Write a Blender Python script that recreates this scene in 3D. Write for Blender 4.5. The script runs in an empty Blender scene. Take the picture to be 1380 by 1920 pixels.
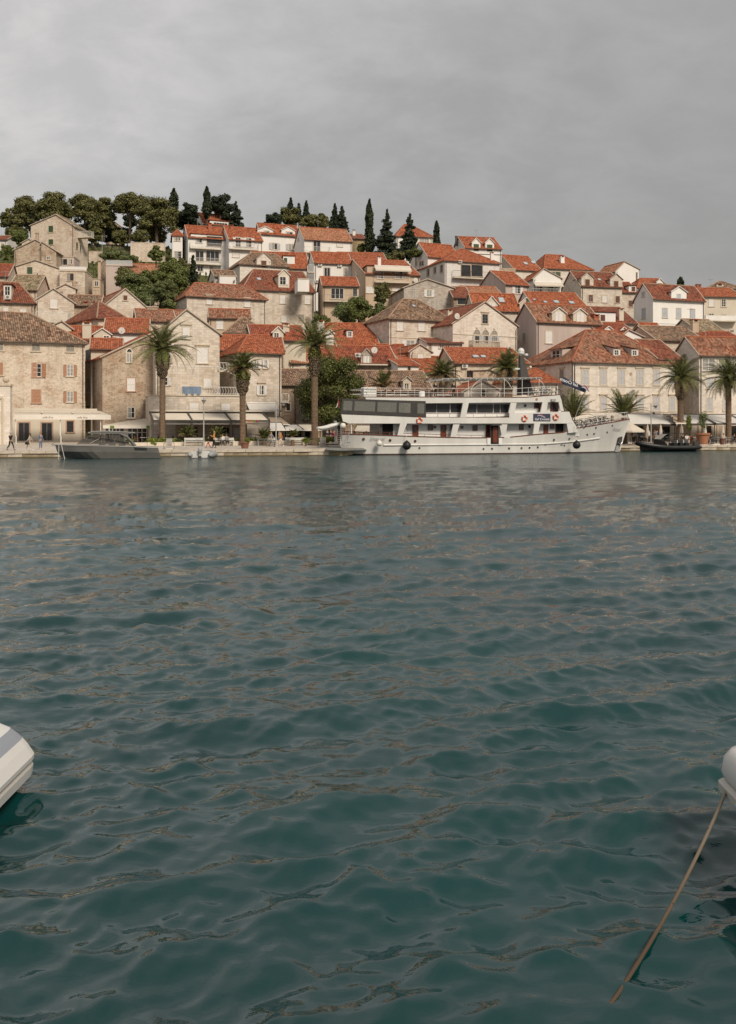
import bpy, math, random
import numpy as np
from mathutils import Vector, Matrix
random.seed(7)
scn = bpy.context.scene
COL = scn.collection
R = math.radians
F, CX, HY, CZ = 1867.0, 690.0, 800.0, 2.9     # focal length in photo pixels, principal column, horizon row, eye height

# ---------------- camera
cam_d = bpy.data.cameras.new('camera'); cam = bpy.data.objects.new('camera', cam_d); COL.objects.link(cam)
cam_d.sensor_fit = 'VERTICAL'; cam_d.sensor_height = 36.0; cam_d.sensor_width = 36.0*1380/1920
cam_d.lens = 36.0*F/1920; cam_d.shift_y = -(960-HY)/1920
cam_d.clip_start = .1; cam_d.clip_end = 5000
cam.location = (0, 0, CZ); cam.rotation_euler = (R(90), 0, 0)
scn.camera = cam

# ---------------- sky
SUN_EL, SUN_AZ = R(40), R(30)      # sun behind the camera to its right, veiled by cloud
world = bpy.data.worlds.new('World'); scn.world = world; world.use_nodes = True
wt = world.node_tree; wt.nodes.clear()
def N(t, typ, **kw):
    n = t.nodes.new(typ)
    for k, v in kw.items():
        if k.startswith('i_'): n.inputs[k[2:].replace('_', ' ')].default_value = v
        else: setattr(n, k, v)
    return n
def mathn(t, op, a, b=None, c=None, clamp=False):
    n = t.nodes.new('ShaderNodeMath'); n.operation = op; n.use_clamp = clamp
    for i, x in enumerate((a, b, c)):
        if x is None: continue
        if isinstance(x, (int, float)): n.inputs[i].default_value = x
        else: t.links.new(x, n.inputs[i])
    return n.outputs[0]
def ramp(t, fac, stops, interp='LINEAR'):
    n = t.nodes.new('ShaderNodeValToRGB'); n.color_ramp.interpolation = interp
    e = n.color_ramp.elements
    while len(e) < len(stops): e.new(.5)
    for i, (p, c) in enumerate(stops):
        e[i].position = p; e[i].color = (c[0], c[1], c[2], 1) if not isinstance(c, (int, float)) else (c, c, c, 1)
    t.links.new(fac, n.inputs[0]); return n.outputs[0]
def mixc(t, fac, a, b, mode='MIX'):
    n = t.nodes.new('ShaderNodeMix'); n.data_type = 'RGBA'; n.blend_type = mode
    for s, x in ((0, fac), (6, a), (7, b)):
        if isinstance(x, (int, float)): n.inputs[s].default_value = x
        elif isinstance(x, (tuple, list)): n.inputs[s].default_value = (x[0], x[1], x[2], 1)
        else: t.links.new(x, n.inputs[s])
    return n.outputs[2]
sky = N(wt, 'ShaderNodeTexSky', sky_type='NISHITA'); sky.sun_disc = False
sky.sun_elevation = SUN_EL; sky.sun_rotation = R(180) - SUN_AZ; sky.air_density = 1.5; sky.dust_density = 3
tc = N(wt, 'ShaderNodeTexCoord'); sep = N(wt, 'ShaderNodeSeparateXYZ'); wt.links.new(tc.outputs['Generated'], sep.inputs[0])
zc = mathn(wt, 'MAXIMUM', sep.outputs[2], 0.0)
den = mathn(wt, 'ADD', zc, 0.42)
cb = N(wt, 'ShaderNodeCombineXYZ')
wt.links.new(mathn(wt, 'DIVIDE', sep.outputs[0], den), cb.inputs[0])
wt.links.new(mathn(wt, 'DIVIDE', sep.outputs[1], den), cb.inputs[1])
def noise(t, vec, scale, detail=4, rough=.55, dist=0.0):
    n = N(t, 'ShaderNodeTexNoise'); n.inputs['Scale'].default_value = scale; n.inputs['Detail'].default_value = detail
    n.inputs['Roughness'].default_value = rough; n.inputs['Distortion'].default_value = dist
    if vec is not None: t.links.new(vec, n.inputs['Vector'])
    return n
mp = N(wt, 'ShaderNodeMapping'); mp.inputs['Location'].default_value = (1.35, .4, 0); mp.inputs['Scale'].default_value = (1, 1.25, 1)
wt.links.new(cb.outputs[0], mp.inputs[0])
n1 = noise(wt, mp.outputs[0], 1.6, 3, .5, .3); n2 = noise(wt, mp.outputs[0], 8.5, 6, .6, .3)
band = ramp(wt, n1.outputs[0], [(.36, 0), (.62, 1)], 'EASE')
det = ramp(wt, n2.outputs[0], [(.32, 0), (.72, 1)], 'EASE')
# bank of paler broken cloud (left of the view) against smoother, greyer cloud (right)
side = mathn(wt, 'MULTIPLY_ADD', sep.outputs[0], -1.15, .42, clamp=True)
tex = mathn(wt, 'MULTIPLY_ADD', det, .07, mathn(wt, 'MULTIPLY', band, .09))
lum = mathn(wt, 'ADD', mathn(wt, 'MULTIPLY', tex, mathn(wt, 'MULTIPLY_ADD', side, .85, .25)), mathn(wt, 'MULTIPLY_ADD', side, .05, .205))
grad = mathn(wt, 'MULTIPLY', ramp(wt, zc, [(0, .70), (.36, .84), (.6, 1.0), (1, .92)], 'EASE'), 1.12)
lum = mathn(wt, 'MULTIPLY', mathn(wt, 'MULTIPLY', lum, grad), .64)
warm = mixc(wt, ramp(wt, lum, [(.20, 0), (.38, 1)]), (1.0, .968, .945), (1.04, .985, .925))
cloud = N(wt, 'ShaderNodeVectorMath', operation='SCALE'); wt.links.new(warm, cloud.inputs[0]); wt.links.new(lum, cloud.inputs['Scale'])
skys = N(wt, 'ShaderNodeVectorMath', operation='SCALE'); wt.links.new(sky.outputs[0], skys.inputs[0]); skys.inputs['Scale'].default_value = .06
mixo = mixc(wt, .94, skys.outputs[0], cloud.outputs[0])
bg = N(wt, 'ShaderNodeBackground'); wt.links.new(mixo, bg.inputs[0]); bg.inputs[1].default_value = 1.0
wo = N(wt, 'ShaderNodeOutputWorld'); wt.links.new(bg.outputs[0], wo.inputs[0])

# ---------------- sun through cloud
sd = bpy.data.lights.new('sun', 'SUN'); sd.energy = 1.15; sd.angle = R(16); sd.color = (1, .89, .74)
so = bpy.data.objects.new('sun', sd); COL.objects.link(so)
sdir = Vector((math.sin(SUN_AZ)*math.cos(SUN_EL), -math.cos(SUN_AZ)*math.cos(SUN_EL), math.sin(SUN_EL)))
so.rotation_euler = sdir.to_track_quat('Z', 'Y').to_euler(); so.location = (60, -60, 120)
vs = scn.view_settings; scn.display_settings.display_device = 'sRGB'
vs.view_transform = 'Standard'; vs.look = 'None'; vs.gamma = 1; vs.exposure = 1.5; vs.use_curve_mapping = False
scn.cycles.max_bounces = 5; scn.cycles.diffuse_bounces = 2; scn.cycles.glossy_bounces = 3
scn.cycles.transmission_bounces = 3; scn.cycles.transparent_max_bounces = 6

# ---------------- materials
MATS = {}
def newmat(name):
    m = bpy.data.materials.new(name); m.use_nodes = True
    t = m.node_tree; b = t.nodes['Principled BSDF']; return m, t, b
def plain(name, col, rough=.7, var=.12, scale=1.5, metal=0.0, spec=.35, bump=0.0, coords='Object', streak=False):
    if name in MATS: return MATS[name]
    m, t, b = newmat(name)
    b.inputs['Roughness'].default_value = rough; b.inputs['Metallic'].default_value = metal
    b.inputs['Specular IOR Level'].default_value = spec
    tcn = N(t, 'ShaderNodeTexCoord')
    vec = tcn.outputs[coords]
    if streak:
        mpn = N(t, 'ShaderNodeMapping'); mpn.inputs['Scale'].default_value = (1, 1, .22); t.links.new(vec, mpn.inputs[0]); vec = mpn.outputs[0]
    n = noise(t, vec, scale, 5, .65)
    dark = tuple(c*(1-var*1.6) for c in col); lite = tuple(min(1, c*(1+var)) for c in col)
    c = ramp(t, n.outputs[0], [(.3, dark), (.7, lite)])
    t.links.new(c, b.inputs['Base Color'])
    if bump:
        bn = N(t, 'ShaderNodeBump'); bn.inputs['Strength'].default_value = bump; bn.inputs['Distance'].default_value = .02
        n2 = noise(t, tcn.outputs[coords], scale*8, 3); t.links.new(n2.outputs[0], bn.inputs['Height']); t.links.new(bn.outputs[0], b.inputs['Normal'])
    MATS[name] = m; return m
def stone(name, c1, c2, mortar, kind='rubble', sc=1.0, stain=(.22, .13, .07), stain_amt=.55, patch=.5):
    c1, c2, mortar = (tuple(min(.82, x*(1.12, 1.14, 1.20)[i]) for i, x in enumerate(q)) for q in (c1, tuple(a*.12+b*.88 for a, b in zip(c1, c2)), mortar))
    m, t, b = newmat(name); b.inputs['Roughness'].default_value = .9; b.inputs['Specular IOR Level'].default_value = .15
    uv = N(t, 'ShaderNodeUVMap'); oi = N(t, 'ShaderNodeObjectInfo')
    off = N(t, 'ShaderNodeVectorMath', operation='SCALE'); cbn = N(t, 'ShaderNodeCombineXYZ')
    t.links.new(oi.outputs['Random'], cbn.inputs[0]); t.links.new(oi.outputs['Random'], cbn.inputs[1])
    t.links.new(cbn.outputs[0], off.inputs[0]); off.inputs['Scale'].default_value = 37
    ad = N(t, 'ShaderNodeVectorMath', operation='ADD'); t.links.new(uv.outputs[0], ad.inputs[0]); t.links.new(off.outputs[0], ad.inputs[1])
    vec = ad.outputs[0]
    nd = noise(t, vec, 1.3/sc, 2)
    wob = N(t, 'ShaderNodeVectorMath', operation='SCALE'); t.links.new(nd.outputs['Color'], wob.inputs[0]); wob.inputs['Scale'].default_value = .16*sc
    v2 = N(t, 'ShaderNodeVectorMath', operation='ADD'); t.links.new(vec, v2.inputs[0]); t.links.new(wob.outputs[0], v2.inputs[1])
    if kind == 'rubble':
        mpn = N(t, 'ShaderNodeMapping'); mpn.inputs['Scale'].default_value = (3.5/sc, 5.2/sc, 1); t.links.new(v2.outputs[0], mpn.inputs[0])
        vo = N(t, 'ShaderNodeTexVoronoi'); vo.voronoi_dimensions = '2D'; t.links.new(mpn.outputs[0], vo.inputs['Vector']); vo.inputs['Scale'].default_value = 1
        ve = N(t, 'ShaderNodeTexVoronoi'); ve.voronoi_dimensions = '2D'; ve.feature = 'DISTANCE_TO_EDGE'; t.links.new(mpn.outputs[0], ve.inputs['Vector']); ve.inputs['Scale'].default_value = 1
        s2 = N(t, 'ShaderNodeSeparateColor'); t.links.new(vo.outputs['Color'], s2.inputs[0])
        rnd = s2.outputs[0]; edge = ramp(t, ve.outputs['Distance'], [(.03, 1), (.12, 0)])
    else:
        br = N(t, 'ShaderNodeTexBrick'); br.offset = .5; br.inputs['Scale'].default_value = 1
        br.inputs['Brick Width'].default_value = .52*sc; br.inputs['Row Height'].default_value = .27*sc; br.inputs['Mortar Size'].default_value = .014*sc
        br.inputs['Mortar Smooth'].default_value = .6; br.inputs['Color1'].default_value = (0, 0, 0, 1); br.inputs['Color2'].default_value = (1, 1, 1, 1)
        br.inputs['Mortar'].default_value = (.5, .5, .5, 1)
        w2 = N(t, 'ShaderNodeVectorMath', operation='SCALE'); t.links.new(nd.outputs['Color'], w2.inputs[0]); w2.inputs['Scale'].default_value = .05*sc
        v3 = N(t, 'ShaderNodeVectorMath', operation='ADD'); t.links.new(vec, v3.inputs[0]); t.links.new(w2.outputs[0], v3.inputs[1])
        t.links.new(v3.outputs[0], br.inputs['Vector'])
        s2 = N(t, 'ShaderNodeSeparateColor'); t.links.new(br.outputs['Color'], s2.inputs[0]); rnd = s2.outputs[0]; edge = br.outputs['Fac']
    col = ramp(t, rnd, [(.0, c2), (.45, tuple((a+b_)/2 for a, b_ in zip(c1, c2))), (1, c1)])
    fine = noise(t, vec, 9, 4)
    col = mixc(t, .22, col, ramp(t, fine.outputs[0], [(.3, (.35, .33, .3)), (.7, (1, 1, 1))]), 'MULTIPLY')
    col = mixc(t, edge, col, mortar)
    big = noise(t, vec, .33, 4, .6, .4)
    sm = ramp(t, big.outputs[0], [(.48, 0), (.70, stain_amt)])
    tc_ = ramp(t, rnd, [(0, stain), (1, tuple(min(1, s*2.1) for s in stain))])
    col = mixc(t, sm, col, tc_)
    pn = noise(t, vec, .42, 3, .55, .8); pm = ramp(t, pn.outputs['Color'], [(.64, 0), (.67, patch)]); pt = noise(t, vec, 2.2, 4)
    col = mixc(t, pm, col, ramp(t, pt.outputs[0], [(.3, tuple(x*.85 for x in mortar)), (.7, tuple(min(.8, x*1.12) for x in c1))]))
    dn = N(t, 'ShaderNodeMapping'); dn.inputs['Scale'].default_value = (1.6, .12, 1); t.links.new(vec, dn.inputs[0]); ds = noise(t, dn.outputs[0], 1.0, 4)
    col = mixc(t, ramp(t, ds.outputs[0], [(.52, 0), (.72, .35)]), col, tuple(x*.5 for x in c2))
    t.links.new(col, b.inputs['Base Color'])
    hgt = mathn(t, 'SUBTRACT', mathn(t, 'MULTIPLY', rnd, .5), edge)
    bn = N(t, 'ShaderNodeBump'); bn.inputs['Strength'].default_value = .5; bn.inputs['Distance'].default_value = .045
    t.links.new(hgt, bn.inputs['Height']); t.links.new(bn.outputs[0], b.inputs['Normal'])
    MATS[name] = m; return m
def tiles(name, c1, c2, c3, moss=(.12, .10, .07), moss_amt=.5, cw=.26, ch=.42):
    m, t, b = newmat(name); b.inputs['Roughness'].default_value = .85; b.inputs['Specular IOR Level'].default_value = .2
    uv = N(t, 'ShaderNodeUVMap'); sp = N(t, 'ShaderNodeSeparateXYZ'); t.links.new(uv.outputs[0], sp.inputs[0])
    u = mathn(t, 'DIVIDE', sp.outputs[0], cw); v = mathn(t, 'DIVIDE', sp.outputs[1], ch)
    fu, fv = mathn(t, 'FLOOR', u), mathn(t, 'FLOOR', v)
    c = N(t, 'ShaderNodeCombineXYZ'); t.links.new(fu, c.inputs[0]); t.links.new(fv, c.inputs[1])
    oi = N(t, 'ShaderNodeObjectInfo'); t.links.new(mathn(t, 'MULTIPLY', oi.outputs['Random'], 91), c.inputs[2])
    wn = N(t, 'ShaderNodeTexWhiteNoise'); t.links.new(c.outputs[0], wn.inputs['Vector'])
    col = ramp(t, wn.outputs['Value'], [(0, c3), (.35, c1), (.75, c2), (1, tuple(min(1, x*1.35) for x in c2))])
    cu = N(t, 'ShaderNodeVectorMath', operation='ADD'); t.links.new(uv.outputs[0], cu.inputs[0]); t.links.new(c.outputs[0], cu.inputs[1]); cu.inputs[1].default_value = (0, 0, 0)
    big = noise(t, uv.outputs[0], .45, 5, .65, .3)
    col = mixc(t, ramp(t, big.outputs[0], [(.42, 0), (.68, moss_amt)]), col, moss)
    # gaps between barrel tiles get a darker colour
    rib = mathn(t, 'ABSOLUTE', mathn(t, 'SINE', mathn(t, 'MULTIPLY', u, math.pi)))
    gap = ramp(t, rib, [(.0, .9), (.45, 0)])
    col = mixc(t, gap, col, tuple(x*.35 for x in c3))
    t.links.new(col, b.inputs['Base Color'])
    fr = mathn(t, 'SUBTRACT', 1.0, mathn(t, 'FRACT', v))
    h = mathn(t, 'ADD', mathn(t, 'MULTIPLY', rib, .05), mathn(t, 'MULTIPLY', fr, .03))
    bn = N(t, 'ShaderNodeBump'); bn.inputs['Strength'].default_value = 1; bn.inputs['Distance'].default_value = 1.0
    t.links.new(h, bn.inputs['Height']); t.links.new(bn.outputs[0], b.inputs['Normal'])
    MATS[name] = m; return m
def leafmat(name, dark, lite, rough=.6):
    m, t, b = newmat(name); b.inputs['Roughness'].default_value = rough; b.inputs['Specular IOR Level'].default_value = .25
    tcn = N(t, 'ShaderNodeTexCoord'); n = noise(t, tcn.outputs['Object'], .55, 4, .7)
    g = N(t, 'ShaderNodeNewGeometry')
    f = mathn(t, 'MULTIPLY_ADD', g.outputs['Random Per Island'], .5, mathn(t, 'MULTIPLY', n.outputs[0], .7))
    t.links.new(ramp(t, f, [(.3, dark), (.85, lite)]), b.inputs['Base Color'])
    MATS[name] = m; return m
stone('rubble', (.66, .555, .43), (.45, .355, .26), (.62, .53, .42), 'rubble', 1.0)
stone('rubble_dark', (.36, .27, .19), (.17, .115, .075), (.30, .235, .175), 'rubble', 1.1, stain_amt=.7)
stone('rubble_brown', (.52, .41, .30), (.31, .22, .145), (.50, .41, .31), 'rubble', 1.15, stain=(.17, .095, .05), stain_amt=.75)
stone('ashlar', (.66, .58, .475), (.49, .415, .325), (.47, .40, .32), 'ashlar', 1.1, stain_amt=.35)
stone('ashlar_pale', (.72, .645, .55), (.58, .505, .41), (.54, .475, .39), 'ashlar', 1.0, stain=(.34, .24, .16), stain_amt=.30)
stone('ashlar_grey', (.50, .44, .37), (.31, .265, .21), (.34, .29, .235), 'ashlar', 1.25, stain_amt=.35)
stone('brick_white', (.70, .655, .60), (.62, .57, .51), (.50, .455, .40), 'ashlar', .9, stain=(.45, .37, .3), stain_amt=.12)
tiles('tile_orange', (.30, .084, .036), (.37, .118, .056), (.19, .048, .023), moss_amt=.15)
tiles('tile_red', (.24, .062, .031), (.30, .086, .044), (.14, .035, .020), moss_amt=.2)
tiles('tile_rust', (.20, .060, .034), (.27, .092, .052), (.10, .030, .020), moss=(.15, .085, .06), moss_amt=.6)
tiles('tile_brown', (.19, .112, .072), (.30, .19, .125), (.075, .042, .028), moss=(.15, .12, .085), moss_amt=.65)
tiles('tile_mixed', (.25, .090, .048), (.34, .16, .10), (.10, .044, .028), moss=(.20, .15, .10), moss_amt=.55)
tiles('tile_moss', (.27, .19, .12), (.36, .27, .18), (.12, .09, .055), moss=(.13, .125, .06), moss_amt=.75)
tiles('tile_pale', (.34, .145, .078), (.40, .19, .11), (.24, .095, .052), moss_amt=.15)
plain('plaster_white', (.76, .73, .69), .85, .06, .5, streak=True)
plain('plaster_cream', (.60, .53, .43), .85, .07, .5, streak=True)
plain('plaster_pink', (.50, .41, .365), .9, .10, .45, streak=True)
plain('plaster_beige', (.52, .40, .29), .9, .10, .5, streak=True)
plain('plaster_ochre', (.40, .30, .17), .9, .10, .5, streak=True)
plain('plaster_brown', (.38, .285, .205), .9, .16, .6, streak=True)
plain('stone_trim', (.55, .455, .35), .85, .12, 2.5)
plain('stone_pink', (.44, .28, .20), .85, .14, 2.5)
plain('corbel', (.62, .54, .44), .85, .1, 3)
plain('shutter_white', (.70, .67, .64), .6, .05, 2)
plain('shutter_grey', (.47, .46, .46), .65, .08, 2)
plain('shutter_blue', (.42, .46, .50), .65, .08, 2)
plain('shutter_green', (.05, .085, .04), .6, .15, 2)
plain('shutter_brown', (.12, .05, .03), .6, .15, 2)
plain('shutter_wood', (.40, .20, .115), .6, .15, 4)
plain('shutter_weathered', (.30, .27, .23), .8, .2, 5)
plain('frame_white', (.74, .71, .66), .5, .04, 2)
plain('frame_brown', (.16, .07, .04), .5, .1, 2)
plain('frame_grey', (.17, .165, .16), .5, .1, 2)
plain('curtain', (.30, .285, .265), .35, .25, 1.2, spec=.6)
plain('glass_dark', (.022, .022, .024), .12, .4, .8, spec=.8)
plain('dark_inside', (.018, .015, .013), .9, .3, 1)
plain('gutter', (.10, .075, .06), .6, .15, 2)
plain('ridge_tile', (.36, .12, .06), .85, .2, 4)
plain('ridge_brown', (.34, .22, .15), .85, .25, 4)
plain('verge', (.44, .37, .30), .85, .12, 3)
plain('metal_white', (.76, .74, .70), .4, .04, 2)
plain('metal_grey', (.34, .34, .33), .45, .1, 2)
plain('metal_dark', (.055, .05, .047), .5, .15, 2)
plain('awning_cream', (.56, .50, .42), .85, .05, .6)
plain('awning_white', (.58, .55, .51), .85, .04, .6)
plain('awning_tan', (.40, .31, .22), .85, .08, .6)
plain('ac_case', (.60, .57, .52), .5, .06, 2)
plain('brick_chimney', (.38, .13, .075), .85, .2, 4)

# ---------------- mesh builder
class MB:
    def __init__(s): s.v = []; s.f = []; s.m = []; s.mats = []
    def mi(s, mat):
        if mat not in s.mats: s.mats.append(mat)
        return s.mats.index(mat)
    def poly(s, pts, mat):
        b = len(s.v); s.v += [tuple(p) for p in pts]; s.f.append(tuple(range(b, b+len(pts)))); s.m.append(s.mi(mat))
    def faces(s, vs, fs, mat):
        b = len(s.v); s.v += [tuple(p) for p in vs]; k = s.mi(mat)
        for f in fs: s.f.append(tuple(b+i for i in f)); s.m.append(k)
    def box(s, x0, x1, y0, y1, z0, z1, mat, M=None):
        vs = [(x0, y0, z0), (x1, y0, z0), (x1, y1, z0), (x0, y1, z0), (x0, y0, z1), (x1, y0, z1), (x1, y1, z1), (x0, y1, z1)]
        if M is not None: vs = [tuple(M @ Vector(p)) for p in vs]
        s.faces(vs, [(0, 3, 2, 1), (4, 5, 6, 7), (0, 1, 5, 4), (1, 2, 6, 5), (2, 3, 7, 6), (3, 0, 4, 7)], mat)
    def prism(s, pts, d, mat):          # closed polygon of 3D points pushed along vector d
        n = len(pts); d = Vector(d); a = [Vector(p) for p in pts]; b = [p+d for p in a]
        s.faces(a+b, [tuple(range(n))[::-1], tuple(range(n, 2*n))] + [(i, (i+1) % n, n+(i+1) % n, n+i) for i in range(n)], mat)
    def tube(s, path, rad, mat, n=6, cap=True):
        path = [Vector(p) for p in path]
        if isinstance(rad, (int, float)): rad = [rad]*len(path)
        vs = []; fs = []; prev = None
        for i, p in enumerate(path):
            d = (path[min(i+1, len(path)-1)] - path[max(i-1, 0)]).normalized()
            if prev is None:
                a = Vector((0, 0, 1)) if abs(d.z) < .9 else Vector((1, 0, 0)); x = d.cross(a).normalized()
            else: x = (prev - d*prev.dot(d)).normalized()
            prev = x; y = d.cross(x)
            for j in range(n):
                an = 2*math.pi*j/n; vs.append(p + (x*math.cos(an)+y*math.sin(an))*rad[i])
        for i in range(len(path)-1):
            for j in range(n): fs.append((i*n+j, i*n+(j+1) % n, (i+1)*n+(j+1) % n, (i+1)*n+j))
        if cap: fs.append(tuple(range(n))[::-1]); fs.append(tuple((len(path)-1)*n+j for j in range(n)))
        s.faces(vs, fs, mat)
    def lathe(s, prof, mat, n=12, c=(0, 0, 0), ax='z'):
        vs = []; fs = []
        for r, h in prof:
            for j in range(n):
                a = 2*math.pi*j/n; q = (r*math.cos(a), r*math.sin(a), h)
                if ax == 'y': q = (q[0], h, q[1])
                if ax == 'x': q = (h, q[0], q[1])
                vs.append((c[0]+q[0], c[1]+q[1], c[2]+q[2]))
        for i in range(len(prof)-1):
            for j in range(n): fs.append((i*n+j, i*n+(j+1) % n, (i+1)*n+(j+1) % n, (i+1)*n+j))
        fs.append(tuple(range(n))[::-1]); fs.append(tuple((len(prof)-1)*n+j for j in range(n)))
        s.faces(vs, fs, mat)
    def ball(s, c, r, mat, n=10, sq=(1, 1, 1)):
        k = n//2
        prof = [(math.sin(math.pi*i/k), -math.cos(math.pi*i/k)) for i in range(k+1)]
        vs = []; fs = []
        for a_, h in prof:
            a_ = max(a_, .01)
            for j in range(n):
                a = 2*math.pi*j/n; vs.append((c[0]+r*sq[0]*a_*math.cos(a), c[1]+r*sq[1]*a_*math.sin(a), c[2]+r*sq[2]*h))
        for i in range(k):
            for j in range(n): fs.append((i*n+j, i*n+(j+1) % n, (i+1)*n+(j+1) % n, (i+1)*n+j))
        s.faces(vs, fs, mat)
    def mesh(s, name, smooth=False, uv=True):
        me = bpy.data.meshes.new(name); me.from_pydata(s.v, [], s.f)
        for m in s.mats: me.materials.append(MATS[m])
        if len(s.mats) > 1: me.polygons.foreach_set('material_index', s.m)
        if smooth: me.polygons.foreach_set('use_smooth', [True]*len(s.f))
        if uv and s.f:
            lay = me.uv_layers.new(name='UVMap'); data = np.empty(len(me.loops)*2, np.float32); k = 0
            for f in s.f:
                p = [s.v[i] for i in f]; nx = ny = nz = 0.0      # Newell normal
                for i in range(len(p)):
                    a, b = p[i], p[(i+1) % len(p)]
                    nx += (a[1]-b[1])*(a[2]+b[2]); ny += (a[2]-b[2])*(a[0]+b[0]); nz += (a[0]-b[0])*(a[1]+b[1])
                l = math.sqrt(nx*nx+ny*ny+nz*nz) or 1; nx /= l; ny /= l; nz /= l
                h = math.hypot(nx, ny)
                if h < .02: tx, ty = 1.0, 0.0; bx, by, bz = 0.0, 1.0, 0.0
                else:
                    tx, ty = -ny/h, nx/h; bx, by, bz = -nz*nx/h, -nz*ny/h, h
                for q in p:
                    data[k] = q[0]*tx+q[1]*ty; data[k+1] = q[0]*bx+q[1]*by+q[2]*bz; k += 2
            lay.data.foreach_set('uv', data)
        me.update(); return me
def link(name, me, parent=None, loc=None, rot=None, **props):
    o = bpy.data.objects.new(name, me); COL.objects.link(o)
    if parent is not None: o.parent = parent
    if loc is not None: o.location = loc
    if rot is not None: o.rotation_euler = (0, 0, rot) if isinstance(rot, (int, float)) else rot
    for k, v in props.items(): o[k] = v
    return o
def thing(name, label, cat, loc=(0, 0, 0), rot=0, group=None, me=None):
    o = link(name, me, None, loc, rot); o['label'] = label; o['category'] = cat
    if group: o['group'] = group
    return o
def part(name, mb, parent, smooth=False, stuff=False, **kw):
    o = link(name, mb.mesh(name, smooth), parent, **kw)
    if stuff: o['kind'] = 'stuff'
    return o
def struct(name, me, **kw): return link(name, me, None, kind='structure', **kw)

# ---------------- survey: photo pixels <-> places
CROPS = {'0': (0, 0, 1), 'A': (0, 340, 3.943), 'B': (330, 340, 3.943), 'C': (660, 360, 3.943), 'D': (1000, 440, 3.6316),
         'E': (0, 590, 3.943), 'F': (330, 590, 3.943), 'G': (620, 620, 4.6), 'H': (900, 620, 4.6), 'I': (1080, 620, 4.6),
         'J': (0, 760, 6.273), 'K': (990, 690, 6.9), 'L': (595, 735, 9.2), 'M': (860, 640, 6.9), 'N': (310, 760, 6.273),
         'O': (500, 760, 8.625), 'Q': (180, 760, 7.667), 'S': (1150, 740, 6.0), 'T': (630, 700, 6.0)}
def at(px, py, Y): return Vector(((px-CX)/F*Y, Y, CZ-(py-HY)/F*Y))
class Frame:       # a vertical plane in the world: origin, heading; converts between photo pixels and metres on it
    def __init__(s, crop, px, Y, th, z0=0.0):
        s.c = CROPS[crop]; s.th = R(th); s.cs, s.sn = math.cos(s.th), math.sin(s.th)
        k = (s.px(px)-CX)/F; s.X0, s.Y0, s.z0 = k*Y, Y, z0
    def px(s, x): return s.c[0]+x/s.c[2]
    def py(s, y): return s.c[1]+y/s.c[2]
    def s_(s, x, t=0.0):
        k = (s.px(x)-CX)/F; X0, Y0 = s.X0-t*s.sn, s.Y0+t*s.cs
        return (k*Y0-X0)/(s.cs-k*s.sn)
    def Yat(s, a, t=0.0): return s.Y0+a*s.sn+t*s.cs
    def z_(s, y, a, t=0.0): return CZ-(s.py(y)-HY)/F*s.Yat(a, t)-s.z0
    def pt(s, x, y, t=0.0):
        a = s.s_(x, t); return (a, t, s.z_(y, a, t))
    def side(s, x, a0=0.0):          # depth on the side wall at local x=a0
        k = (s.px(x)-CX)/F; X0, Y0 = s.X0+a0*s.cs, s.Y0+a0*s.sn
        return (X0-k*Y0)/(s.sn+k*s.cs)
    def world(s, a, t, z): return (s.X0+a*s.cs-t*s.sn, s.Y0+a*s.sn+t*s.cs, z+s.z0)

# ---------------- ground heights
def quay_y(X):
    return 92.0+.27*(X+34.0) if X < -2.6 else 109.0+.275*(X+2.6)
_GY = [-1e3, 22, 31, 42, 55, 70, 90, 112, 135, 160, 215, 420]
_GZ = [1.1, 1.1, 1.4, 5.0, 10.5, 16.0, 22.5, 29.5, 38.5, 47.0, 52.0, 57.0]
def gz(X, Y):
    d = Y-(92.0+.27*(X+34.0)) if X < -2.6 else Y-(100.5+.27*(X+2.6))
    if d <= 22: return .62+.021*max(0, min(d, 22))
    z = float(np.interp(d, _GY, _GZ))
    q = X/Y; w = min(1, max(0, (q-.05)/.3)); w = w*w*(3-2*w)
    return 1.1+(z-1.1)*(1-.24*w)
def ground_at(px, py):               # where a photo pixel meets the ground
    lo, hi = 80.0, 400.0
    Y = lo
    while Y < hi:
        X = (px-CX)/F*Y; z = CZ-(py-HY)/F*Y
        if z <= gz(X, Y) and Y > quay_y(X): return Vector((X, Y, gz(X, Y)))
        Y += .1
    return Vector(((px-CX)/F*110, 110, 1))
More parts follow.
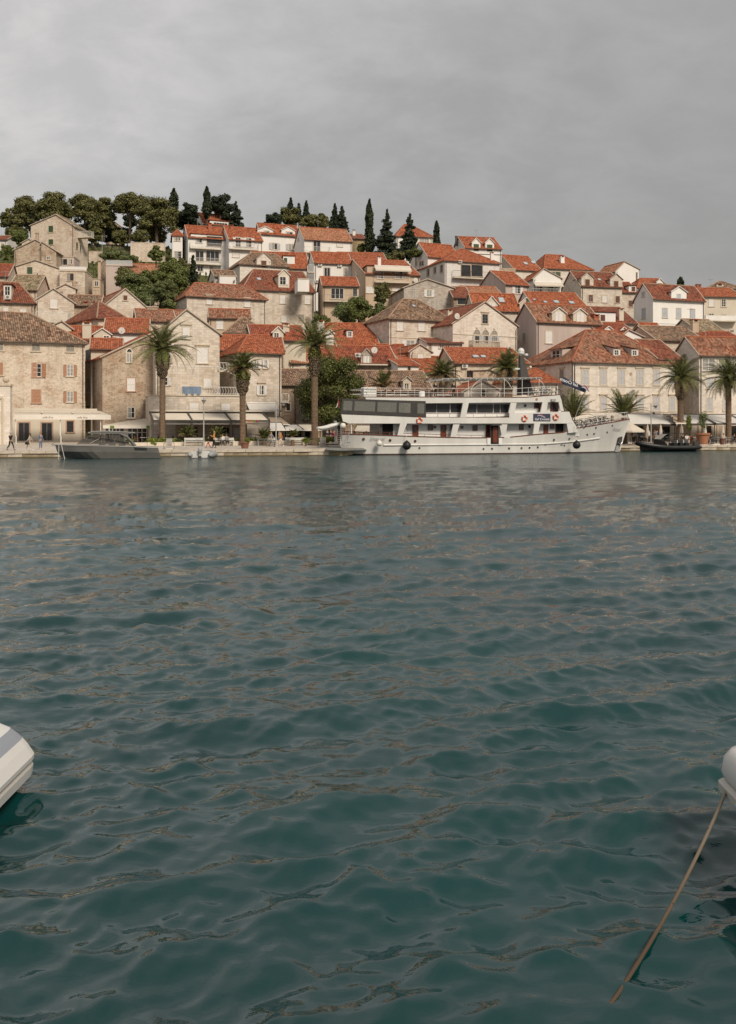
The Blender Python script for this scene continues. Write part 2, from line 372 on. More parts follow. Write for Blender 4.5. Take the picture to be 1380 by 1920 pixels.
# ---------------- windows (shared meshes)
CACHE = {}
SH = {'w': 'shutter_white', 's': 'shutter_grey', 'l': 'shutter_blue', 'g': 'shutter_green', 'b': 'shutter_brown', 'o': 'shutter_wood', 'x': 'shutter_weathered'}
def cached(key, fn):
    if key not in CACHE: CACHE[key] = fn()
    return CACHE[key]
def surround_mesh(w, h, mat, arch=False, lint=False):
    b = MB(); q = .13
    b.box(-q, 0, -.05, .03, 0, h, mat); b.box(w, w+q, -.05, .03, 0, h, mat)
    b.box(-q, w+q, -.055, .03, h, h+q, mat); b.box(-q-.06, w+q+.06, -.11, .03, -.12, 0, mat)
    if lint: b.box(-q-.14, w+q+.14, -.17, .03, h+q+.12, h+q+.24, mat); b.box(-q-.06, w+q+.06, -.08, .03, h+q, h+q+.12, mat)
    return b.mesh('window_surround')
def leaf_mesh(w, h, mat):             # one louvred leaf, hinge at x=0
    b = MB(); e = .055
    b.box(0, e, 0, .045, 0, h, mat); b.box(w-e, w, 0, .045, 0, h, mat)
    b.box(e, w-e, 0, .045, 0, e, mat); b.box(e, w-e, 0, .045, h-e, h, mat); b.box(e, w-e, 0, .045, h*.5-e/2, h*.5+e/2, mat)
    n = max(4, int(h/.13)); p = (h-2*e)/n
    for i in range(n):
        z = e+i*p
        b.faces([(e, .008, z), (w-e, .008, z), (w-e, .036, z+p*.8), (e, .036, z+p*.8), (e, .018, z), (w-e, .018, z), (w-e, .044, z+p*.8), (e, .044, z+p*.8)],
                [(0, 1, 2, 3), (7, 6, 5, 4), (0, 4, 5, 1), (3, 2, 6, 7)], mat)
    b.box(e, w-e, .036, .043, e, h-e, mat)
    return b.mesh('shutter')
def pane_mesh(w, h, cur):
    b = MB(); b.box(0, w, -.006, .02, 0, h, 'glass_dark')
    if cur == 1: b.box(0, w*.42, -.0095, -.006, 0, h, 'curtain')
    if cur == 2: b.box(0, w, -.0095, -.006, 0, h, 'curtain')
    return b.mesh('pane')
def sash_mesh(w, h, mat, nx, ny):
    b = MB(); e = .055
    b.box(0, e, -.03, 0, 0, h, mat); b.box(w-e, w, -.03, 0, 0, h, mat); b.box(e, w-e, -.03, 0, 0, e, mat); b.box(e, w-e, -.03, 0, h-e, h, mat)
    for i in range(1, nx): x = w*i/nx; b.box(x-.035, x+.035, -.028, 0, e, h-e, mat)
    for j in range(1, ny): z = h*j/ny; b.box(e, w-e, -.024, 0, z-.018, z+.018, mat)
    return b.mesh('sash')
def window(parent, M, x0, z0, w, h, style, trim='stone_trim'):
    """M places window axes (x along the wall, y inwards, z up); style kind:colour[:opts]"""
    st = style.split(':'); kind = st[0]; cc = SH.get(st[1] if len(st) > 1 else 'w', 'shutter_white'); op = st[2] if len(st) > 2 else ''
    w = max(.3, round(w*20)/20); h = max(.3, round(h*20)/20)
    mt = {'t': 'plaster_white', 'k': 'stone_pink', 'n': 'plaster_pink'}.get(op[:1], trim)
    lint = 'L' in op
    base = M @ Matrix.Translation((x0, 0, z0))
    sm = cached(('sur', w, h, mt, lint), lambda: surround_mesh(w, h, mt, lint=lint))
    o = link('door' if kind == 'd' else 'window', sm, parent); o.matrix_local = base
    def kid(name, me, x=0, y=0, ang=0):
        c = link(name, me, o); c.matrix_local = Matrix.Translation((x, y, 0)) @ Matrix.Rotation(ang, 4, 'Z')
    if kind in 'c':
        for i in range(2): kid('shutter', cached(('leaf', round(w/2, 3), h, cc), lambda: leaf_mesh(w/2, h, cc)), i*w/2, -.045)
    else:
        cu = 0 if kind in 'kd' else len(CACHE) % 3
        kid('pane', cached(('pane', w, h, cu), lambda: pane_mesh(w, h, cu)), 0, -.004)
        if kind != 'k':
            fr = 'frame_brown' if 'B' in op else ('frame_grey' if 'G' in op else 'frame_white')
            nx = 2 if w < 1.6 else int(w/.75); ny = 1 if kind in 'd' or h < .8 else (3 if h > 1.3 else 2)
            if '1' in op: ny = 1
            kid('sash', cached(('sash', w, h, fr, nx, ny), lambda: sash_mesh(w, h, fr, nx, ny)), 0, -.012)
        if kind in 'oh':
            lw = w/2
            if kind == 'o': kid('shutter', cached(('leaf', round(lw, 3), h, cc), lambda: leaf_mesh(lw, h, cc)), -lw-.03, -.11, 0)
            else: kid('shutter', cached(('leaf', round(lw, 3), h, cc), lambda: leaf_mesh(lw, h, cc)), 0, -.05, 0)
            kid('shutter', cached(('leaf', round(lw, 3), h, cc), lambda: leaf_mesh(lw, h, cc)), w+.03, -.11, -R(25) if kind == 'h' else 0)
    return o

class House:
    def __init__(s, crop, label, Y, th, xL, xR, yE, roof='side', ry=None, xS=None, D=9.0, r0=None, r1=None, apex=None, yR=None,
                 wall='ashlar', tile='tile_red', name='stone_house', cat='house', ov=.32, down=4.0, cornice=False, pipe=True, base=None, hang=None, group=None):
        s.f = fr = Frame(crop, xL, Y, th)
        s.W = fr.s_(xR)
        if xS is not None:
            s.right = fr.px(xS) > fr.px(xR)
            D = fr.side(xS, s.W if s.right else 0.0)
            if not (2.5 < D < 32): print('DEPTH?', label, round(D, 1)); D = 9.0
        if not (1 < s.W < 60): print('WIDTH?', label, s.W)
        s.D = D; s.wm = wall
        s.ze = fr.z_(yE, 0.0)
        zb = base if base is not None else min(gz(*fr.world(0, 0, 0)[:2]), gz(*fr.world(s.W, 0, 0)[:2]))-down
        if s.ze < zb+down+1: print('EAVE BELOW GROUND', label, round(s.ze-zb-down,1))
        if s.ze-zb > 22: print('TALL', label, round(s.ze-zb,1))
        if hang: zb = s.ze-hang
        s.zb = zb
        s.root = thing(name, label, cat, fr.world(0, 0, zb), fr.th, group=group); fr.z0 = zb; s.ze -= zb
        W = s.W; ze = s.ze; s.kind = roof; s.tile = tile; s.m = 0; s.ov = ov
        if roof in ('side', 'hip'):
            mid = W/2
            zr = fr.z_(ry, fr.s_(fr.c[2]*0+(xL+xR)/2, D/2), D/2) if ry is not None else ze+D*.22
            if zr < ze+.3: print('RIDGE LOW', label, round(zr-ze, 2)); zr = ze+D*.2
            if zr > ze+D*.62: print('RIDGE HIGH', label, round(zr-ze, 2), round(D, 1))
            s.m = (zr-ze)/(D/2); s.zr = zr
        if roof == 'shed':
            zr = fr.z_(ry, fr.s_((xL+xR)/2, D), D); s.m = (zr-ze)/D; s.zr = zr
        b = MB(); w = wall; T = .16
        rf = MB(); rdg = MB(); rt = 'ridge_brown' if tile in ('tile_brown', 'tile_moss', 'tile_rust') else 'ridge_tile'
        def slab(pts, mat=tile): rf.prism(pts[::-1], (0, 0, -T), mat)
        if roof == 'side':
            b.prism([(0, 0, 0), (0, 0, ze), (0, D/2, zr), (0, D, ze), (0, D, 0)], (W, 0, 0), w)
            g = .16; m = s.m; q = T+.01
            slab([(-g, -ov, ze-m*ov+q), (W+g, -ov, ze-m*ov+q), (W+g, D/2, zr+q), (-g, D/2, zr+q)])
            slab([(W+g, D+ov, ze-m*ov+q), (-g, D+ov, ze-m*ov+q), (-g, D/2, zr+q), (W+g, D/2, zr+q)])
            rdg.tube([(-g, D/2, zr+q), (W+g, D/2, zr+q)], .13, rt)
            for x in (-g, W+g-.02):
                for sgn in (0, 1):
                    y0, y1 = (-ov, D/2) if sgn == 0 else (D/2, D+ov); z0, z1 = (ze-m*ov+q, zr+q) if sgn == 0 else (zr+q, ze-m*ov+q)
                    rdg.tube([(x, y0, z0-.02), (x, y1, z1-.02)], .09, 'verge', 5)
            s.gab = True
        elif roof == 'front':
            xa = fr.s_(apex[0]); za = fr.z_(apex[1], xa); zR = fr.z_(yR, W) if yR is not None else ze
            xa = min(max(xa, 0), W)
            prof = [(0, 0, 0), (W, 0, 0), (W, 0, zR)] + ([(xa, 0, za)] if xa < W-.05 else []) + ([(0, 0, ze)] if xa > .05 else [])
            if xa >= W-.05: prof[2] = (W, 0, za)
            if xa <= .05: prof = [(0, 0, 0), (W, 0, 0), (W, 0, zR), (0, 0, za)]
            b.prism(prof, (0, D, 0), w)
            q = T+.01; g = .14
            if xa > .05:
                m = (za-ze)/xa; slab([(-ov, -g, ze-m*ov+q), (xa, -g, za+q), (xa, D+g, za+q), (-ov, D+g, ze-m*ov+q)])
                rdg.tube([(-ov, -g, ze-m*ov+q-.02), (xa, -g, za+q-.02)], .10, 'verge', 5); s.ml = m
            if xa < W-.05:
                m = (za-zR)/(W-xa); slab([(xa, -g, za+q), (W+ov, -g, zR-m*ov+q), (W+ov, D+g, zR-m*ov+q), (xa, D+g, za+q)])
                rdg.tube([(xa, -g, za+q-.02), (W+ov, -g, zR-m*ov+q-.02)], .10, 'verge', 5)
            rdg.tube([(xa, -g, za+q), (xa, D+g, za+q)], .13, rt)
        elif roof == 'hip':
            b.box(0, W, 0, D, 0, ze, w)
            a0 = fr.s_(r0, D/2) if r0 is not None else D/2; a1 = fr.s_(r1, D/2) if r1 is not None else W-D/2
            if a0 > a1: a0 = a1 = (a0+a1)/2
            a0 = max(a0, -.0); a1 = min(a1, W); m = s.m; q = T+.01; zl = ze-m*ov+q; zr_ = zr+q
            c = [(-ov, -ov, zl), (W+ov, -ov, zl), (W+ov, D+ov, zl), (-ov, D+ov, zl)]; p, r_ = (a0, D/2, zr_), (a1, D/2, zr_)
            if a1-a0 > .1:
                slab([c[0], c[1], r_, p]); slab([c[2], c[3], p, r_]); rdg.tube([p, r_], .13, rt)
            else: slab([c[0], c[1], p]); slab([c[2], c[3], p]); r_ = p
            slab([c[3], c[0], p]); slab([c[1], c[2], r_])
            for a_, e_ in ((c[0], p), (c[3], p), (c[1], r_), (c[2], r_)): rdg.tube([a_, e_], .12, rt)
        elif roof == 'shed':
            b.prism([(0, 0, 0), (0, 0, ze), (0, D, s.zr), (0, D, 0)], (W, 0, 0), w)
            q = T+.01; m = s.m; g = .15
            slab([(-g, -ov, ze-m*ov+q), (W+g, -ov, ze-m*ov+q), (W+g, D+g, s.zr+q), (-g, D+g, s.zr+q)])
            rdg.tube([(-g, D+g, s.zr+q), (W+g, D+g, s.zr+q)], .12, rt)
            for x in (-g, W+g): rdg.tube([(x, -ov, ze-m*ov+q-.02), (x, D+g, s.zr+q-.02)], .09, 'verge', 5)
        else:
            b.box(0, W, 0, D, 0, ze, w)
            rf.box(-.08, W+.08, -.08, D+.08, ze, ze+.14, 'stone_trim')
        part('wall', b, s.root)
        s.roof = part('roof', rf, s.root)
        if rdg.f: part('ridge_tiles', rdg, s.roof)
        if cornice:
            c = MB(); c.box(-.1, W+.1, -.1, 0-.002, ze-.32, ze-.12, 'corbel'); part('cornice', c, s.root)
            c = MB(); n = int(W/(.62 if cornice is True else cornice))
            for i in range(n): x = (i+.5)*W/n; c.box(x-.11, x+.11, -.27, -.1, ze-.30, ze-.08, 'corbel')
            part('corbels', c, s.root, stuff=True)
        if roof in ('side', 'hip') and (hash_ := int(Y*7+xL)) % 3 == 0:
            c = MB(); ax, az = W*(.3+.1*(hash_ % 4)), s.zr; c.tube([(ax, D/2, az), (ax, D/2, az+1.9)], .03, 'metal_grey', 4)
            c.tube([(ax-.6, D/2, az+1.7), (ax+.6, D/2, az+1.75)], .02, 'metal_grey', 4)
            for i in range(5): c.tube([(ax-.5+.25*i, D/2-.3, az+1.72), (ax-.5+.25*i, D/2+.3, az+1.72)], .014, 'metal_grey', 3)
            part('antenna', c, s.root)
        if pipe and roof != 'flat' and W > 3:
            c = MB(); x = W-.25 if random.random() < .5 else .25
            c.tube([(x, -.10, 0), (x, -.10, ze-.45), (x, -ov-.06, ze-.12)], .055, 'gutter', 5)
            part('drainpipe', c, s.root)
            if roof in ('side', 'hip', 'shed'):
                c = MB(); zg = ze-s.m*ov+.02
                c.tube([(-.1, -ov-.06, zg), (W+.1, -ov-.06, zg)], .07, 'gutter', 5); part('gutter', c, s.root)
    # windows given by crop pixels on the front plane
    def win(s, *ws, t=0.0, trim='stone_trim'):
        for (x0, y0, x1, y1, st) in ws:
            a0, a1 = s.f.s_(x0, t), s.f.s_(x1, t); z1, z0 = s.f.z_(y0, a0, t), s.f.z_(y1, a0, t)
            window(s.root, Matrix.Translation((0, t-.003, 0)), a0, z0, a1-a0, z1-z0, st, trim)
        return s
    def swin(s, *ws, trim='stone_trim'):          # windows on the side wall that shows
        right = getattr(s, 'right', False); xw = s.W if right else 0.0
        for (x0, y0, x1, y1, st) in ws:
            t0, t1 = sorted((s.f.side(x0, xw), s.f.side(x1, xw))); z1, z0 = s.f.z_(y0, xw, t0), s.f.z_(y1, xw, t0)
            if right: M = Matrix.Translation((xw+.003, 0, 0)) @ Matrix.Rotation(R(90), 4, 'Z'); window(s.root, M, t0, z0, t1-t0, z1-z0, st, trim)
            else: M = Matrix.Translation((xw-.003, 0, 0)) @ Matrix.Rotation(R(-90), 4, 'Z'); window(s.root, M, -t1, z0, t1-t0, z1-z0, st, trim)
        return s
    def slope(s, x, y):
        f = s.f; k = (f.px(x)-CX)/F; c = (f.py(y)-HY)/F; m = s.m; ze = s.ze+s.zb+.17
        A = np.array([[f.cs-k*f.sn, -f.sn-k*f.cs], [c*f.sn, m+c*f.cs]]); B = np.array([k*f.Y0-f.X0, CZ-ze-c*f.Y0])
        a, t = np.linalg.solve(A, B); return a, t, s.ze+.17+m*t
    def sky(s, *qs):
        for (x0, y0, x1, y1) in qs:
            a, t, z = s.slope((x0+x1)/2, (y0+y1)/2); w = abs(s.f.s_(x1, t)-s.f.s_(x0, t))*.75; h = w*1.25
            ang = math.atan(s.m); b = MB(); M = Matrix.Translation((a, t, z)) @ Matrix.Rotation(ang, 4, 'X')
            b.box(-w/2, w/2, -h/2, h/2, 0, .10, 'frame_grey', M); o = part('skylight', b, s.roof)
            b2 = MB(); b2.box(-w/2+.07, w/2-.07, -h/2+.07, h/2-.07, .102, .12, 'skylight_glass', M); part('skylight_pane', b2, s.roof)
        return s
    def dorm(s, x0, x1, ya, ye, yb, kind='g', win=None, wall=None, tile=None, st='g:w', xa=None):
        """gable ('g'), lean-to ('s') or flat ('f') dormer: front from x0 to x1, apex ya, eave ye, foot yb"""
        f = s.f; a, t, z = s.slope((x0+x1)/2, yb)
        t = min(max(t, .02), s.D/2-.3)
        a0, a1 = f.s_(x0, t), f.s_(x1, t); zt = f.z_(ye, a0, t); za = f.z_(ya, (a0+a1)/2, t); zb = s.ze+.17+s.m*t-.25
        wall = wall or s.wm; tile = tile or s.tile; b = MB(); r = MB(); m = max(s.m, .15); W = a1-a0; o = .2
        back = lambda zz: t+(zz-(s.ze+.17+s.m*t))/m+.05
        L = min(back(max(zt, za)), s.D*.98)
        if kind == 'g':
            c = (a0+a1)/2
            b.prism([(a0, t, zb), (a1, t, zb), (a1, t, zt), (c, t, za), (a0, t, zt)], (0, L-t, 0), wall)
            g = .15; mm = (za-zt)/(W/2)
            for sg in (-1, 1):
                e = c+sg*(W/2+o); ze_ = zt-mm*o+.1
                pts = [(c, t-g, za+.1), (e, t-g, ze_), (e, L, ze_), (c, L, za+.1)]
                r.prism(pts if sg < 0 else pts[::-1], (0, 0, -.1), tile)
                r.tube([(c, t-g, za+.08), (e, t-g, ze_-.02)], .07, 'frame_white' if wall.startswith('plaster') else 'verge', 5)
        else:
            Lb = back(zt if kind == 's' else max(zt, za)); Lb = min(max(Lb, t+1), s.D*.98)
            zk = s.ze+.17+s.m*Lb if kind == 's' else zt
            if kind == 's':                       # low front wall, roof rising gently back to the slope
                Lb = min(t+(za-zt+ (zt-(s.ze+.17+s.m*t)))/m, s.D/2); Lb = max(Lb, t+1); zk = s.ze+.17+s.m*Lb
            b.prism([(a0, t, zb), (a0, t, zt), (a0, Lb, zk), (a0, Lb, zb)], (W, 0, 0), wall)
            r.prism([(a0-o, t-.25, zt+.08), (a0-o, Lb+.1, zk+.1), (a1+o, Lb+.1, zk+.1), (a1+o, t-.25, zt+.08)], (0, 0, .1), tile)
        d = part('dormer', b, s.root); part('dormer_roof', r, d)
        if win:
            wa0, wa1 = f.s_(win[0], t), f.s_(win[2], t); z1, z0 = f.z_(win[1], wa0, t), f.z_(win[3], wa0, t)
            w = MB(); ww, hh = wa1-wa0, z1-z0; cc = st.split(':'); fm = SH.get(cc[1], 'shutter_white')
            q = .09; y = t-.004
            for bx in ((wa0-q, wa0, z0, z1), (wa1, wa1+q, z0, z1), (wa0-q, wa1+q, z1, z1+q), (wa0-q-.04, wa1+q+.04, z0-q, z0)):
                w.box(bx[0], bx[1], y-.06, y, bx[2], bx[3], 'frame_white' if wall.startswith('plaster') else 'stone_trim')
            if cc[0] == 'c':
                w.box(wa0, wa1, y-.04, y-.002, z0, z1, fm); w.box((wa0+wa1)/2-.012, (wa0+wa1)/2+.012, y-.043, y-.04, z0, z1, 'dark_inside')
            else:
                w.box(wa0, wa1, y-.015, y-.002, z0, z1, 'glass_dark')
                nx = max(2, int(ww/.6))
                for i in range(nx+1): x = wa0+ww*i/nx; w.box(x-.03, x+.03, y-.04, y-.016, z0, z1, 'frame_white')
                w.box(wa0, wa1, y-.036, y-.016, (z0+z1)/2-.015, (z0+z1)/2+.015, 'frame_white')
                if cc[0] == 'o':
                    for xx in (wa0-ww*.45, wa1+.03): w.box(xx, xx+ww*.42, y-.13, y-.09, z0, z1, fm)
                if cc[0] == 'r': w.box(wa1+.03, wa1+ww*.45, y-.13, y-.09, z0, z1, fm)
            part('window', w, d)
        return s
    def chim(s, x0, x1, y0, y1, mat='plaster_white', t=None, cap='tile_red', xa=None):
        f = s.f; t = s.D*.5 if t is None else t
        a0, a1 = f.s_(x0, t), f.s_(x1, t); zt, zb = f.z_(y0, a0, t), f.z_(y1, a0, t); w = a1-a0; h = zt-zb; zb -= 1.6
        b = MB(); d = w*.8; b.box(a0, a1, t-d/2, t+d/2, zb, zt-.30*w, mat)
        c = part('chimney', b, s.root); k = MB()
        for xx in (a0, a1-w*.2): k.box(xx, xx+w*.2, t-d/2, t+d/2, zt-.30*w+.002, zt-.05*w, mat)
        k.box(a0-.06, a1+.06, t-d/2-.06, t+d/2+.06, zt-.05*w, zt+.08, cap); k.box(a0-.05, a1+.05, t-d/2-.05, t+d/2+.05, zt-.42*w, zt-.31*w, mat)
        part('chimney_cap', k, c); return s
    def balc(s, x0, x1, yt, yb, out=1.1, style='bars', mat='metal_white', slabm='plaster_cream', t=0.0):
        f = s.f; a0, a1 = f.s_(x0, t-out), f.s_(x1, t-out); zt, zb = f.z_(yt, a0, t-out), f.z_(yb, a0, t-out)
        b = MB(); b.box(a0, a1, t-out, t, zb-.18, zb, slabm); p = part('balcony', b, s.root); r = MB(); e = .03
        pts = [(a0+e, t), (a0+e, t-out+e), (a1-e, t-out+e), (a1-e, t)]
        for i in range(3):
            (xa, ya), (xb, yb_) = pts[i], pts[i+1]; L = math.hypot(xb-xa, yb_-ya)
            r.tube([(xa, ya, zt), (xb, yb_, zt)], .03, mat, 4); r.tube([(xa, ya, zb+.1), (xb, yb_, zb+.1)], .02, mat, 4)
            if style == 'solid' or style == 'glass':
                r.prism([(xa, ya, zb), (xb, yb_, zb), (xb, yb_, zt-.05), (xa, ya, zt-.05)], (.02, .02, 0), 'balcony_glass' if style == 'glass' else 'plaster_white')
            elif style == 'baluster':
                n = max(2, int(L/.28))
                for j in range(n+1): u = j/n; r.lathe([(.05, zb), (.09, zb+(zt-zb)*.3), (.045, zb+(zt-zb)*.7), (.06, zt)], 'stone_trim', 6, (xa+(xb-xa)*u, ya+(yb_-ya)*u, 0))
                r.tube([(xa, ya, zt), (xb, yb_, zt)], .08, 'stone_trim', 4)
            else:
                n = max(2, int(L/(.14 if style == 'bars' else .3)))
                for j in range(n+1):
                    u = j/n; x, y = xa+(xb-xa)*u, ya+(yb_-ya)*u; dx = .16 if style == 'diag' and i == 1 else 0
                    r.tube([(x, y, zb), (x+dx, y, (zb+zt)/2), (x, y, zt)] if dx else [(x, y, zb), (x, y, zt)], .014 if style != 'diag' else .022, mat, 4, False)
        q = part('railing', r, p); q['kind'] = 'stuff'; return s
    def awn(s, x0, x1, y0, y1, out=1.4, mat='awning_cream', t=0.0):
        f = s.f; a0, a1 = f.s_(x0, t), f.s_(x1, t); z0 = f.z_(y0, a0, t); z1 = f.z_(y1, a0, t-out)
        b = MB(); b.prism([(a0, t-.02, z0), (a0, t-out, z1+.12), (a1, t-out, z1+.12), (a1, t-.02, z0)], (0, 0, .03), mat)
        b.box(a0, a1, t-out-.03, t-out, z1-.1, z1+.14, mat); b.tube([(a0, t-.08, z0+.05), (a1, t-.08, z0+.05)], .09, 'metal_white', 6)
        part('awning', b, s.root); return s
    def ac(s, *qs, t=0.0):
        for (x, y) in qs:
            a = s.f.s_(x, t); z = s.f.z_(y, a, t); b = MB(); b.box(a-.4, a+.4, t-.34, t-.02, z-.28, z+.28, 'ac_case')
            b.lathe([(.2, t-.362), (.21, t-.345)], 'frame_grey', 12, (a-.08, 0, z), 'y'); part('air_conditioner', b, s.root)
        return s
    def dish(s, x, y, t=0.0, r=.45):
        a = s.f.s_(x, t); z = s.f.z_(y, a, t); b = MB(); b.lathe([(r, -.16), (r*.7, -.05), (.05, 0), (.03, .03)], 'ac_case', 12, (a, t-.3, z), 'y')
        b.tube([(a, t-.3, z), (a, t, z-.5)], .04, 'metal_grey', 5); b.tube([(a, t-.3, z-r), (a, t-.75, z)], .02, 'metal_grey', 4)
        part('satellite_dish', b, s.root); return s
    def band(s, y, h=.14, mat='corbel', t=0.0):
        z = s.f.z_(y, 0, t); b = MB(); b.box(-.02, s.W+.02, -.07, -.002, z-h/2, z+h/2, mat); part('string_course', b, s.root); return s
plain('skylight_glass', (.42, .45, .47), .15, .1, 1, spec=.8)
m_, t_, b_ = newmat('balcony_glass'); b_.inputs['Base Color'].default_value = (.55, .58, .58, 1); b_.inputs['Roughness'].default_value = .1; b_.inputs['Alpha'].default_value = .5; MATS['balcony_glass'] = m_
# ---------------- terrain
def terrain():
    xs = np.concatenate([np.linspace(-900, -130, 12), np.linspace(-120, 150, 110), np.linspace(165, 900, 12)])
    ds = np.concatenate([[0.0, .02, 8, 22, 31], np.linspace(34, 200, 84), np.linspace(210, 900, 24)])
    V = []; rng = np.random.default_rng(3)
    for d in ds:
        for x in xs:
            y = quay_y(x)+d; z = gz(x, y) if y-(92+.27*(x+34)) > 0 else .62
            if x >= -2.6: z = max(z if d > .01 else .6, .62)
            if d > 34: z += .35*math.sin(x*.31+d*.17)+.25*math.sin(x*.13-d*.41)
            V.append((x, y, z))
    n = len(xs); Fc = []
    for j in range(len(ds)-1):
        for i in range(n-1):
            a = j*n+i; Fc.append((a, a+1, a+n+1, a+n))
    me = bpy.data.meshes.new('hillside'); me.from_pydata(V, [], Fc); me.polygons.foreach_set('use_smooth', [True]*len(Fc))
    me.materials.append(MATS['earth']); me.materials.append(MATS['paving'])
    for p in me.polygons:
        if p.index < 4*(n-1): p.material_index = 1
    struct('hillside', me)
m, t, b = newmat('earth'); b.inputs['Roughness'].default_value = .95
tcn = N(t, 'ShaderNodeTexCoord'); n_ = noise(t, tcn.outputs['Object'], .35, 6, .7)
t.links.new(ramp(t, n_.outputs[0], [(.3, (.035, .045, .018)), (.5, (.07, .075, .03)), (.62, (.16, .14, .08)), (.8, (.26, .22, .16))]), b.inputs['Base Color']); MATS['earth'] = m
m, t, b = newmat('paving'); b.inputs['Roughness'].default_value = .6
tcn = N(t, 'ShaderNodeTexCoord'); mpn = N(t, 'ShaderNodeMapping'); mpn.inputs['Rotation'].default_value = (0, 0, R(-15)); t.links.new(tcn.outputs['Object'], mpn.inputs[0])
br = N(t, 'ShaderNodeTexBrick'); t.links.new(mpn.outputs[0], br.inputs['Vector']); br.inputs['Scale'].default_value = 1; br.inputs['Brick Width'].default_value = 1.0; br.inputs['Row Height'].default_value = .6; br.inputs['Mortar Size'].default_value = .015
br.inputs['Color1'].default_value = (.47, .41, .35, 1); br.inputs['Color2'].default_value = (.56, .50, .43, 1); br.inputs['Mortar'].default_value = (.22, .19, .15, 1)
n_ = noise(t, tcn.outputs['Object'], .5, 5); t.links.new(mixc(t, .6, br.outputs['Color'], ramp(t, n_.outputs[0], [(.3, (.7, .68, .66)), (.7, (1, 1, 1))]), 'MULTIPLY'), b.inputs['Base Color']); MATS['paving'] = m
terrain()

# ---------------- water
def water():
    rng = np.random.default_rng(11)
    kin = np.linspace(-.56, .56, 690); kout = np.array([.75, 1.1, 2, 5, 14])
    k = np.concatenate([-kout[::-1], kin, kout])
    inv = np.linspace(1/9.0, 1/140.0, 780)      # rows evenly spaced as seen from eye height, measured from 4.5 m behind the camera
    Yf = 1/inv-0
    Yr = np.concatenate([[-120, -60, -25, -10, -3, 0, 2.0], 1/np.linspace(1/3.4, 1/128.0, 940), [150]])
    back = 3.0
    K, Y = np.meshgrid(k, Yr); X = K*(np.abs(Y)+back)
    dy = np.gradient(Yr)[:, None]*np.ones_like(K); dx = np.abs(np.gradient(k))[None, :]*(np.abs(Y)+back)
    sp = np.maximum(dy*.6, dx)
    Z = np.zeros_like(X); DX = np.zeros_like(X); DY = np.zeros_like(X)
    lam = np.exp(np.concatenate([rng.uniform(np.log(.12), np.log(.62), 100), rng.uniform(np.log(.62), np.log(4.5), 40)]))
    comps = []
    for l in lam:
        th = R(-78)+rng.normal(0, .95 if l < .8 else .42)       # wind from the far right towards the camera
        slope = .038 if l > .22 else .038*(l/.22)**.8
        if .45 < l < 1.7: slope = .061
        if l > 1.7: slope = .054*(1.7/l)**1.3
        comps.append((l, th, 2*np.pi/l, rng.uniform(0, 6.28), slope))
    def grp(x, y, kk, ph):        # waves come in groups: mostly gentle water, here and there a steep patch
        q = min(kk, 9.0)*.23
        p = (.5+.5*np.sin(q*(np.cos(ph*5)*x*.7+np.sin(ph*5)*y)+ph*7))*(.5+.5*np.sin(q*.8*(np.sin(ph*3)*x*.7-np.cos(ph*3)*y)+ph*11))
        return .26+1.75*p**1.3
    def height(x, y): return sum(sl/kk*grp(x, y, kk, ph)*np.cos(kk*(np.cos(th)*x+np.sin(th)*y)+ph) for l, th, kk, ph, sl in comps)
    # slide the sea so that the foot of the mooring rope stands in a trough
    A, Bb = np.meshgrid(np.linspace(0, 14, 110), np.linspace(0, 9, 80)); m = np.abs(height(1.215+A, 5.02+Bb)+.01)
    for qx, qy, lim in ((1.25, 5.05, .0), (1.28, 5.12, .01), (1.33, 5.19, .025), (1.40, 5.28, .05), (1.30, 5.08, .01), (1.34, 5.12, .02), (1.5, 5.42, .09)): m += 2.5*np.maximum(0, height(qx+A, qy+Bb)-lim)
    q = int(np.argmin(m)); ox, oy = A.flat[q], Bb.flat[q]
    for l, th, kk, ph, slope in comps:
        a = slope/kk; att = np.clip((l/sp-1.7)/2.0, 0, 1); xx, yy = X+ox, Y+oy
        arg = kk*(np.cos(th)*xx+np.sin(th)*yy)+ph
        g = grp(xx, yy, kk, ph)      # groups: rougher and calmer patches
        c, s = np.cos(arg), np.sin(arg)
        Z += a*g*c*att; DX -= a*g*s*np.cos(th)*.5*att; DY -= a*g*s*np.sin(th)*.5*att
    X = X+DX; Y = Y+DY
    Z[0:6] = 0
    nr, nc = X.shape
    co = np.stack([X, Y, Z], -1).reshape(-1, 3).astype(np.float32)
    i = np.arange(nr*nc).reshape(nr, nc)
    q = np.stack([i[:-1, :-1], i[:-1, 1:], i[1:, 1:], i[1:, :-1]], -1).reshape(-1, 4)
    me = bpy.data.meshes.new('sea'); me.vertices.add(len(co)); me.vertices.foreach_set('co', co.ravel())
    me.loops.add(q.size); me.loops.foreach_set('vertex_index', q.ravel().astype(np.int32))
    me.polygons.add(len(q)); me.polygons.foreach_set('loop_start', np.arange(0, q.size, 4, dtype=np.int32))
    me.polygons.foreach_set('use_smooth', np.ones(len(q), bool)); me.update(); me.validate()
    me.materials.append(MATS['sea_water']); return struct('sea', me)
m, t, b = newmat('sea_water')
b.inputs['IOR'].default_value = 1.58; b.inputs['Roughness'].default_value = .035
tcn = N(t, 'ShaderNodeTexCoord'); n_ = noise(t, tcn.outputs['Object'], .12, 3)
t.links.new(ramp(t, n_.outputs[0], [(.3, (.0006, .0225, .0235)), (.7, (.0010, .0380, .0385))]), b.inputs['Base Color'])
mpn = N(t, 'ShaderNodeMapping'); mpn.inputs['Scale'].default_value = (.7, 1.5, 1); t.links.new(tcn.outputs['Object'], mpn.inputs[0])
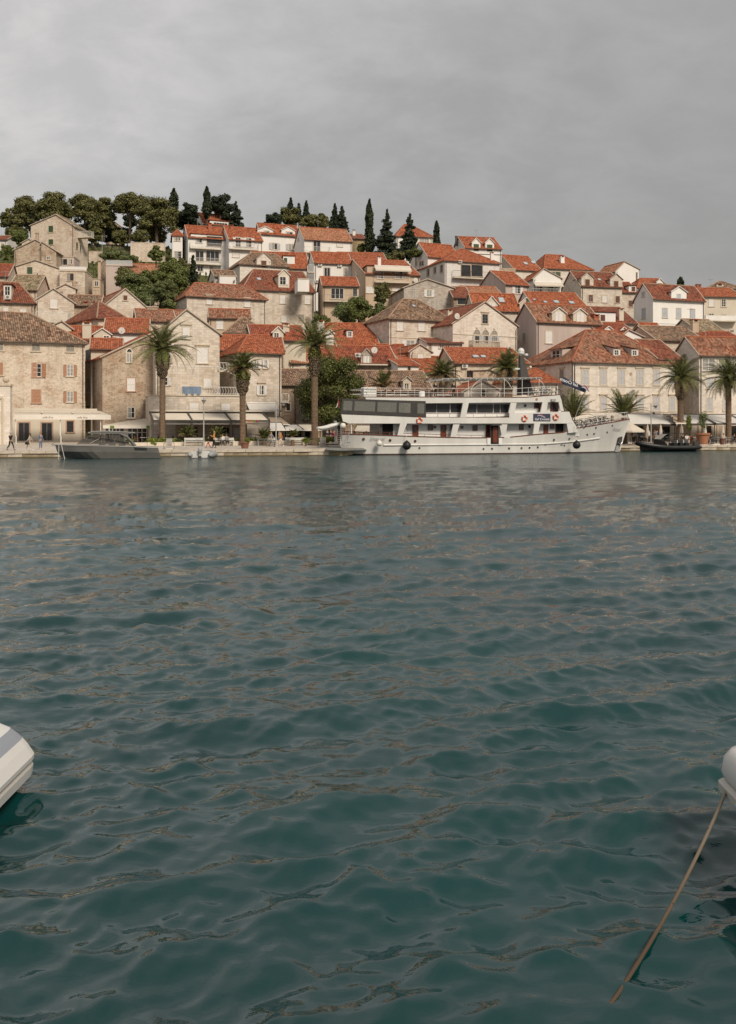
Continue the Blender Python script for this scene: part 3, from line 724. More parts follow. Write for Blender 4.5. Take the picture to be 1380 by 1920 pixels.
n1 = noise(t, mpn.outputs[0], 3.2, 4, .55, .6); n2 = noise(t, mpn.outputs[0], .9, 3, .5, .4); n3 = noise(t, mpn.outputs[0], 9.5, 3, .6, .5)
spx = N(t, 'ShaderNodeSeparateXYZ'); t.links.new(tcn.outputs['Object'], spx.inputs[0])
far = ramp(t, mathn(t, 'MULTIPLY', spx.outputs[1], .01), [(.04, .04), (.12, .07), (.25, .14), (.6, .5), (1.0, 1.0)])
t.links.new(ramp(t, mathn(t, 'MULTIPLY', spx.outputs[1], .01), [(.06, .02), (.2, .03), (.5, .08), (1.0, .15)]), b.inputs['Roughness'])     # ripples too small to see one by one
bn = N(t, 'ShaderNodeBump'); bn.inputs['Distance'].default_value = .22
t.links.new(far, bn.inputs['Strength'])
hh = mathn(t, 'ADD', mathn(t, 'MULTIPLY', n1.outputs[0], .5), mathn(t, 'MULTIPLY', n2.outputs[0], .8))
t.links.new(mathn(t, 'ADD', mathn(t, 'MULTIPLY', n3.outputs[0], .34), hh), bn.inputs['Height']); t.links.new(bn.outputs[0], b.inputs['Normal'])
MATS['sea_water'] = m
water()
H = House
# ================= top of the hill, left
h = H('A', 'weathered stone house with green shutters and a railed roof terrace, below the tall pines', 212, -12, 228, 548, 330, 'front', apex=(415, 250), yR=335, xS=650, wall='rubble', tile='tile_moss')
h.win((360, 330, 393, 377, 'c:g'), (360, 430, 393, 470, 'c:g')).swin((562, 450, 573, 498, 'c:g'), (590, 468, 598, 515, 'c:g'), (563, 560, 575, 610, 'd:w')).chim(405, 432, 252, 282, 'rubble', t=.4, cap='stone_trim')
h.balc(550, 668, 372, 412, 1.6, t=3.0)
H('A', 'white cottage with a rusty roof at the left edge under the pines', 225, 0, -70, 52, 432, 'side', ry=408, wall='plaster_white', tile='tile_rust', D=8).win((10, 460, 30, 500, 'g:w'))
H('A', 'small stone annex with a white gable, left of the weathered stone house', 208, 5, 162, 232, 458, 'front', apex=(215, 430), yR=445, D=8, wall='rubble', tile='tile_brown')
H('A', 'rough stone gable house with a chimney, in front of the weathered stone house', 197, 0, 105, 306, 512, 'front', apex=(262, 436), yR=462, D=10, wall='rubble_brown', tile='tile_moss').chim(262, 284, 382, 436, 'rubble_brown', t=1, cap='stone_trim')
H('A', 'low rough stone wing with one dark window right of the rough gable', 196, 2, 305, 415, 462, 'front', apex=(312, 455), yR=520, D=8, wall='rubble_brown', tile='tile_brown').win((347, 556, 370, 578, 'g:w'))
H('A', 'brown stone chapel half hidden among the pines on the hilltop', 262, 18, 808, 905, 345, 'front', apex=(845, 300), yR=345, D=16, wall='rubble_brown', tile='tile_moss').win((858, 360, 868, 380, 'k:w'))
h = H('A', 'wide stone house with a gable, green shutter and a flat-topped right half', 178, 6, 48, 445, 655, 'front', apex=(262, 588), yR=652, D=9, wall='rubble', tile='tile_moss', cat='house')
h.win((201, 634, 240, 686, 'c:g'), (260, 676, 284, 697, 'g:w'))
h = H('A', 'flat-roofed stone wing with a brown window, joined to the wide gabled stone house', 177.4, 6, 440, 628, 655, 'flat', D=8, wall='rubble')
h.win((498, 681, 544, 735, 'g:w:B')).balc(438, 640, 628, 656, .1, style='solid', slabm='stone_trim', t=0)
H('A', 'pink plastered lean-to under a white pergola beside the weathered stone house', 200, 4, 415, 548, 560, 'flat', D=5, wall='plaster_pink').win((430, 572, 500, 620, 'd:w'), (510, 575, 535, 612, 'g:w'))
h = H('A', 'pinkish plaster block with a glass balustrade on its flat roof', 186, 8, 783, 895, 618, 'flat', D=8, wall='plaster_pink', name='plastered_house')
h.balc(781, 980, 582, 616, .1, style='glass', slabm='plaster_pink', t=0).chim(725, 745, 592, 722, 'plaster_beige', t=1.0)
H('A', 'low house with a pinkish tiled roof among the bushes on the slope', 188, 14, 893, 1178, 678, 'side', ry=617, D=9, wall='rubble', tile='tile_pale')
H('A', 'ruined grey stone gable standing behind the pinkish plaster block', 195, 4, 742, 872, 618, 'front', apex=(800, 545), yR=600, D=3, wall='rubble_dark', tile='tile_moss')
H('A', 'beige garden shed with a pale door below the ruined gable', 180, 8, 683, 742, 725, 'flat', D=5, wall='plaster_beige').win((700, 738, 728, 776, 'd:w'))
# ================= top of the hill, middle
h = H('B', 'topmost orange-roofed house with a wide white dormer, standing behind the apartment block', 246, 25, 200, 462, 312, 'side', ry=252, xS=135, wall='plaster_white', tile='tile_orange', name='white_house')
h.dorm(250, 402, 275, 289, 338, 'f', (278, 303, 380, 338), st='g:w')
H('B', 'small white wing with an orange hip roof left of the apartment block', 223, 12, -27, 48, 400, 'hip', ry=362, D=8, wall='plaster_white', tile='tile_orange', name='white_house').win((-13, 412, 5, 440, 'g:w:1'), (8, 412, 30, 440, 'g:w:1'), (-12, 518, 40, 570, 'g:w'))
h = H('B', 'white three-storey apartment block with stacked balconies and an orange roof', 222, 19, 90, 392, 412, 'side', ry=340, xS=48, wall='plaster_white', tile='tile_orange', name='apartment_block', cat='apartment block')
h.dorm(110, 342, 375, 388, 412, 'f', None); h.chim(238, 262, 310, 345, 'brick_chimney', t=3)
h.win((148, 410, 192, 455, 'g:w:1'), (228, 405, 340, 478, 'k:w'), (145, 512, 205, 590, 'd:w'), (222, 512, 318, 590, 'd:w'), (158, 622, 200, 665, 'g:w:1'), (252, 630, 270, 662, 'g:w:1'))
h.balc(105, 342, 448, 488, .9).balc(105, 340, 560, 603, 1.0)
h = H('B', 'right half of the white apartment block with four white shuttered balcony doors', 221, 19, 392, 640, 428, 'side', ry=348, D=11, wall='plaster_white', tile='tile_orange', name='apartment_block', cat='apartment block')
h.win((440, 415, 478, 484, 'o:w'), (517, 418, 557, 486, 'o:w'), (418, 520, 466, 560, 'c:w')).balc(392, 612, 452, 493, .9).chim(402, 420, 325, 355, 'brick_chimney', t=4.5)
h = H('B', 'long white house with two projecting bays and grey window shutters below an orange roof', 227, 22, 618, 905, 378, 'side', ry=325, xS=590, wall='plaster_white', tile='tile_orange', name='white_house')
h.win((652, 366, 690, 403, 'g:w:1'), (815, 373, 863, 408, 'g:w:1'), (708, 457, 748, 503, 'o:s:1'), (833, 463, 873, 507, 'o:s:1'))
h.dorm(603, 718, 335, 356, 388, 'g', None).dorm(780, 880, 338, 360, 388, 'g', None)
h = H('B', 'white house with a pale orange roof and a small railed balcony on the ridge line', 219, 16, 948, 1302, 428, 'side', ry=355, xS=874, wall='plaster_white', tile='tile_pale', name='white_house')
h.win((1015, 438, 1068, 518, 'd:w'), (1190, 441, 1230, 482, 'c:w')).balc(952, 1140, 478, 520, 1.0).swin((900, 415, 910, 435, 'g:w'))
h = H('C', 'ochre house with a brown roof and a white chimney, left of the tall cypress', 229, 10, -75, 98, 342, 'side', ry=316, D=9, wall='plaster_ochre', tile='tile_rust', name='ochre_house')
h.chim(4, 24, 282, 318, 'plaster_white', t=3, cap='gutter')
h = H('C', 'white hilltop villa with an orange hip roof behind the dark firs', 250, 10, 330, 602, 325, 'hip', ry=247, D=13, r0=385, r1=430, wall='plaster_white', tile='tile_orange', name='white_villa', cat='villa')
h.win((502, 342, 532, 388, 'g:w:1'), (535, 342, 566, 388, 'g:w:1'), (580, 345, 598, 388, 'g:w:1')).balc(490, 690, 374, 415, 1.6, style='rail')
# ================= upper middle
h = H('B', 'orange-roofed house with a flat white dormer and a green shutter', 206, 8, 560, 978, 636, 'side', ry=530, D=13, wall='ashlar_pale', tile='tile_orange')
h.dorm(792, 878, 540, 552, 610, 'f', (797, 566, 822, 602), wall='plaster_white', st='c:g')
h = H('B', 'stone house with a mottled hip roof and a central gable with a dark brown shutter', 199, 22, 472, 830, 612, 'hip', ry=538, xS=325, r0=560, r1=790, wall='ashlar_pale', tile='tile_brown')
h.dorm(597, 703, 528, 572, 620, 'g', (630, 586, 667, 636), st='c:b', tile='tile_brown')
h = H('B', 'small stone house with a low white cube extension, between apartment block and dark red roof', 190, 22, 286, 445, 702, 'side', ry=665, xS=242, wall='ashlar_pale', tile='tile_brown')
h.swin((247, 738, 276, 770, 'k:w'))
H('B', 'low white cube extension under the small brown roof', 187, 12, 322, 442, 700, 'flat', D=7, wall='plaster_white', name='white_annex', cat='annex')
h = H('C', 'long white house with an orange roof and two air conditioners above the shrubs', 203, 9, -80, 262, 512, 'side', ry=455, D=12, wall='plaster_white', tile='tile_orange', name='white_house')
h = H('B', 'white terraced wing with stacked side balconies and air conditioners under the long orange roof', 197, 12, 1022, 1300, 602, 'side', ry=532, xS=972, wall='plaster_white', tile='tile_orange', name='white_house')
h.win((1095, 638, 1140, 712, 'd:w'), (1240, 640, 1262, 705, 'g:w')).ac((1064, 618), (1209, 624)).balc(976, 1024, 615, 668, 1.0).balc(976, 1024, 728, 780, 1.0).ac((1042, 741))
h = H('C', 'beige house with a cream awning over a balcony crowded with potted plants', 185, 12, 100, 503, 605, 'side', ry=512, xS=-75, wall='plaster_beige', tile='tile_orange', name='beige_house')
h.dorm(112, 436, 515, 546, 600, 'f', None, wall='plaster_beige'); h.win((190, 590, 232, 640, 'g:w'), (320, 590, 375, 640, 'g:w'), (105, 700, 160, 745, 'c:w'), (300, 708, 350, 730, 'c:w')).awn(165, 430, 545, 578, 1.2)
h.balc(174, 432, 622, 660, 1.1, style='rail').swin((22, 578, 40, 618, 'c:w'), (-52, 585, -40, 610, 'c:w')).chim(190, 212, 480, 512, 'plaster_white', t=5).dish(466, 655)
h = H('B', 'small beige house with wide balcony doors and a potted plant above the big shrub', 179, 9, 1085, 1352, 770, 'side', ry=714, D=8, wall='plaster_beige', tile='tile_orange', name='beige_house')
h.win((1146, 790, 1240, 868, 'd:w'), (1308, 792, 1338, 850, 'g:w:G'), (1175, 900, 1212, 938, 'g:w')).balc(1095, 1366, 836, 880, 1.1, style='rail', mat='metal_grey')
h = H('C', 'white house with an orange roof directly behind the pale brick house', 208, 24, 560, 800, 475, 'side', ry=395, xS=432, wall='plaster_white', tile='tile_orange', name='white_house')
h.swin((470, 515, 482, 545, 'g:w'), (500, 508, 530, 540, 'g:w'))
h = H('C', 'big pale brick house with huge dark glass balcony doors and an orange hip roof', 199, 20, 686, 1090, 505, 'hip', ry=433, xS=490, r0=800, r1=830, wall='brick_white', tile='tile_orange', name='brick_house')
h.win((806, 538, 876, 622, 'k:w'), (882, 538, 964, 622, 'k:w')).balc(755, 1030, 578, 626, 1.1, style='rail', mat='metal_dark').ac((797, 517))
h.swin((553, 566, 572, 618, 'g:w:B'), (605, 552, 622, 596, 'g:w:B'), (652, 538, 672, 590, 'g:w:B')).chim(1024, 1044, 448, 502, 'plaster_white', t=1.5)
h = H('C', 'white house with twin gabled dormers and dark green shutters on the skyline', 214, 12, 836, 1105, 412, 'side', ry=342, xS=736, wall='plaster_white', tile='tile_orange', name='white_house')
h.dorm(888, 950, 342, 372, 440, 'g', (898, 384, 938, 437), st='c:g').dorm(986, 1050, 345, 375, 440, 'g', (997, 388, 1038, 441), st='c:g').chim(764, 780, 328, 345, 'gutter', t=5, cap='gutter').band(455, .12, 'gutter')
h = H('C', 'low white cottage with a brown roof peeping behind the twin-dormer house', 226, 6, 1090, 1208, 515, 'hip', ry=485, D=8, wall='plaster_white', tile='tile_brown', name='white_house')
h.win((1112, 520, 1160, 552, 'g:w'))
h = H('D', 'broad stone villa with a bright orange hip roof, green shutters and a tall white chimney', 220, 14, 78, 402, 228, 'hip', ry=147, D=15, r0=82, r1=195, wall='ashlar_pale', tile='tile_orange')
h.win((112, 254, 148, 298, 'c:g'), (150, 254, 184, 298, 'c:g'), (244, 244, 272, 264, 'c:g')).chim(183, 208, 146, 208, 'plaster_white', t=3.2).sky((-10, 176, 20, 192))
h = H('C', 'orange hip roof wing of the broad villa with two skylights', 214, 20, 1200, 1400, 572, 'side', ry=482, D=12, wall='ashlar_pale', tile='tile_orange')
h.sky((1262, 518, 1304, 540), (1318, 510, 1360, 532))
h = H('D', 'white gabled house with a cream awning above a railed balcony', 195, 8, 0, 188, 298, 'front', apex=(70, 236), yR=300, D=11, wall='plaster_white', tile='tile_orange', name='white_house')
h.win((22, 346, 60, 392, 'g:w'), (98, 350, 136, 396, 'g:w'), (150, 350, 162, 392, 'g:w')).awn(0, 192, 325, 348, 1.3).balc(-10, 180, 366, 400, 1.2, style='rail')
h = H('C', 'mauve plastered house with an orange roof and one white-shuttered window', 187, 22, 1136, 1308, 682, 'side', ry=602, xS=918, wall='plaster_pink', tile='tile_orange', name='plastered_house')
h.win((1204, 692, 1244, 750, 'o:w'))
h = H('D', 'stone house with two brown-shuttered gables rising from its front wall', 193, 14, 325, 604, 350, 'side', ry=262, xS=186, wall='ashlar', tile='tile_rust', ov=.25)
h.dorm(328, 410, 258, 292, 352, 'g', (353, 304, 383, 348), st='c:b').dorm(524, 606, 268, 302, 352, 'g', (548, 316, 578, 359), st='c:b')
h.win((376, 411, 405, 456, 'c:b'), (470, 417, 498, 460, 'c:w'), (559, 419, 588, 464, 'c:b')).sky((434, 298, 462, 316))
H('D', 'blank white gabled block on the skyline with one slit window', 228, 22, 560, 718, 250, 'front', apex=(622, 188), yR=238, xS=425, wall='plaster_white', tile='tile_pale', name='white_block').win((700, 258, 707, 312, 'k:w'))
h = H('D', 'stone house with a red roof and brown shutters right of the twin gables', 200, 8, 603, 716, 392, 'side', ry=330, D=10, wall='ashlar', tile='tile_red')
h.dorm(650, 700, 333, 348, 392, 'f', (668, 354, 694, 386), st='c:b', wall='plaster_white').win((648, 448, 677, 491, 'c:b'))
h = H('D', 'skyline house with an orange hip roof and a green-shuttered dormer', 216, 10, 712, 928, 362, 'hip', ry=304, D=11, r0=728, r1=868, wall='plaster_white', tile='tile_orange', name='white_house')
h.dorm(840, 884, 302, 322, 362, 'g', (848, 330, 876, 356), st='c:g')
H('D', 'brown-roofed hall with a pale roof lantern on the right skyline', 214, -4, 1180, 1420, 372, 'hip', ry=322, D=14, r0=1262, r1=1282, wall='plaster_cream', tile='tile_brown').chim(1244, 1288, 338, 372, 'plaster_cream', t=2)
# ================= middle band
h = H('B', 'large stone house under a dark red tiled roof with a white gabled dormer', 178, 20, 500, 1020, 795, 'hip', ry=668, xS=375, r0=572, r1=960, wall='ashlar', tile='tile_rust', cornice=True)
h.dorm(757, 838, 655, 690, 785, 'g', (768, 706, 810, 762), wall='plaster_cream', st='r:w').sky((592, 708, 634, 738))
h.win((768, 840, 808, 902, 'c:w:L'), (952, 843, 992, 905, 'c:w:L'), (780, 992, 818, 1040, 'c:w'), (905, 985, 945, 1040, 'c:x')).swin((424, 735, 436, 745, 'g:w'))
H('B', 'white roof terrace wing at the right end of the dark red roof', 176, 12, 900, 985, 722, 'flat', D=4, wall='plaster_white', hang=2.2, name='white_annex', cat='annex')
h = H('B', 'long low stone house with a brown tiled hip roof and two white shutters', 166, 24, 80, 665, 845, 'hip', ry=770, xS=-25, r0=140, r1=520, wall='ashlar', tile='tile_mixed', down=6)
h.win((226, 849, 264, 906, 'c:w:L'), (506, 860, 548, 926, 'c:w'))
h = H('B', 'narrow house with an orange tiled roof and white shutters below the long stone house', 157, 10, 245, 552, 1008, 'side', ry=952, D=6, wall='plaster_beige', tile='tile_mixed', name='narrow_house')
h.win((300, 1020, 348, 1090, 'c:w'))
h = H('C', 'stone gable house with one open white-shuttered window in mid slope', 177, 12, 384, 752, 712, 'front', apex=(556, 650), yR=715, xS=282, wall='ashlar_grey', tile='tile_brown')
h.win((552, 723, 588, 774, 'o:w'))
h = H('C', 'brown roof with a dark opening beneath, behind the gabled row', 176, 8, 752, 880, 780, 'side', ry=708, D=9, wall='rubble_dark', tile='tile_rust')
h.win((780, 786, 850, 830, 'k:w'))
H('C', 'light orange roof of a low house in the middle of the slope', 180, 10, 850, 1115, 765, 'side', ry=706, D=10, wall='rubble', tile='tile_pale')
h = H('C', 'orange-roofed row house with a small white gable and a skylight', 164, 12, 905, 1240, 868, 'side', ry=760, xS=830, wall='ashlar', tile='tile_orange')
h.dorm(985, 1082, 775, 830, 842, 'g', (1010, 822, 1055, 842), wall='plaster_cream', st='c:w').sky((1074, 782, 1132, 818)).dorm(1240, 1330, 785, 825, 860, 'g', None, wall='plaster_cream')
h = H('D', 'orange-roofed row house with four tilted skylights', 163, 10, 10, 366, 492, 'side', ry=402, D=11, wall='plaster_white', tile='tile_orange', name='plastered_house')
h.sky((-8, 430, 18, 458), (64, 446, 98, 474), (132, 443, 180, 474), (236, 450, 284, 478))
h = H('D', 'mauve house with a mottled roof and two gabled dormers with closed white shutters', 150, 22, 22, 462, 588, 'side', ry=490, xS=-130, wall='plaster_pink', tile='tile_mixed', name='plastered_house')
h.dorm(128, 220, 500, 532, 586, 'g', (152, 530, 194, 586), wall='plaster_cream', st='c:w').dorm(272, 362, 506, 538, 590, 'g', (298, 536, 338, 588), wall='plaster_cream', st='c:w')
h.win((84, 655, 126, 738, 'c:w')).chim(404, 440, 545, 590, 'brick_chimney', t=1)
h.swin((-72, 668, -52, 728, 'c:x'), (-112, 690, -100, 720, 'g:w'))
h = H('D', 'house with a rusty roof, a white roof terrace and a tall pale chimney', 165, 12, 366, 706, 598, 'side', ry=500, D=13, wall='ashlar', tile='tile_rust')
h.dorm(400, 560, 516, 528, 592, 'f', (456, 545, 488, 588), wall='plaster_white', st='c:b').chim(580, 610, 505, 600, 'plaster_cream', t=1.0)
h = H('D', 'big white house with a brown roof, pale blue shutters and a central front gable', 168, 20, 815, 1165, 432, 'side', ry=352, xS=684, wall='plaster_white', tile='tile_rust', name='white_house')
h.dorm(940, 1043, 356, 388, 440, 'g', (977, 403, 1003, 452), st='c:l').win((880, 501, 910, 564, 'c:l'), (975, 503, 1003, 568, 'c:l'), (1070, 508, 1098, 573, 'c:l'))
h.swin((741, 392, 755, 420, 'c:l'), (741, 503, 762, 568, 'c:l')).band(600, .1, 'plaster_white')
h = H('D', 'cream house with an orange roof and a covered loggia at the right edge', 176, 6, 1150, 1420, 420, 'side', ry=372, D=9, wall='plaster_cream', tile='tile_orange', name='cream_house')
h.win((1195, 436, 1228, 488, 'c:w'), (1281, 439, 1311, 491, 'g:w'), (1195, 538, 1228, 580, 'g:w'), (1283, 543, 1313, 582, 'g:w')).balc(1172, 1400, 548, 582, 1.4, style='solid').chim(1108, 1137, 341, 372, 'brick_chimney', t=4)
h = H('D', 'small rough stone gable with a mossy roof at the right edge', 150, 16, 1122, 1300, 660, 'side', ry=588, D=8, wall='rubble', tile='tile_moss')
h.win((1338, 645, 1364, 668, 'g:w'))
H('D', 'mossy brown roof between the white house and the big hotel roof', 144, 12, 838, 1158, 718, 'side', ry=634, D=11, wall='rubble', tile='tile_brown').chim(1076, 1118, 580, 665, 'plaster_beige', t=4)
h = H('D', 'white gabled cottage with a red roof behind the hotel', 148, 20, 790, 916, 702, 'side', ry=612, xS=640, wall='plaster_white', tile='tile_orange', name='white_house')
H('D', 'small white gable with a red lean-to roof right behind the hotel ridge', 144, 12, 605, 745, 690, 'front', apex=(648, 655), yR=700, D=8, wall='plaster_white', tile='tile_orange', name='white_house')
h = H('D', 'red-roofed house with two tiny gabled dormers behind the hotel', 152, 12, 440, 690, 665, 'side', ry=612, D=8, wall='plaster_white', tile='tile_red', name='white_house')
h.dorm(490, 535, 628, 645, 664, 'g', None).dorm(592, 640, 632, 655, 672, 'g', None)
H('D', 'dark red roof sloping down beside the hotel', 137, 20, 845, 1010, 845, 'side', ry=728, D=10, wall='rubble', tile='tile_rust')
H('D', 'bright orange roof wedged behind the right slope of the hotel', 143, 14, 690, 965, 805, 'side', ry=718, D=10, wall='rubble', tile='tile_orange')
H('D', 'plain red roof of a low house at the right edge', 146, 8, 1165, 1420, 715, 'side', ry=668, D=8, wall='plaster_white', tile='tile_red', name='white_house')
# ---- left middle
h = H('A', 'stone house with a brown roof and a tall white dormer window at the left edge', 146, 12, -260, 250, 885, 'hip', ry=752, D=11, r0=-200, r1=140, wall='rubble', tile='tile_rust', down=6)
h.dorm(26, 84, 742, 765, 878, 'f', (36, 778, 74, 840), wall='plaster_cream', st='g:w').win((148, 942, 192, 988, 'c:w'), (-60, 940, -10, 990, 'c:w'), (26, 930, 60, 985, 'c:w')).ac((62, 858))
H('A', 'low mossy roof behind the tall white dormer', 158, 6, 60, 272, 800, 'side', ry=702, D=11, wall='rubble', tile='tile_moss')
H('A', 'striped red roof corner at the far left edge', 168, 10, -120, 58, 698, 'side', ry=618, D=11, wall='rubble', tile='tile_red')
h = H('A', 'stone gable house with a white balcony and pink towels hanging on the rail', 149, 26, 262, 548, 882, 'front', apex=(393, 800), yR=905, D=12, wall='ashlar', tile='tile_mixed')
h.win((372, 869, 422, 936, 'c:w')).balc(262, 520, 962, 1030, 1.3)
h = H('A', 'little stone gable with an orange roof slope and a tall stone chimney', 160, 24, 400, 560, 805, 'front', apex=(482, 765), yR=800, D=8, wall='ashlar', tile='tile_orange')
h.chim(536, 572, 742, 830, 'rubble_brown', t=1, cap='stone_trim').win((430, 815, 465, 838, 'g:w:B'))
h = H('A', 'long brown roof with two small brick chimneys in the left middle', 156, 10, 480, 740, 915, 'side', ry=848, D=9, wall='rubble_brown', tile='tile_brown')
h.chim(618, 650, 892, 925, 'brick_chimney', t=0.8).chim(688, 706, 892, 922, 'brick_chimney', t=0.8)
h = H('A', 'stone gable house with a brown attic window and an orange left roof slope', 153, 30, 782, 1085, 912, 'front', apex=(925, 800), yR=938, D=13, wall='ashlar', tile='tile_mixed')
h.win((912, 844, 940, 879, 'c:b'), (980, 951, 1022, 1010, 'c:w')).dish(1038, 955)
H('A', 'low plaster block right of the stone gable below the shrubs', 152, 10, 1085, 1168, 930, 'flat', D=5, wall='plaster_brown', name='annex', cat='annex')
h = H('A', 'stone house with a brown pyramid roof seen corner-on', 139, 40, 725, 945, 1010, 'hip', ry=905, xS=478, r0=730, r1=735, wall='rubble', tile='tile_rust', down=5)
h.swin((530, 1040, 566, 1085, 'c:x')).win((866, 1018, 905, 1034, 'g:w'))
H('A', 'stone house with a mottled roof running behind the left palm crown', 146, 16, 1015, 1300, 1030, 'side', ry=955, D=12, wall='rubble', tile='tile_mixed')
H('B', 'plain brown plastered wall house at the left of the long stone house', 158, 10, -40, 70, 1000, 'side', ry=962, D=7, wall='plaster_brown', tile='tile_mixed')
h = H('E', 'orange-roofed house with a round satellite dish behind the front row', 131, 12, 770, 1100, 130, 'side', ry=38, D=12, wall='plaster_white', tile='tile_orange', name='white_house')
h.dish(900, 120)
h = H('E', 'red-roofed house with a gabled dormer and a tall white chimney house on top', 129, 14, 500, 850, 185, 'side', ry=95, D=11, wall='plaster_cream', tile='tile_orange', name='cream_house')
h.dorm(692, 820, 106, 145, 186, 'g', (766, 158, 806, 182), st='g:w').chim(610, 676, 55, 190, 'plaster_cream', t=.6, cap='tile_orange')
H('E', 'small white gable with a brown roof edge left of the chimney house', 131, 24, 372, 528, 92, 'front', apex=(455, 55), yR=108, D=10, wall='plaster_cream', tile='tile_orange', name='cream_house')
H('E', 'low wing with a bright red corrugated tile roof between the two front stone houses', 122.5, 14, 672, 905, 252, 'side', ry=187, D=7, wall='plaster_cream', tile='tile_orange', name='cream_house')
h = H('B', 'brown pyramid-roofed stone house behind the terrace house', 139, 14, 370, 670, 1120, 'hip', ry=1008, D=13, r0=490, r1=495, wall='rubble', tile='tile_brown')
h = H('F', 'red-roofed house with a white gabled dormer behind the middle palm', 136, 12, 560, 960, 185, 'side', ry=88, D=10, wall='plaster_cream', tile='tile_red', name='cream_house')
h.dorm(715, 795, 92, 130, 170, 'g', (725, 136, 760, 165), st='g:w').chim(790, 835, 68, 85, 'plaster_cream', t=3)
H('F', 'long orange roof joining the terrace house and the shuttered tower house', 131, 10, 325, 800, 262, 'side', ry=160, D=11, wall='rubble_brown', tile='tile_orange')
h = H('F', 'bright orange roof with a small white dormer below the big shrub', 148, 8, 1120, 1500, 222, 'side', ry=72, D=15, wall='plaster_white', tile='tile_orange', name='white_house')
h.dorm(1262, 1306, 105, 118, 168, 'f', (1272, 126, 1298, 158), st='g:w').chim(1045, 1095, 45, 95, 'plaster_white', t=3)
h = H('F', 'white dormered house behind the crown of the tall middle palm', 141, 10, 900, 1180, 235, 'side', ry=150, D=9, wall='plaster_white', tile='tile_red', name='white_house')
h.dorm(1110, 1165, 112, 140, 225, 'g', (1120, 160, 1150, 210), st='c:w')
H('F', 'pale stone house with a faded orange roof behind the tall middle palm', 137, 20, 850, 1125, 348, 'side', ry=238, xS=775, wall='ashlar', tile='tile_pale')
h = H('G', 'stone house with a red roof, a gabled roof door and a railed terrace', 136, 10, -60, 575, 285, 'side', ry=140, D=12, wall='ashlar_grey', tile='tile_red')
h.dorm(262, 356, 160, 208, 285, 'g', (285, 215, 335, 284), st='c:w').ac((232, 212)).balc(215, 492, 215, 285, 1.2, style='rail', mat='metal_dark', t=-.02).dish(372, 170)
h.win((150, 300, 176, 340, 'k:w'), (218, 292, 250, 345, 'd:w:B'))
h = H('G', 'red-roofed house with a stone gable wing right of the terrace roof', 142, 10, 460, 700, 250, 'side', ry=128, D=12, wall='rubble', tile='tile_red')
h = H('G', 'low stone gable with small white shutters above the orange roofs', 141, 22, 685, 866, 182, 'front', apex=(768, 126), yR=188, D=9, wall='ashlar', tile='tile_orange')
h.win((752, 202, 795, 238, 'c:w'))
h = H('G', 'white cottage with a flat brown tile roof and wide white windows', 145, 10, 828, 1136, 106, 'side', ry=76, xS=795, wall='plaster_white', tile='tile_rust', name='white_house')
h.win((848, 120, 868, 185, 'c:x'), (940, 122, 978, 150, 'g:w'), (986, 124, 1026, 152, 'g:w'), (1034, 126, 1074, 154, 'g:w'))
h = H('G', 'low stone house with an orange roof slope left of the two-skylight roof', 136, 18, 680, 1060, 358, 'side', ry=232, D=11, wall='rubble', tile='tile_orange')
h = H('G', 'stone house with an orange roof and two side-by-side skylights', 133, 8, 1062, 1620, 280, 'side', ry=160, xS=905, wall='rubble', tile='tile_orange')
h.sky((1215, 206, 1285, 244), (1285, 206, 1348, 244)).ac((1155, 306)).win((1172, 342, 1224, 404, 'd:w:B'))
h = H('G', 'small white house with a dark doorway between orange roofs', 134, 14, 580, 760, 300, 'side', ry=262, D=8, wall='plaster_white', tile='tile_orange', name='white_house')
h.win((666, 306, 686, 352, 'k:w'))
h = H('G', 'long mottled brown roof with one small stone dormer, behind the ship', 124, 8, 120, 880, 520, 'side', ry=358, D=14, wall='rubble_dark', tile='tile_brown', base=1.0)
h.dorm(624, 694, 400, 430, 515, 'g', (638, 456, 672, 502), wall='ashlar', st='g:w')
h = H('H', 'stone gable with a brown door behind the ship canopy', 123, 10, -140, 170, 530, 'front', apex=(20, 440), yR=520, D=9, wall='ashlar', tile='tile_orange', base=1.0)
h.win((12, 510, 58, 560, 'd:w:B'))
h = H('H', 'stone house with a bright orange hip roof left of the hotel, behind the mast', 129, 6, 190, 672, 448, 'hip', ry=335, xS=None, D=11, r0=205, r1=480, wall='ashlar_pale', tile='tile_orange', base=1.0)
h.win((288, 475, 350, 545, 'c:s'), (520, 480, 574, 545, 'c:s'))
h = H('H', 'rough stone wall house with a bent roof edge left of the radar palm', 133, 8, -60, 200, 350, 'front', apex=(85, 345), yR=400, D=9, wall='rubble_brown', tile='tile_brown')
H('H', 'orange-roofed wing joining the hotel on its left', 138, 14, 60, 420, 280, 'side', ry=170, D=12, wall='ashlar_pale', tile='tile_orange')
# ---- stone houses of the second row
h = H('C', 'square stone house with a mottled hip roof and three closed white shutters', 148, 24, 275, 742, 930, 'hip', ry=806, xS=98, r0=378, r1=485, wall='ashlar', tile='tile_brown', down=6)
h.win((332, 952, 376, 1022, 'c:w'), (491, 955, 537, 1024, 'c:w'), (645, 958, 693, 1028, 'c:w'), (400, 1095, 460, 1140, 'o:w')).sky((440, 834, 470, 854)).chim(704, 735, 872, 910, 'plaster_cream', t=.6)
h.band(1072, .12)
h = H('C', 'ornate stone gable house with a triple arched window and a stone balcony', 146, 28, 745, 1220, 975, 'front', apex=(982, 820), yR=995, D=14, wall='ashlar_pale', tile='tile_rust', down=6)
h.win((962, 902, 1003, 972, 'g:s:LG')); h.dish(765, 920)
for x0_, x1_ in ((908, 940), (972, 1004), (1036, 1068)): h.win((x0_, 1062, x1_, 1120, 'o:s:G1'))
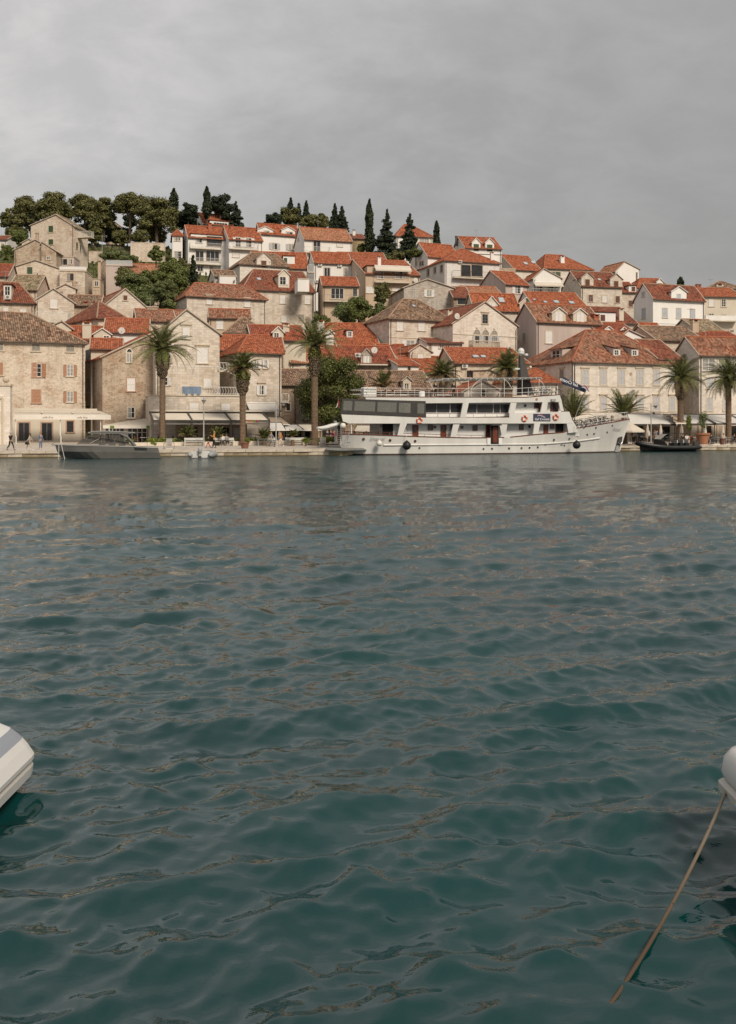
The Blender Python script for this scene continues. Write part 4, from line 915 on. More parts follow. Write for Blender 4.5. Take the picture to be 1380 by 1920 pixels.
for xc_ in (922, 986, 1050):      # blind arch heads over the triple window
    b = MB(); a_, z_ = h.f.s_(xc_), h.f.z_(1042, 0); r_ = .62
    pts_ = [(a_+r_*math.cos(math.pi*i/8), -.05, z_+r_*math.sin(math.pi*i/8)*1.15) for i in range(9)]
    b.prism(pts_, (0, .04, 0), 'shutter_weathered'); b.tube([(p[0], -.06, p[2]) for p in pts_], .06, 'corbel', 5); b.ball((a_, -.06, z_+.95), .14, 'corbel', 6)
    part('blind_arch', b, h.root)
h.balc(890, 1092, 1098, 1150, .9, style='baluster', mat='stone_trim', slabm='stone_trim').band(1048, .1)

# ================= front row
h = H('E', 'tall rubble stone house with orange wooden shutters and a white plastered ground floor', 113.5, 24, -420, 628, 176, 'hip', ry=-6, D=13, r0=-250, r1=215, wall='rubble', tile='tile_brown', base=1.0, cornice=1.15)
h.win((-12, 208, 22, 264, 'c:x'), (235, 210, 295, 268, 'c:x'), (490, 222, 548, 274, 'c:x'), (-12, 355, 22, 446, 'c:o'), (240, 360, 304, 458, 'h:o:k'), (494, 372, 543, 454, 'o:o'),
      (238, 557, 297, 652, 'c:o:k'), (494, 566, 542, 646, 'o:o'), trim='stone_trim')
b = MB(); z_ = h.f.z_(768, 0); a_ = h.f.s_(95); b.box(a_, h.W-.45, -.06, -.002, 0, z_, 'plaster_cream'); part('plaster_skirt', b, h.root)
b = MB()
for i in range(14):
    for xx, w_ in ((h.W-.42-.2*(i % 2), .44+.2*(i % 2)),): b.box(xx, h.W+.02, -.075, -.003, i*.36+.01, i*.36+.34, 'stone_trim')
part('quoin', b, h.root)
for x0_, x1_ in ((137, 215), (307, 385)): h.win((x0_, 799, x1_, 940, 'd:w:kG'), t=-.062)
h.win((494, 788, 542, 868, 'k:w:k'), t=-.062)
h = H('E', 'narrow rough brown stone house with an arched top window and a white shuttered window', 117.5, 27, 757, 1215, 318, 'front', apex=(1215, 105), yR=105, xS=628, wall='rubble_brown', tile='tile_orange', base=1.0)
h.win((936, 285, 974, 352, 'g:w:1'), (939, 468, 998, 564, 'c:w:k'), (943, 682, 996, 764, 'g:w'))
b = MB(); a_ = (h.f.s_(936)+h.f.s_(974))/2; z_ = h.f.z_(285, a_); r_ = h.f.s_(974)-a_
b.prism([(a_+r_*math.cos(math.pi*i/8), -.03, z_+r_*1.5*math.sin(math.pi*i/8)) for i in range(9)], (0, .02, 0), 'glass_dark')
b.tube([(a_+(r_+.06)*math.cos(math.pi*i/8), -.05, z_+(r_+.06)*1.5*math.sin(math.pi*i/8)) for i in range(9)], .07, 'frame_white', 5); part('window_arch', b, h.root)
h.swin((636, 262, 668, 365, 'c:s'), (640, 465, 672, 575, 'c:x'), (640, 670, 668, 740, 'c:x'))
h = H('F', 'tall pale ashlar gable house with closed white shutters above the railed terrace', 117.0, 18, -150, 322, 160, 'front', apex=(78, -30), yR=148, D=12, wall='ashlar', tile='tile_brown', base=1.0)
h.win((50, 90, 100, 178, 'c:w:L'), (156, 242, 234, 358, 'c:w:L'), (206, 470, 262, 540, 'c:w'), (-78, 240, -32, 352, 'c:w'), (-105, 462, -60, 522, 'h:w'))
h = H('F', 'flat-topped stone terrace house with a white zigzag railing and a blue cloth drying', 113.5, 18, -188, 482, 600, 'flat', D=6.0, wall='ashlar', base=1.0, name='terrace_house')
h.win((102, 650, 165, 730, 'c:w'), (337, 655, 400, 733, 'c:w')).balc(0, 480, 532, 588, .12, style='diag', t=0)
h.win((330, 825, 385, 900, 'd:w'), (420, 820, 470, 900, 'd:w'))
b = MB(); z_ = h.f.z_(378, 0)-0.0
for x_ in (5, 165, 320, 455):
    a_ = h.f.s_(x_, .2); b.tube([(a_, .2, h.ze), (a_, .2, z_-(.0 if x_ < 330 else 1.1))], .03, 'metal_white', 4); b.tube([(a_, .2, z_-(.0 if x_ < 330 else 1.1)), (a_, 5.5, z_+.5)], .03, 'metal_white', 4)
b.tube([(h.f.s_(5, .2), .2, z_), (h.f.s_(325, .2), .2, z_), (h.f.s_(455, .2), .2, z_-1.1)], .035, 'metal_white', 4); part('pergola_frame', b, h.root)
b = MB(); a0_, a1_ = h.f.s_(45), h.f.s_(185); zt_, zb_ = h.f.z_(528, 0), h.f.z_(585, 0); k_ = 12
vs_ = [(a0_+(a1_-a0_)*i/k_, -.2-.07*(i % 2), z_) for i in range(k_+1) for z_ in (zt_, zb_+.12*math.sin(i*1.7))]
b.faces(vs_, [(2*i, 2*i+1, 2*i+3, 2*i+2) for i in range(k_)], 'cloth_blue') if plain('cloth_blue', (.19, .25, .35), .9, .2, 2) else None
tw_ = b.mesh('cloth'); o_ = thing('hanging_cloth', 'blue cloth hung over the white terrace railing', 'cloth', h.root.location, h.root.rotation_euler.z, me=tw_)
h = H('F', 'two-storey stone house seen corner-on with open white shutters and a twin arched window', 118.0, 24, 472, 780, 278, 'hip', ry=168, xS=320, r0=528, r1=545, wall='ashlar', tile='tile_orange', base=1.0)
h.win((578, 338, 612, 396, 'o:w'), (652, 330, 672, 396, 'o:w'), (614, 520, 650, 592, 'o:w:L')).awn(520, 738, 655, 710, 1.2, 'awning_white')
h.balc(320, 392, 355, 410, .9, style='diag', t=-.02)
h = H('F', 'dark rough stone lean-to building with drainpipes, behind the bushy tree', 121, 12, 782, 1130, 520, 'shed', ry=412, D=8, wall='rubble_dark', tile='tile_brown', base=1.0)
h.win((816, 655, 842, 708, 'k:w')).ac((955, 760), (955, 735)).balc(780, 835, 585, 640, .7, style='diag')
b = MB()
for x_ in (880, 918, 930): a_ = h.f.s_(x_); b.tube([(a_, -.12, .3), (a_, -.12, h.ze+ (0 if x_ != 918 else .6))], .07, 'metal_grey' if x_ != 880 else 'gutter', 6)
part('vertical_pipes', b, h.root)
H('F', 'low brown-roofed stone building right of the bushy tree', 125, 10, 1130, 1500, 540, 'shed', ry=425, D=8, wall='rubble_dark', tile='tile_brown', base=1.0)
# hotel
h = H('H', 'long pale two-storey palace with rows of grey shutters and a big orange hip roof', 131, 22, 800, 1690, 262, 'hip', ry=18, xS=330, r0=915, r1=1175, wall='ashlar_pale', tile='tile_mixed', base=1.2, cornice=True, name='palace', cat='palace')
hw = []
f2 = CROPS['I']
def I2H(x): return (1080-900)*4.6+x
for x0_, x1_ in ((50, 104), (212, 262), (366, 418), (524, 576), (669, 717), (806, 850)):
    for y0_, y1_ in ((336, 468), (570, 692)): hw.append((I2H(x0_), y0_, I2H(x1_), y1_, 'c:s:L'))
h.win(*hw); h.band(474, .16).band(696, .16)
h.swin((690, 335, 722, 455, 'c:x:L'), (528, 345, 558, 460, 'c:x:L'), (694, 560, 724, 680, 'c:x'))
h.dorm(1148, 1210, 118, 152, 214, 's', (1158, 168, 1190, 208), wall='plaster_pink', st='r:w').dorm(1304, 1365, 125, 156, 218, 's', (1314, 172, 1346, 210), wall='plaster_pink', st='r:w')
b = MB(); a_, z_ = h.f.s_(1300), h.f.z_(362, 0); b.lathe([(.22, -.06), (.22, -.002)], 'stone_pink', 12, (a_, 0, z_), 'y'); part('round_plaque', b, h.root)
b = MB(); a_ = 0.0; b.tube([(-.12, -.1, 0), (-.12, -.1, h.ze-.1)], .08, 'metal_dark', 6); part('drainpipe', b, h.root)
# side dormer of the palace looks out over the left slope
b = MB(); wm = 'plaster_pink'
dx_, dy_ = 2.2, h.D*.30; zc_ = h.ze+1.15
b.box(-.0+1.1, 4.6, dy_, dy_+2.9, h.ze+.35, h.ze+1.95, wm); d_ = part('dormer', b, h.root)
b = MB(); b.prism([(.8, dy_-.25, h.ze+1.96), (5.2, dy_-.25, h.ze+2.75), (5.2, dy_+3.15, h.ze+2.75), (.8, dy_+3.15, h.ze+1.96)], (0, 0, .12), 'tile_mixed'); part('dormer_roof', b, d_)
b = MB(); b.box(1.06, 1.098, dy_+.5, dy_+2.4, h.ze+.7, h.ze+1.75, 'glass_dark')
for yy_ in (.45, 1.4, 2.35): b.box(1.02, 1.06, dy_+yy_, dy_+yy_+.1, h.ze+.7, h.ze+1.75, 'frame_white')
b.box(1.03, 1.058, dy_+.5, dy_+2.4, h.ze+1.2, h.ze+1.26, 'frame_white'); part('window', b, d_)
h = H('I', 'yellow recessed stair wing with a railed balcony between palace and glazed house', 143, 22, 880, 1075, 440, 'flat', D=6, wall='plaster_cream', base=1.2, name='stair_wing', cat='house')
h.win((952, 588, 992, 705, 'd:s')).balc(920, 1070, 655, 712, 1.2, style='bars', mat='metal_grey').balc(940, 1070, 470, 545, 1.0, style='glass')
h = H('I', 'pale stone house with tall white glazed loggia windows on top, at the right edge', 138, 12, 1062, 1640, 208, 'side', ry=68, xS=832, wall='ashlar_pale', tile='tile_mixed', base=1.2)
h.win((1088, 238, 1198, 342, 'g:w'), (1226, 240, 1336, 344, 'g:w'), (1364, 242, 1474, 346, 'g:w'), (1128, 404, 1180, 500, 'c:s'), (1272, 404, 1322, 500, 'c:s'), (1128, 582, 1176, 690, 'c:s'), (1272, 584, 1318, 690, 'c:s'), trim='plaster_cream')
h.band(716, .14)
# ---------------- quay
plain('quay_stone', (.52, .45, .36), .85, .22, 1.3, bump=.5)
plain('quay_stone_low', (.34, .27, .18), .9, .35, 1.1, bump=.6)
m, t, b = newmat('quay_algae'); b.inputs['Roughness'].default_value = .6
tcn = N(t, 'ShaderNodeTexCoord'); n_ = noise(t, tcn.outputs['Object'], 1.6, 5, .7)
t.links.new(ramp(t, n_.outputs[0], [(.3, (.035, .03, .012)), (.6, (.14, .10, .04)), (.8, (.25, .2, .12))]), b.inputs['Base Color']); MATS['quay_algae'] = m
def quay(x0, x1, label):
    root = thing('quay_wall', label, 'quay', (x0, quay_y(x0+.001 if x0 > -2.7 else x0), 0), math.atan(.27))
    L = (x1-x0)/math.cos(math.atan(.27)); top = .62
    b = MB(); b.box(0, L, .25, 3, -3, .33, 'quay_stone_low'); part('quay_core', b, root)
    rng = random.Random(int(x0)); x = 0
    ms = [cached(('cap', i), lambda: (lambda q: (q.box(.012, 1.0-.012, -.05-.015*i, .9, 0, .235, 'quay_stone'), q.mesh('coping_stone'))[1])(MB())) for i in range(4)]
    mb = [cached(('crs', i, j), lambda: (lambda q: (q.box(.012, 1-.012, .02+.018*i, .28, 0, .30, 'quay_stone' if j == 0 else 'quay_stone_low'), q.mesh('quay_block'))[1])(MB())) for i in range(3) for j in range(2)]
    ma = [cached(('alg', i), lambda: (lambda q: (q.box(.012, 1-.012, .0+.03*i, .28, 0, .34, 'quay_algae'), q.mesh('quay_block'))[1])(MB())) for i in range(3)]
    while x < L:
        w = rng.uniform(1.2, 2.1); o = link('coping_stone', rng.choice(ms), root, (x, rng.uniform(-.015, .015), top-.235+.012)); o.scale.x = w; x += w
    for z, k in ((.085, mb), (-.26, ma)):
        x = -rng.uniform(0, .6)
        while x < L:
            w = rng.uniform(.9, 1.5); o = link('quay_block', rng.choice(k), root, (x, 0, z)); o.scale.x = w; x += w
quay(-44, -2.6, 'pale stone quay wall with algae at its foot, left of the white ship')
quay(-2.6, 56, 'pale stone quay wall behind and right of the white ship')
b = MB(); b.prism([(-2.6, 100.4, -.3), (-2.6, 108, -.3), (-2.6, 108, .60), (-2.6, 100.4, .60)], (-.3, 0, 0), 'quay_stone_low'); o = link('quay_step', b.mesh('quay_step'), None, kind='structure')
# left-over sheet of paving between the two quay lines is part of the hillside sheet

# ---------------- foliage
leafmat('leaf_pine', (.045, .052, .018), (.185, .175, .060))
leafmat('leaf_cypress', (.014, .022, .010), (.045, .058, .024))
leafmat('leaf_fir', (.012, .020, .011), (.040, .052, .026))
leafmat('leaf_broad', (.045, .068, .018), (.190, .210, .060))
leafmat('leaf_olive', (.055, .075, .025), (.190, .215, .080))
leafmat('leaf_yellow', (.060, .080, .012), (.240, .260, .050))
leafmat('leaf_laurel', (.022, .034, .008), (.145, .155, .042))
leafmat('grass_green', (.050, .065, .018), (.150, .150, .060))
plain('bark', (.13, .095, .07), .95, .3, 3, bump=.5)
plain('bark_palm', (.17, .115, .075), .95, .3, 6, bump=.6)
def leaves(name, cen, rad, n, size, mat, rng, elong=1.0, shell=.4, up=.3):
    """leaf-sized quads spread through ellipsoidal clumps"""
    cen = np.asarray(cen, float); rad = np.asarray(rad, float); k = len(cen)
    vol = rad.prod(1)**(2/3); idx = rng.choice(k, n, p=vol/vol.sum())
    d = rng.normal(size=(n, 3)); d /= np.linalg.norm(d, axis=1)[:, None]
    r = rng.uniform(shell**3, 1, n)**(1/3)
    p = cen[idx]+d*rad[idx]*r[:, None]*(1+rng.normal(0, .15, n))[:, None]
    nor = d*.8+rng.normal(0, .5, (n, 3)); nor[:, 2] += up; nor /= np.linalg.norm(nor, axis=1)[:, None]
    a = np.cross(nor, rng.normal(size=(n, 3))); a /= np.linalg.norm(a, axis=1)[:, None]; c = np.cross(nor, a)
    s = size*rng.uniform(.6, 1.3, n)[:, None]; a = a*s*.5; c = c*s*.5*elong
    return p, a, c
def leafmesh(name, p, a, c, mat):
    n = len(p); co = np.stack([p-a-c*.2, p+a*.2-c, p+a+c*.3, p-a*.3+c], 1).reshape(-1, 3).astype(np.float32)
    me = bpy.data.meshes.new(name); me.vertices.add(4*n); me.vertices.foreach_set('co', co.ravel())
    me.loops.add(4*n); me.loops.foreach_set('vertex_index', np.arange(4*n, dtype=np.int32))
    me.polygons.add(n); me.polygons.foreach_set('loop_start', np.arange(0, 4*n, 4, dtype=np.int32)); me.update()
    me.materials.append(MATS[mat]); return me
def tree(crop, Y, x0, x1, y0, y1, kind, label, yb=None, mat=None, n=None, name=None, cat='tree', group=None, seed=0):
    c = CROPS[crop]; P = lambda x, y: at(c[0]+x/c[2], c[1]+y/c[2], Y)
    l, r_ = P(x0, y0), P(x1, y1); W = (r_.x-l.x)/2; cx = (l.x+r_.x)/2; zt, zb = l.z, r_.z
    base = P((x0+x1)/2, yb).z if yb is not None else gz(cx, Y)-.3
    base = min(base, zb-.1); rng = np.random.default_rng(int(x0*7+y0*13+Y)+seed); H_ = zt-zb
    cen, rad = [], []; el = 1.0; up = .3; sz = .00145*Y
    if kind == 'pine':
        W *= 1.15
        nm, mt, tot = 'pine_tree', 'leaf_pine', 16000
        for i in range(60):
            a = rng.uniform(0, 6.28); q = math.sqrt(rng.uniform(.0, 1)); x = W*.80*q*math.cos(a); y = W*.6*q*math.sin(a)
            z = zt-H_*(.12+.34*q*q)-rng.uniform(0, .5)*H_
            cen.append((x, y, z-base)); s = W*rng.uniform(.19, .31); rad.append((s*1.3, s*1.1, s*.72))
        up = .35
    elif kind == 'cypress':
        nm, mt, tot = 'cypress_tree', 'leaf_cypress', 6500
        for i in range(30):
            u = i/29; w = W*(min(1, (1-u)*2.6)**.75)*(.82+.18*math.sin(u*9))*(.55+.45*min(1, u*5)); z = zb+u*H_*.965
            for k in range(2): a = rng.uniform(0, 6.28); cen.append((w*.22*math.cos(a), w*.22*math.sin(a), z-base)); rad.append((w*.80, w*.80, H_*.045+.25))
        el = 1.8
    elif kind == 'fir':
        nm, mt, tot = 'fir_tree', 'leaf_fir', 7000
        for i in range(15):
            u = i/14; w = W*(1-u)**.85+.15; z = zb+u*H_*.97
            m_ = max(3, int(7*(1-u))+2)
            for k in range(m_):
                a = rng.uniform(0, 6.28); q = rng.uniform(.35, .95); cen.append((w*q*math.cos(a), w*q*math.sin(a), z-base-q*w*.12)); rad.append((w*.34+.12, w*.34+.12, H_*.028+.15))
            cen.append((0, 0, z-base)); rad.append((w*.35+.1, w*.35+.1, H_*.05))
    else:
        nm, mt, tot = ('broadleaf_tree' if kind == 'broad' else 'shrub'), ('leaf_broad' if kind == 'broad' else 'leaf_olive'), 6000
        for i in range(30):
            d = rng.normal(size=3); d /= np.linalg.norm(d); q = rng.uniform(.35, .9)
            x, y, z = d[0]*W*q, d[1]*W*q*.7, (zt+zb)/2+d[2]*H_/2*q*.92
            s = (W*H_/2)**.5*rng.uniform(.20, .36); cen.append((x, y, z-base)); rad.append((s*1.1, s, s*.8))
        if kind == 'bush': sz *= .8
    mt = mat or mt; tot = n or tot
    tot = int(tot*1.25)
    p, a, c2 = leaves('crown', cen, rad, tot, sz, mt, rng, el, up=up)
    root = thing(name or nm, label, cat, (cx, Y, base), 0, group=group)
    link('crown', leafmesh('crown', p, a, c2, mt), root)
    tb = MB(); zc = (zt+zb)/2-base; tr = max(.12, min(.32, W*.07))
    lean = rng.normal(0, .04)*zc
    tb.tube([(0, 0, -.5), (lean*.3, 0, zc*.4), (lean, 0, zc*(1.0 if kind in ('pine', 'broad', 'bush') else 1.5))], [tr*1.2, tr, tr*.5], 'bark', 7)
    if kind in ('pine', 'broad'):
        for k in rng.choice(len(cen), 9, replace=False):
            q = cen[k]; tb.tube([(lean*.5, 0, zc*.55), (q[0]*.5, q[1]*.5, zc*.55+(q[2]-zc*.55)*.6), q], [tr*.55, tr*.35, tr*.12], 'bark', 5)
    part('trunk', tb, root)
    return root
T = tree
T('A', 238, 92, 300, 85, 335, 'pine', 'broad green pine at the left end of the hilltop row', 400)
T('A', 232, 268, 528, 62, 312, 'pine', 'umbrella pine right behind the peak of the weathered stone house', 400, n=17000)
T('A', 236, 515, 740, 45, 340, 'pine', 'tall dark pine with a rounded top right of the weathered stone house', 430, n=16000)
T('A', 240, 690, 846, 75, 380, 'pine', 'pine with a hanging right side next to the sky gap on the hilltop', 430)
T('A', 238, 838, 1080, 58, 265, 'pine', 'spreading pine reaching left over the sky gap', 440, n=15000)
T('A', 234, 1030, 1290, 70, 380, 'pine', 'tall bushy pine left of the hilltop cypress', 445, n=17000)
T('A', 242, 0, 100, 190, 375, 'broad', 'dark round tree at the left edge of the hilltop', 400, mat='leaf_pine')
T('A', 240, 88, 165, 190, 362, 'cypress', 'dark squat cypress under the leftmost pine', 400)
T('A', 237, 195, 260, 230, 370, 'broad', 'dark undergrowth tree left of the stone house gable', 400, mat='leaf_fir')
T('A', 243, 1235, 1335, 45, 345, 'cypress', 'tall thick cypress at the right end of the pine row', 400, n=9000)
T('A', 246, 745, 830, 270, 430, 'fir', 'dark tree beside the brown stone chapel', 440)
T('A', 250, 900, 1030, 230, 345, 'broad', 'dark rounded tree below the spreading pine', 440, mat='leaf_fir')
T('A', 228, 655, 750, 280, 480, 'broad', 'olive green tree beside the street lamp on the slope', 490, mat='leaf_pine')
T('A', 228, 820, 960, 340, 480, 'bush', 'grey green shrubs below the chapel', 490, cat='shrub', mat='leaf_pine')
T('A', 229, 940, 1130, 345, 475, 'bush', 'wide olive shrub under the pines', 490, cat='shrub', mat='leaf_pine')
T('A', 222, 60, 228, 358, 480, 'bush', 'green shrubs left of the weathered stone house', 500, cat='shrub', mat='leaf_broad', n=7000)
T('A', 220, -20, 110, 470, 600, 'bush', 'dark green shrubs at the left edge beside the lamp pole', 620, cat='shrub', mat='leaf_broad')
T('B', 240, 20, 165, 135, 335, 'broad', 'dark layered cedar between two cypresses on the hilltop', 380, mat='leaf_fir', n=8000)
T('B', 245, 190, 266, 38, 260, 'cypress', 'pointed cypress behind the topmost orange-roofed house', 300, n=8000)
T('B', 250, 235, 420, 75, 300, 'broad', 'dense dark conifer right of the pointed cypress', 350, mat='leaf_fir', n=12000)
T('B', 250, 380, 505, 150, 350, 'fir', 'ragged dark conifer leaning right over the apartment roofs', 380)
T('B', 246, 652, 800, 225, 350, 'broad', 'low dark bushy tree at the left of the middle hilltop group', 380, mat='leaf_fir')
T('B', 248, 740, 935, 185, 350, 'broad', 'dark rounded tree in the middle hilltop group', 380, mat='leaf_pine', n=8000)
T('B', 252, 815, 880, 125, 260, 'fir', 'first pointed conifer tip of the middle hilltop group', 350, n=3500)
T('B', 252, 880, 935, 163, 290, 'fir', 'second shorter conifer tip of the middle hilltop group', 350, n=3000)
T('B', 252, 930, 995, 146, 290, 'fir', 'third crooked conifer tip of the middle hilltop group', 350, n=3500)
T('B', 246, 915, 1050, 235, 350, 'broad', 'green tree below the crooked conifer tip', 380, mat='leaf_pine')
T('B', 247, 1010, 1145, 240, 370, 'broad', 'green bushy tree sloping down at the right of the middle group', 390, mat='leaf_pine')
T('B', 240, 1138, 1215, 165, 365, 'fir', 'left one of two narrow firs above the pale orange roof', 400)
T('B', 241, 1185, 1268, 185, 365, 'fir', 'right one of two narrow firs above the pale orange roof', 400)
T('B', 212, -130, 130, 575, 840, 'bush', 'big green shrub in front of the white apartment block', 860, cat='shrub', mat='leaf_broad', n=12000)
T('B', 211, 88, 165, 550, 790, 'fir', 'slim young fir in front of the apartment balconies', 800)
T('B', 172, 1160, 1400, 850, 1060, 'bush', 'large olive green shrub below the beige balcony house', 1080, cat='shrub', n=10000)
T('B', 160, 1005, 1155, 985, 1095, 'bush', 'green shrub above the crown of the middle palm', 1110, cat='shrub', mat='leaf_broad')
T('C', 222, 86, 170, 46, 455, 'cypress', 'very tall slim column cypress at the centre of the skyline', 470, n=12000)
T('C', 220, 165, 350, 128, 470, 'fir', 'broad dark fir right of the column cypress', 490, n=13000)
T('C', 219, 345, 512, 160, 480, 'fir', 'dark pointed fir in front of the hilltop villa', 500, n=12000)
T('C', 236, 594, 656, 210, 445, 'cypress', 'short pointed cypress right of the hilltop villa', 460)
T('C', 212, 225, 400, 435, 520, 'bush', 'dark hedge at the feet of the two firs', 530, cat='shrub', mat='leaf_pine')
T('C', 211, 405, 540, 410, 490, 'bush', 'yellow green bush right of the pointed fir', 520, cat='shrub', mat='leaf_laurel')
T('C', 224, 40, 95, 375, 455, 'bush', 'small green bush left of the column cypress', 470, cat='shrub', mat='leaf_broad')
T('C', 172, 143, 282, 660, 830, 'broad', 'small rounded green tree below the plant-filled balcony', 860, mat='leaf_pine', n=7000)
T('C', 168, -60, 160, 765, 960, 'bush', 'dense green shrub left of the square stone house', 980, cat='shrub', mat='leaf_broad', n=10000)
T('C', 168, 60, 260, 800, 930, 'bush', 'low shrub touching the hip roof of the square stone house', 950, cat='shrub', mat='leaf_olive')
T('D', 176, 970, 1036, 290, 420, 'cypress', 'rounded dark cypress top behind the white house with blue shutters', 430)
T('A', 178, 850, 1010, 620, 800, 'broad', 'dark green tree with a pointed top beside the pinkish tiled house', 830, mat='leaf_pine', n=7000)
T('A', 184, 1095, 1215, 472, 600, 'broad', 'round green tree below the pale retaining wall', 620, mat='leaf_broad', n=6000)
T('A', 176, 960, 1160, 700, 900, 'bush', 'loose green shrub in the middle of the left slope', 920, cat='shrub', mat='leaf_olive', n=8000)
T('A', 180, 1150, 1390, 570, 800, 'bush', 'bright green spreading tree right of the pinkish tiled house', 820, cat='tree', mat='leaf_broad', n=12000)
T('A', 174, 1080, 1300, 760, 965, 'bush', 'tall grassy shrubs beside the brown plastered wall', 980, cat='shrub', mat='leaf_olive', n=11000)
T('A', 190, 730, 900, 500, 590, 'bush', 'grassy shrub behind the ruined gable', 610, cat='shrub', mat='leaf_olive')
T('A', 190, 860, 1040, 545, 600, 'bush', 'low grassy shrub below the pale retaining wall', 620, cat='shrub', mat='leaf_olive')
T('F', 116.5, 885, 1420, 300, 830, 'broad', 'large dense laurel tree with yellow green leaves between the tall palm and the ship', 930, mat='leaf_laurel', n=34000)
T('Q', 107, 700, 925, 450, 600, 'bush', 'round clipped yellow green bush beside the left palm', 610, cat='shrub', mat='leaf_yellow', n=5000)
T('Q', 107.4, 900, 1010, 455, 560, 'bush', 'small yellow green bush right behind the information post', 590, cat='shrub', mat='leaf_yellow', n=3000)
T('N', 107.5, 935, 1000, 375, 450, 'bush', 'small bright green bush right of the middle palm trunk', 460, cat='shrub', mat='leaf_yellow', n=2200)
T('O', 107.5, 570, 695, 525, 615, 'bush', 'low green hedge left of the tall palm trunk', 630, cat='hedge', mat='leaf_yellow', n=3500)
T('O', 107.8, 800, 1105, 500, 615, 'bush', 'green hedge behind the grey meter box by the ship', 630, cat='hedge', mat='leaf_yellow', n=6500)
T('A', 236, 20, 230, 300, 470, 'bush', 'dark undergrowth left below the hilltop pines', 500, cat='shrub', mat='leaf_pine', n=9000)
T('A', 240, 200, 420, 290, 400, 'bush', 'dark undergrowth behind the ridge of the weathered stone house', 420, cat='shrub', mat='leaf_fir', n=9000)
T('A', 240, 560, 800, 300, 450, 'bush', 'green undergrowth right of the weathered stone house', 470, cat='shrub', mat='leaf_pine', n=9000)
T('A', 243, 780, 1000, 330, 460, 'bush', 'dark undergrowth around the stone chapel', 470, cat='shrub', mat='leaf_fir', n=9000)
T('A', 241, 980, 1250, 320, 460, 'bush', 'dark undergrowth left of the apartment block on the hilltop', 470, cat='shrub', mat='leaf_pine', n=10000)
T('B', 244, -60, 200, 230, 360, 'bush', 'dark undergrowth behind the left end of the apartment roof', 380, cat='shrub', mat='leaf_fir', n=9000)
for k_, (x0_, x1_, y0_, y1_, Y_, m_, l_) in enumerate(((880, 1060, 660, 830, 175, 'leaf_olive', 'light olive shrub below the dark green pointed tree'), (1010, 1200, 640, 800, 179, 'leaf_broad', 'full green shrub right below the pinkish tiled roof'), (1140, 1300, 690, 880, 172, 'leaf_olive', 'feathery olive shrub at the centre of the green slope'),
        (1240, 1400, 640, 840, 175, 'leaf_broad', 'green shrub left of the long stone house roof'), (880, 1010, 780, 880, 170, 'leaf_broad', 'low green shrub above the orange gable slope'), (1000, 1140, 820, 930, 168, 'leaf_olive', 'grassy shrub at the top right of the stone gable'), (1180, 1300, 860, 970, 166, 'leaf_olive', 'tall grass clump against the brown plastered wall'), (1200, 1330, 560, 690, 186, 'leaf_broad', 'leafy green tree just left of the apartment block foot'), (1300, 1400, 560, 720, 184, 'leaf_pine', 'darker green tree in front of the apartment block foot'))):
    T('A', Y_, x0_, x1_, y0_, y1_, 'bush', l_, y1_+15, cat='shrub', mat=m_, n=7000)
# pale retaining walls on the slope
def rwall(crop, Y, th, x0, x1, y0, y1, label, wall='rubble'):
    f = Frame(crop, x0, Y, th); W = f.s_(x1); zt, zb = f.z_(y0, 0), f.z_(y1, 0); b = MB(); b.box(0, W, 0, .6, 0, zt-zb+1, wall); b.box(-.05, W+.05, -.05, .65, zt-zb+1.0, zt-zb+1.12, 'stone_trim')
    o = thing('retaining_wall', label, 'wall', f.world(0, 0, zb-1), f.th); part('wall', b, o)
rwall('A', 226, 10, 965, 1222, 452, 560, 'pale stone retaining wall left of the apartment block')
rwall('A', 222, 10, 655, 757, 518, 575, 'low pale stone wall right of the weathered stone house')
rwall('C', 206, 6, 1085, 1210, 566, 600, 'low brown wall under the brown-roofed cottage', 'rubble_brown')
# hillside grass tufts
def tufts():
    rng = np.random.default_rng(5); n = 16000; X = rng.uniform(-95, 60, n); d = rng.uniform(60, 175, n); Y = np.array([quay_y(-10)+.27*(x+10) for x in X])+d
    Z = np.array([gz(x, y) for x, y in zip(X, Y)])
    p = np.stack([X, Y, Z+.25], 1); nor = rng.normal(size=(n, 3)); nor[:, 2] *= .3; nor /= np.linalg.norm(nor, axis=1)[:, None]
    a = np.cross(nor, (0, 0, 1.0)); a /= np.linalg.norm(a, axis=1)[:, None]; c = np.cross(a, nor)
    link('grass', leafmesh('grass', p, a*rng.uniform(.25, .7, n)[:, None], c*rng.uniform(.3, .9, n)[:, None], 'grass_green'), None, kind='stuff', label='rough grass and low scrub growing between the houses on the slope', category='grass')
tufts()

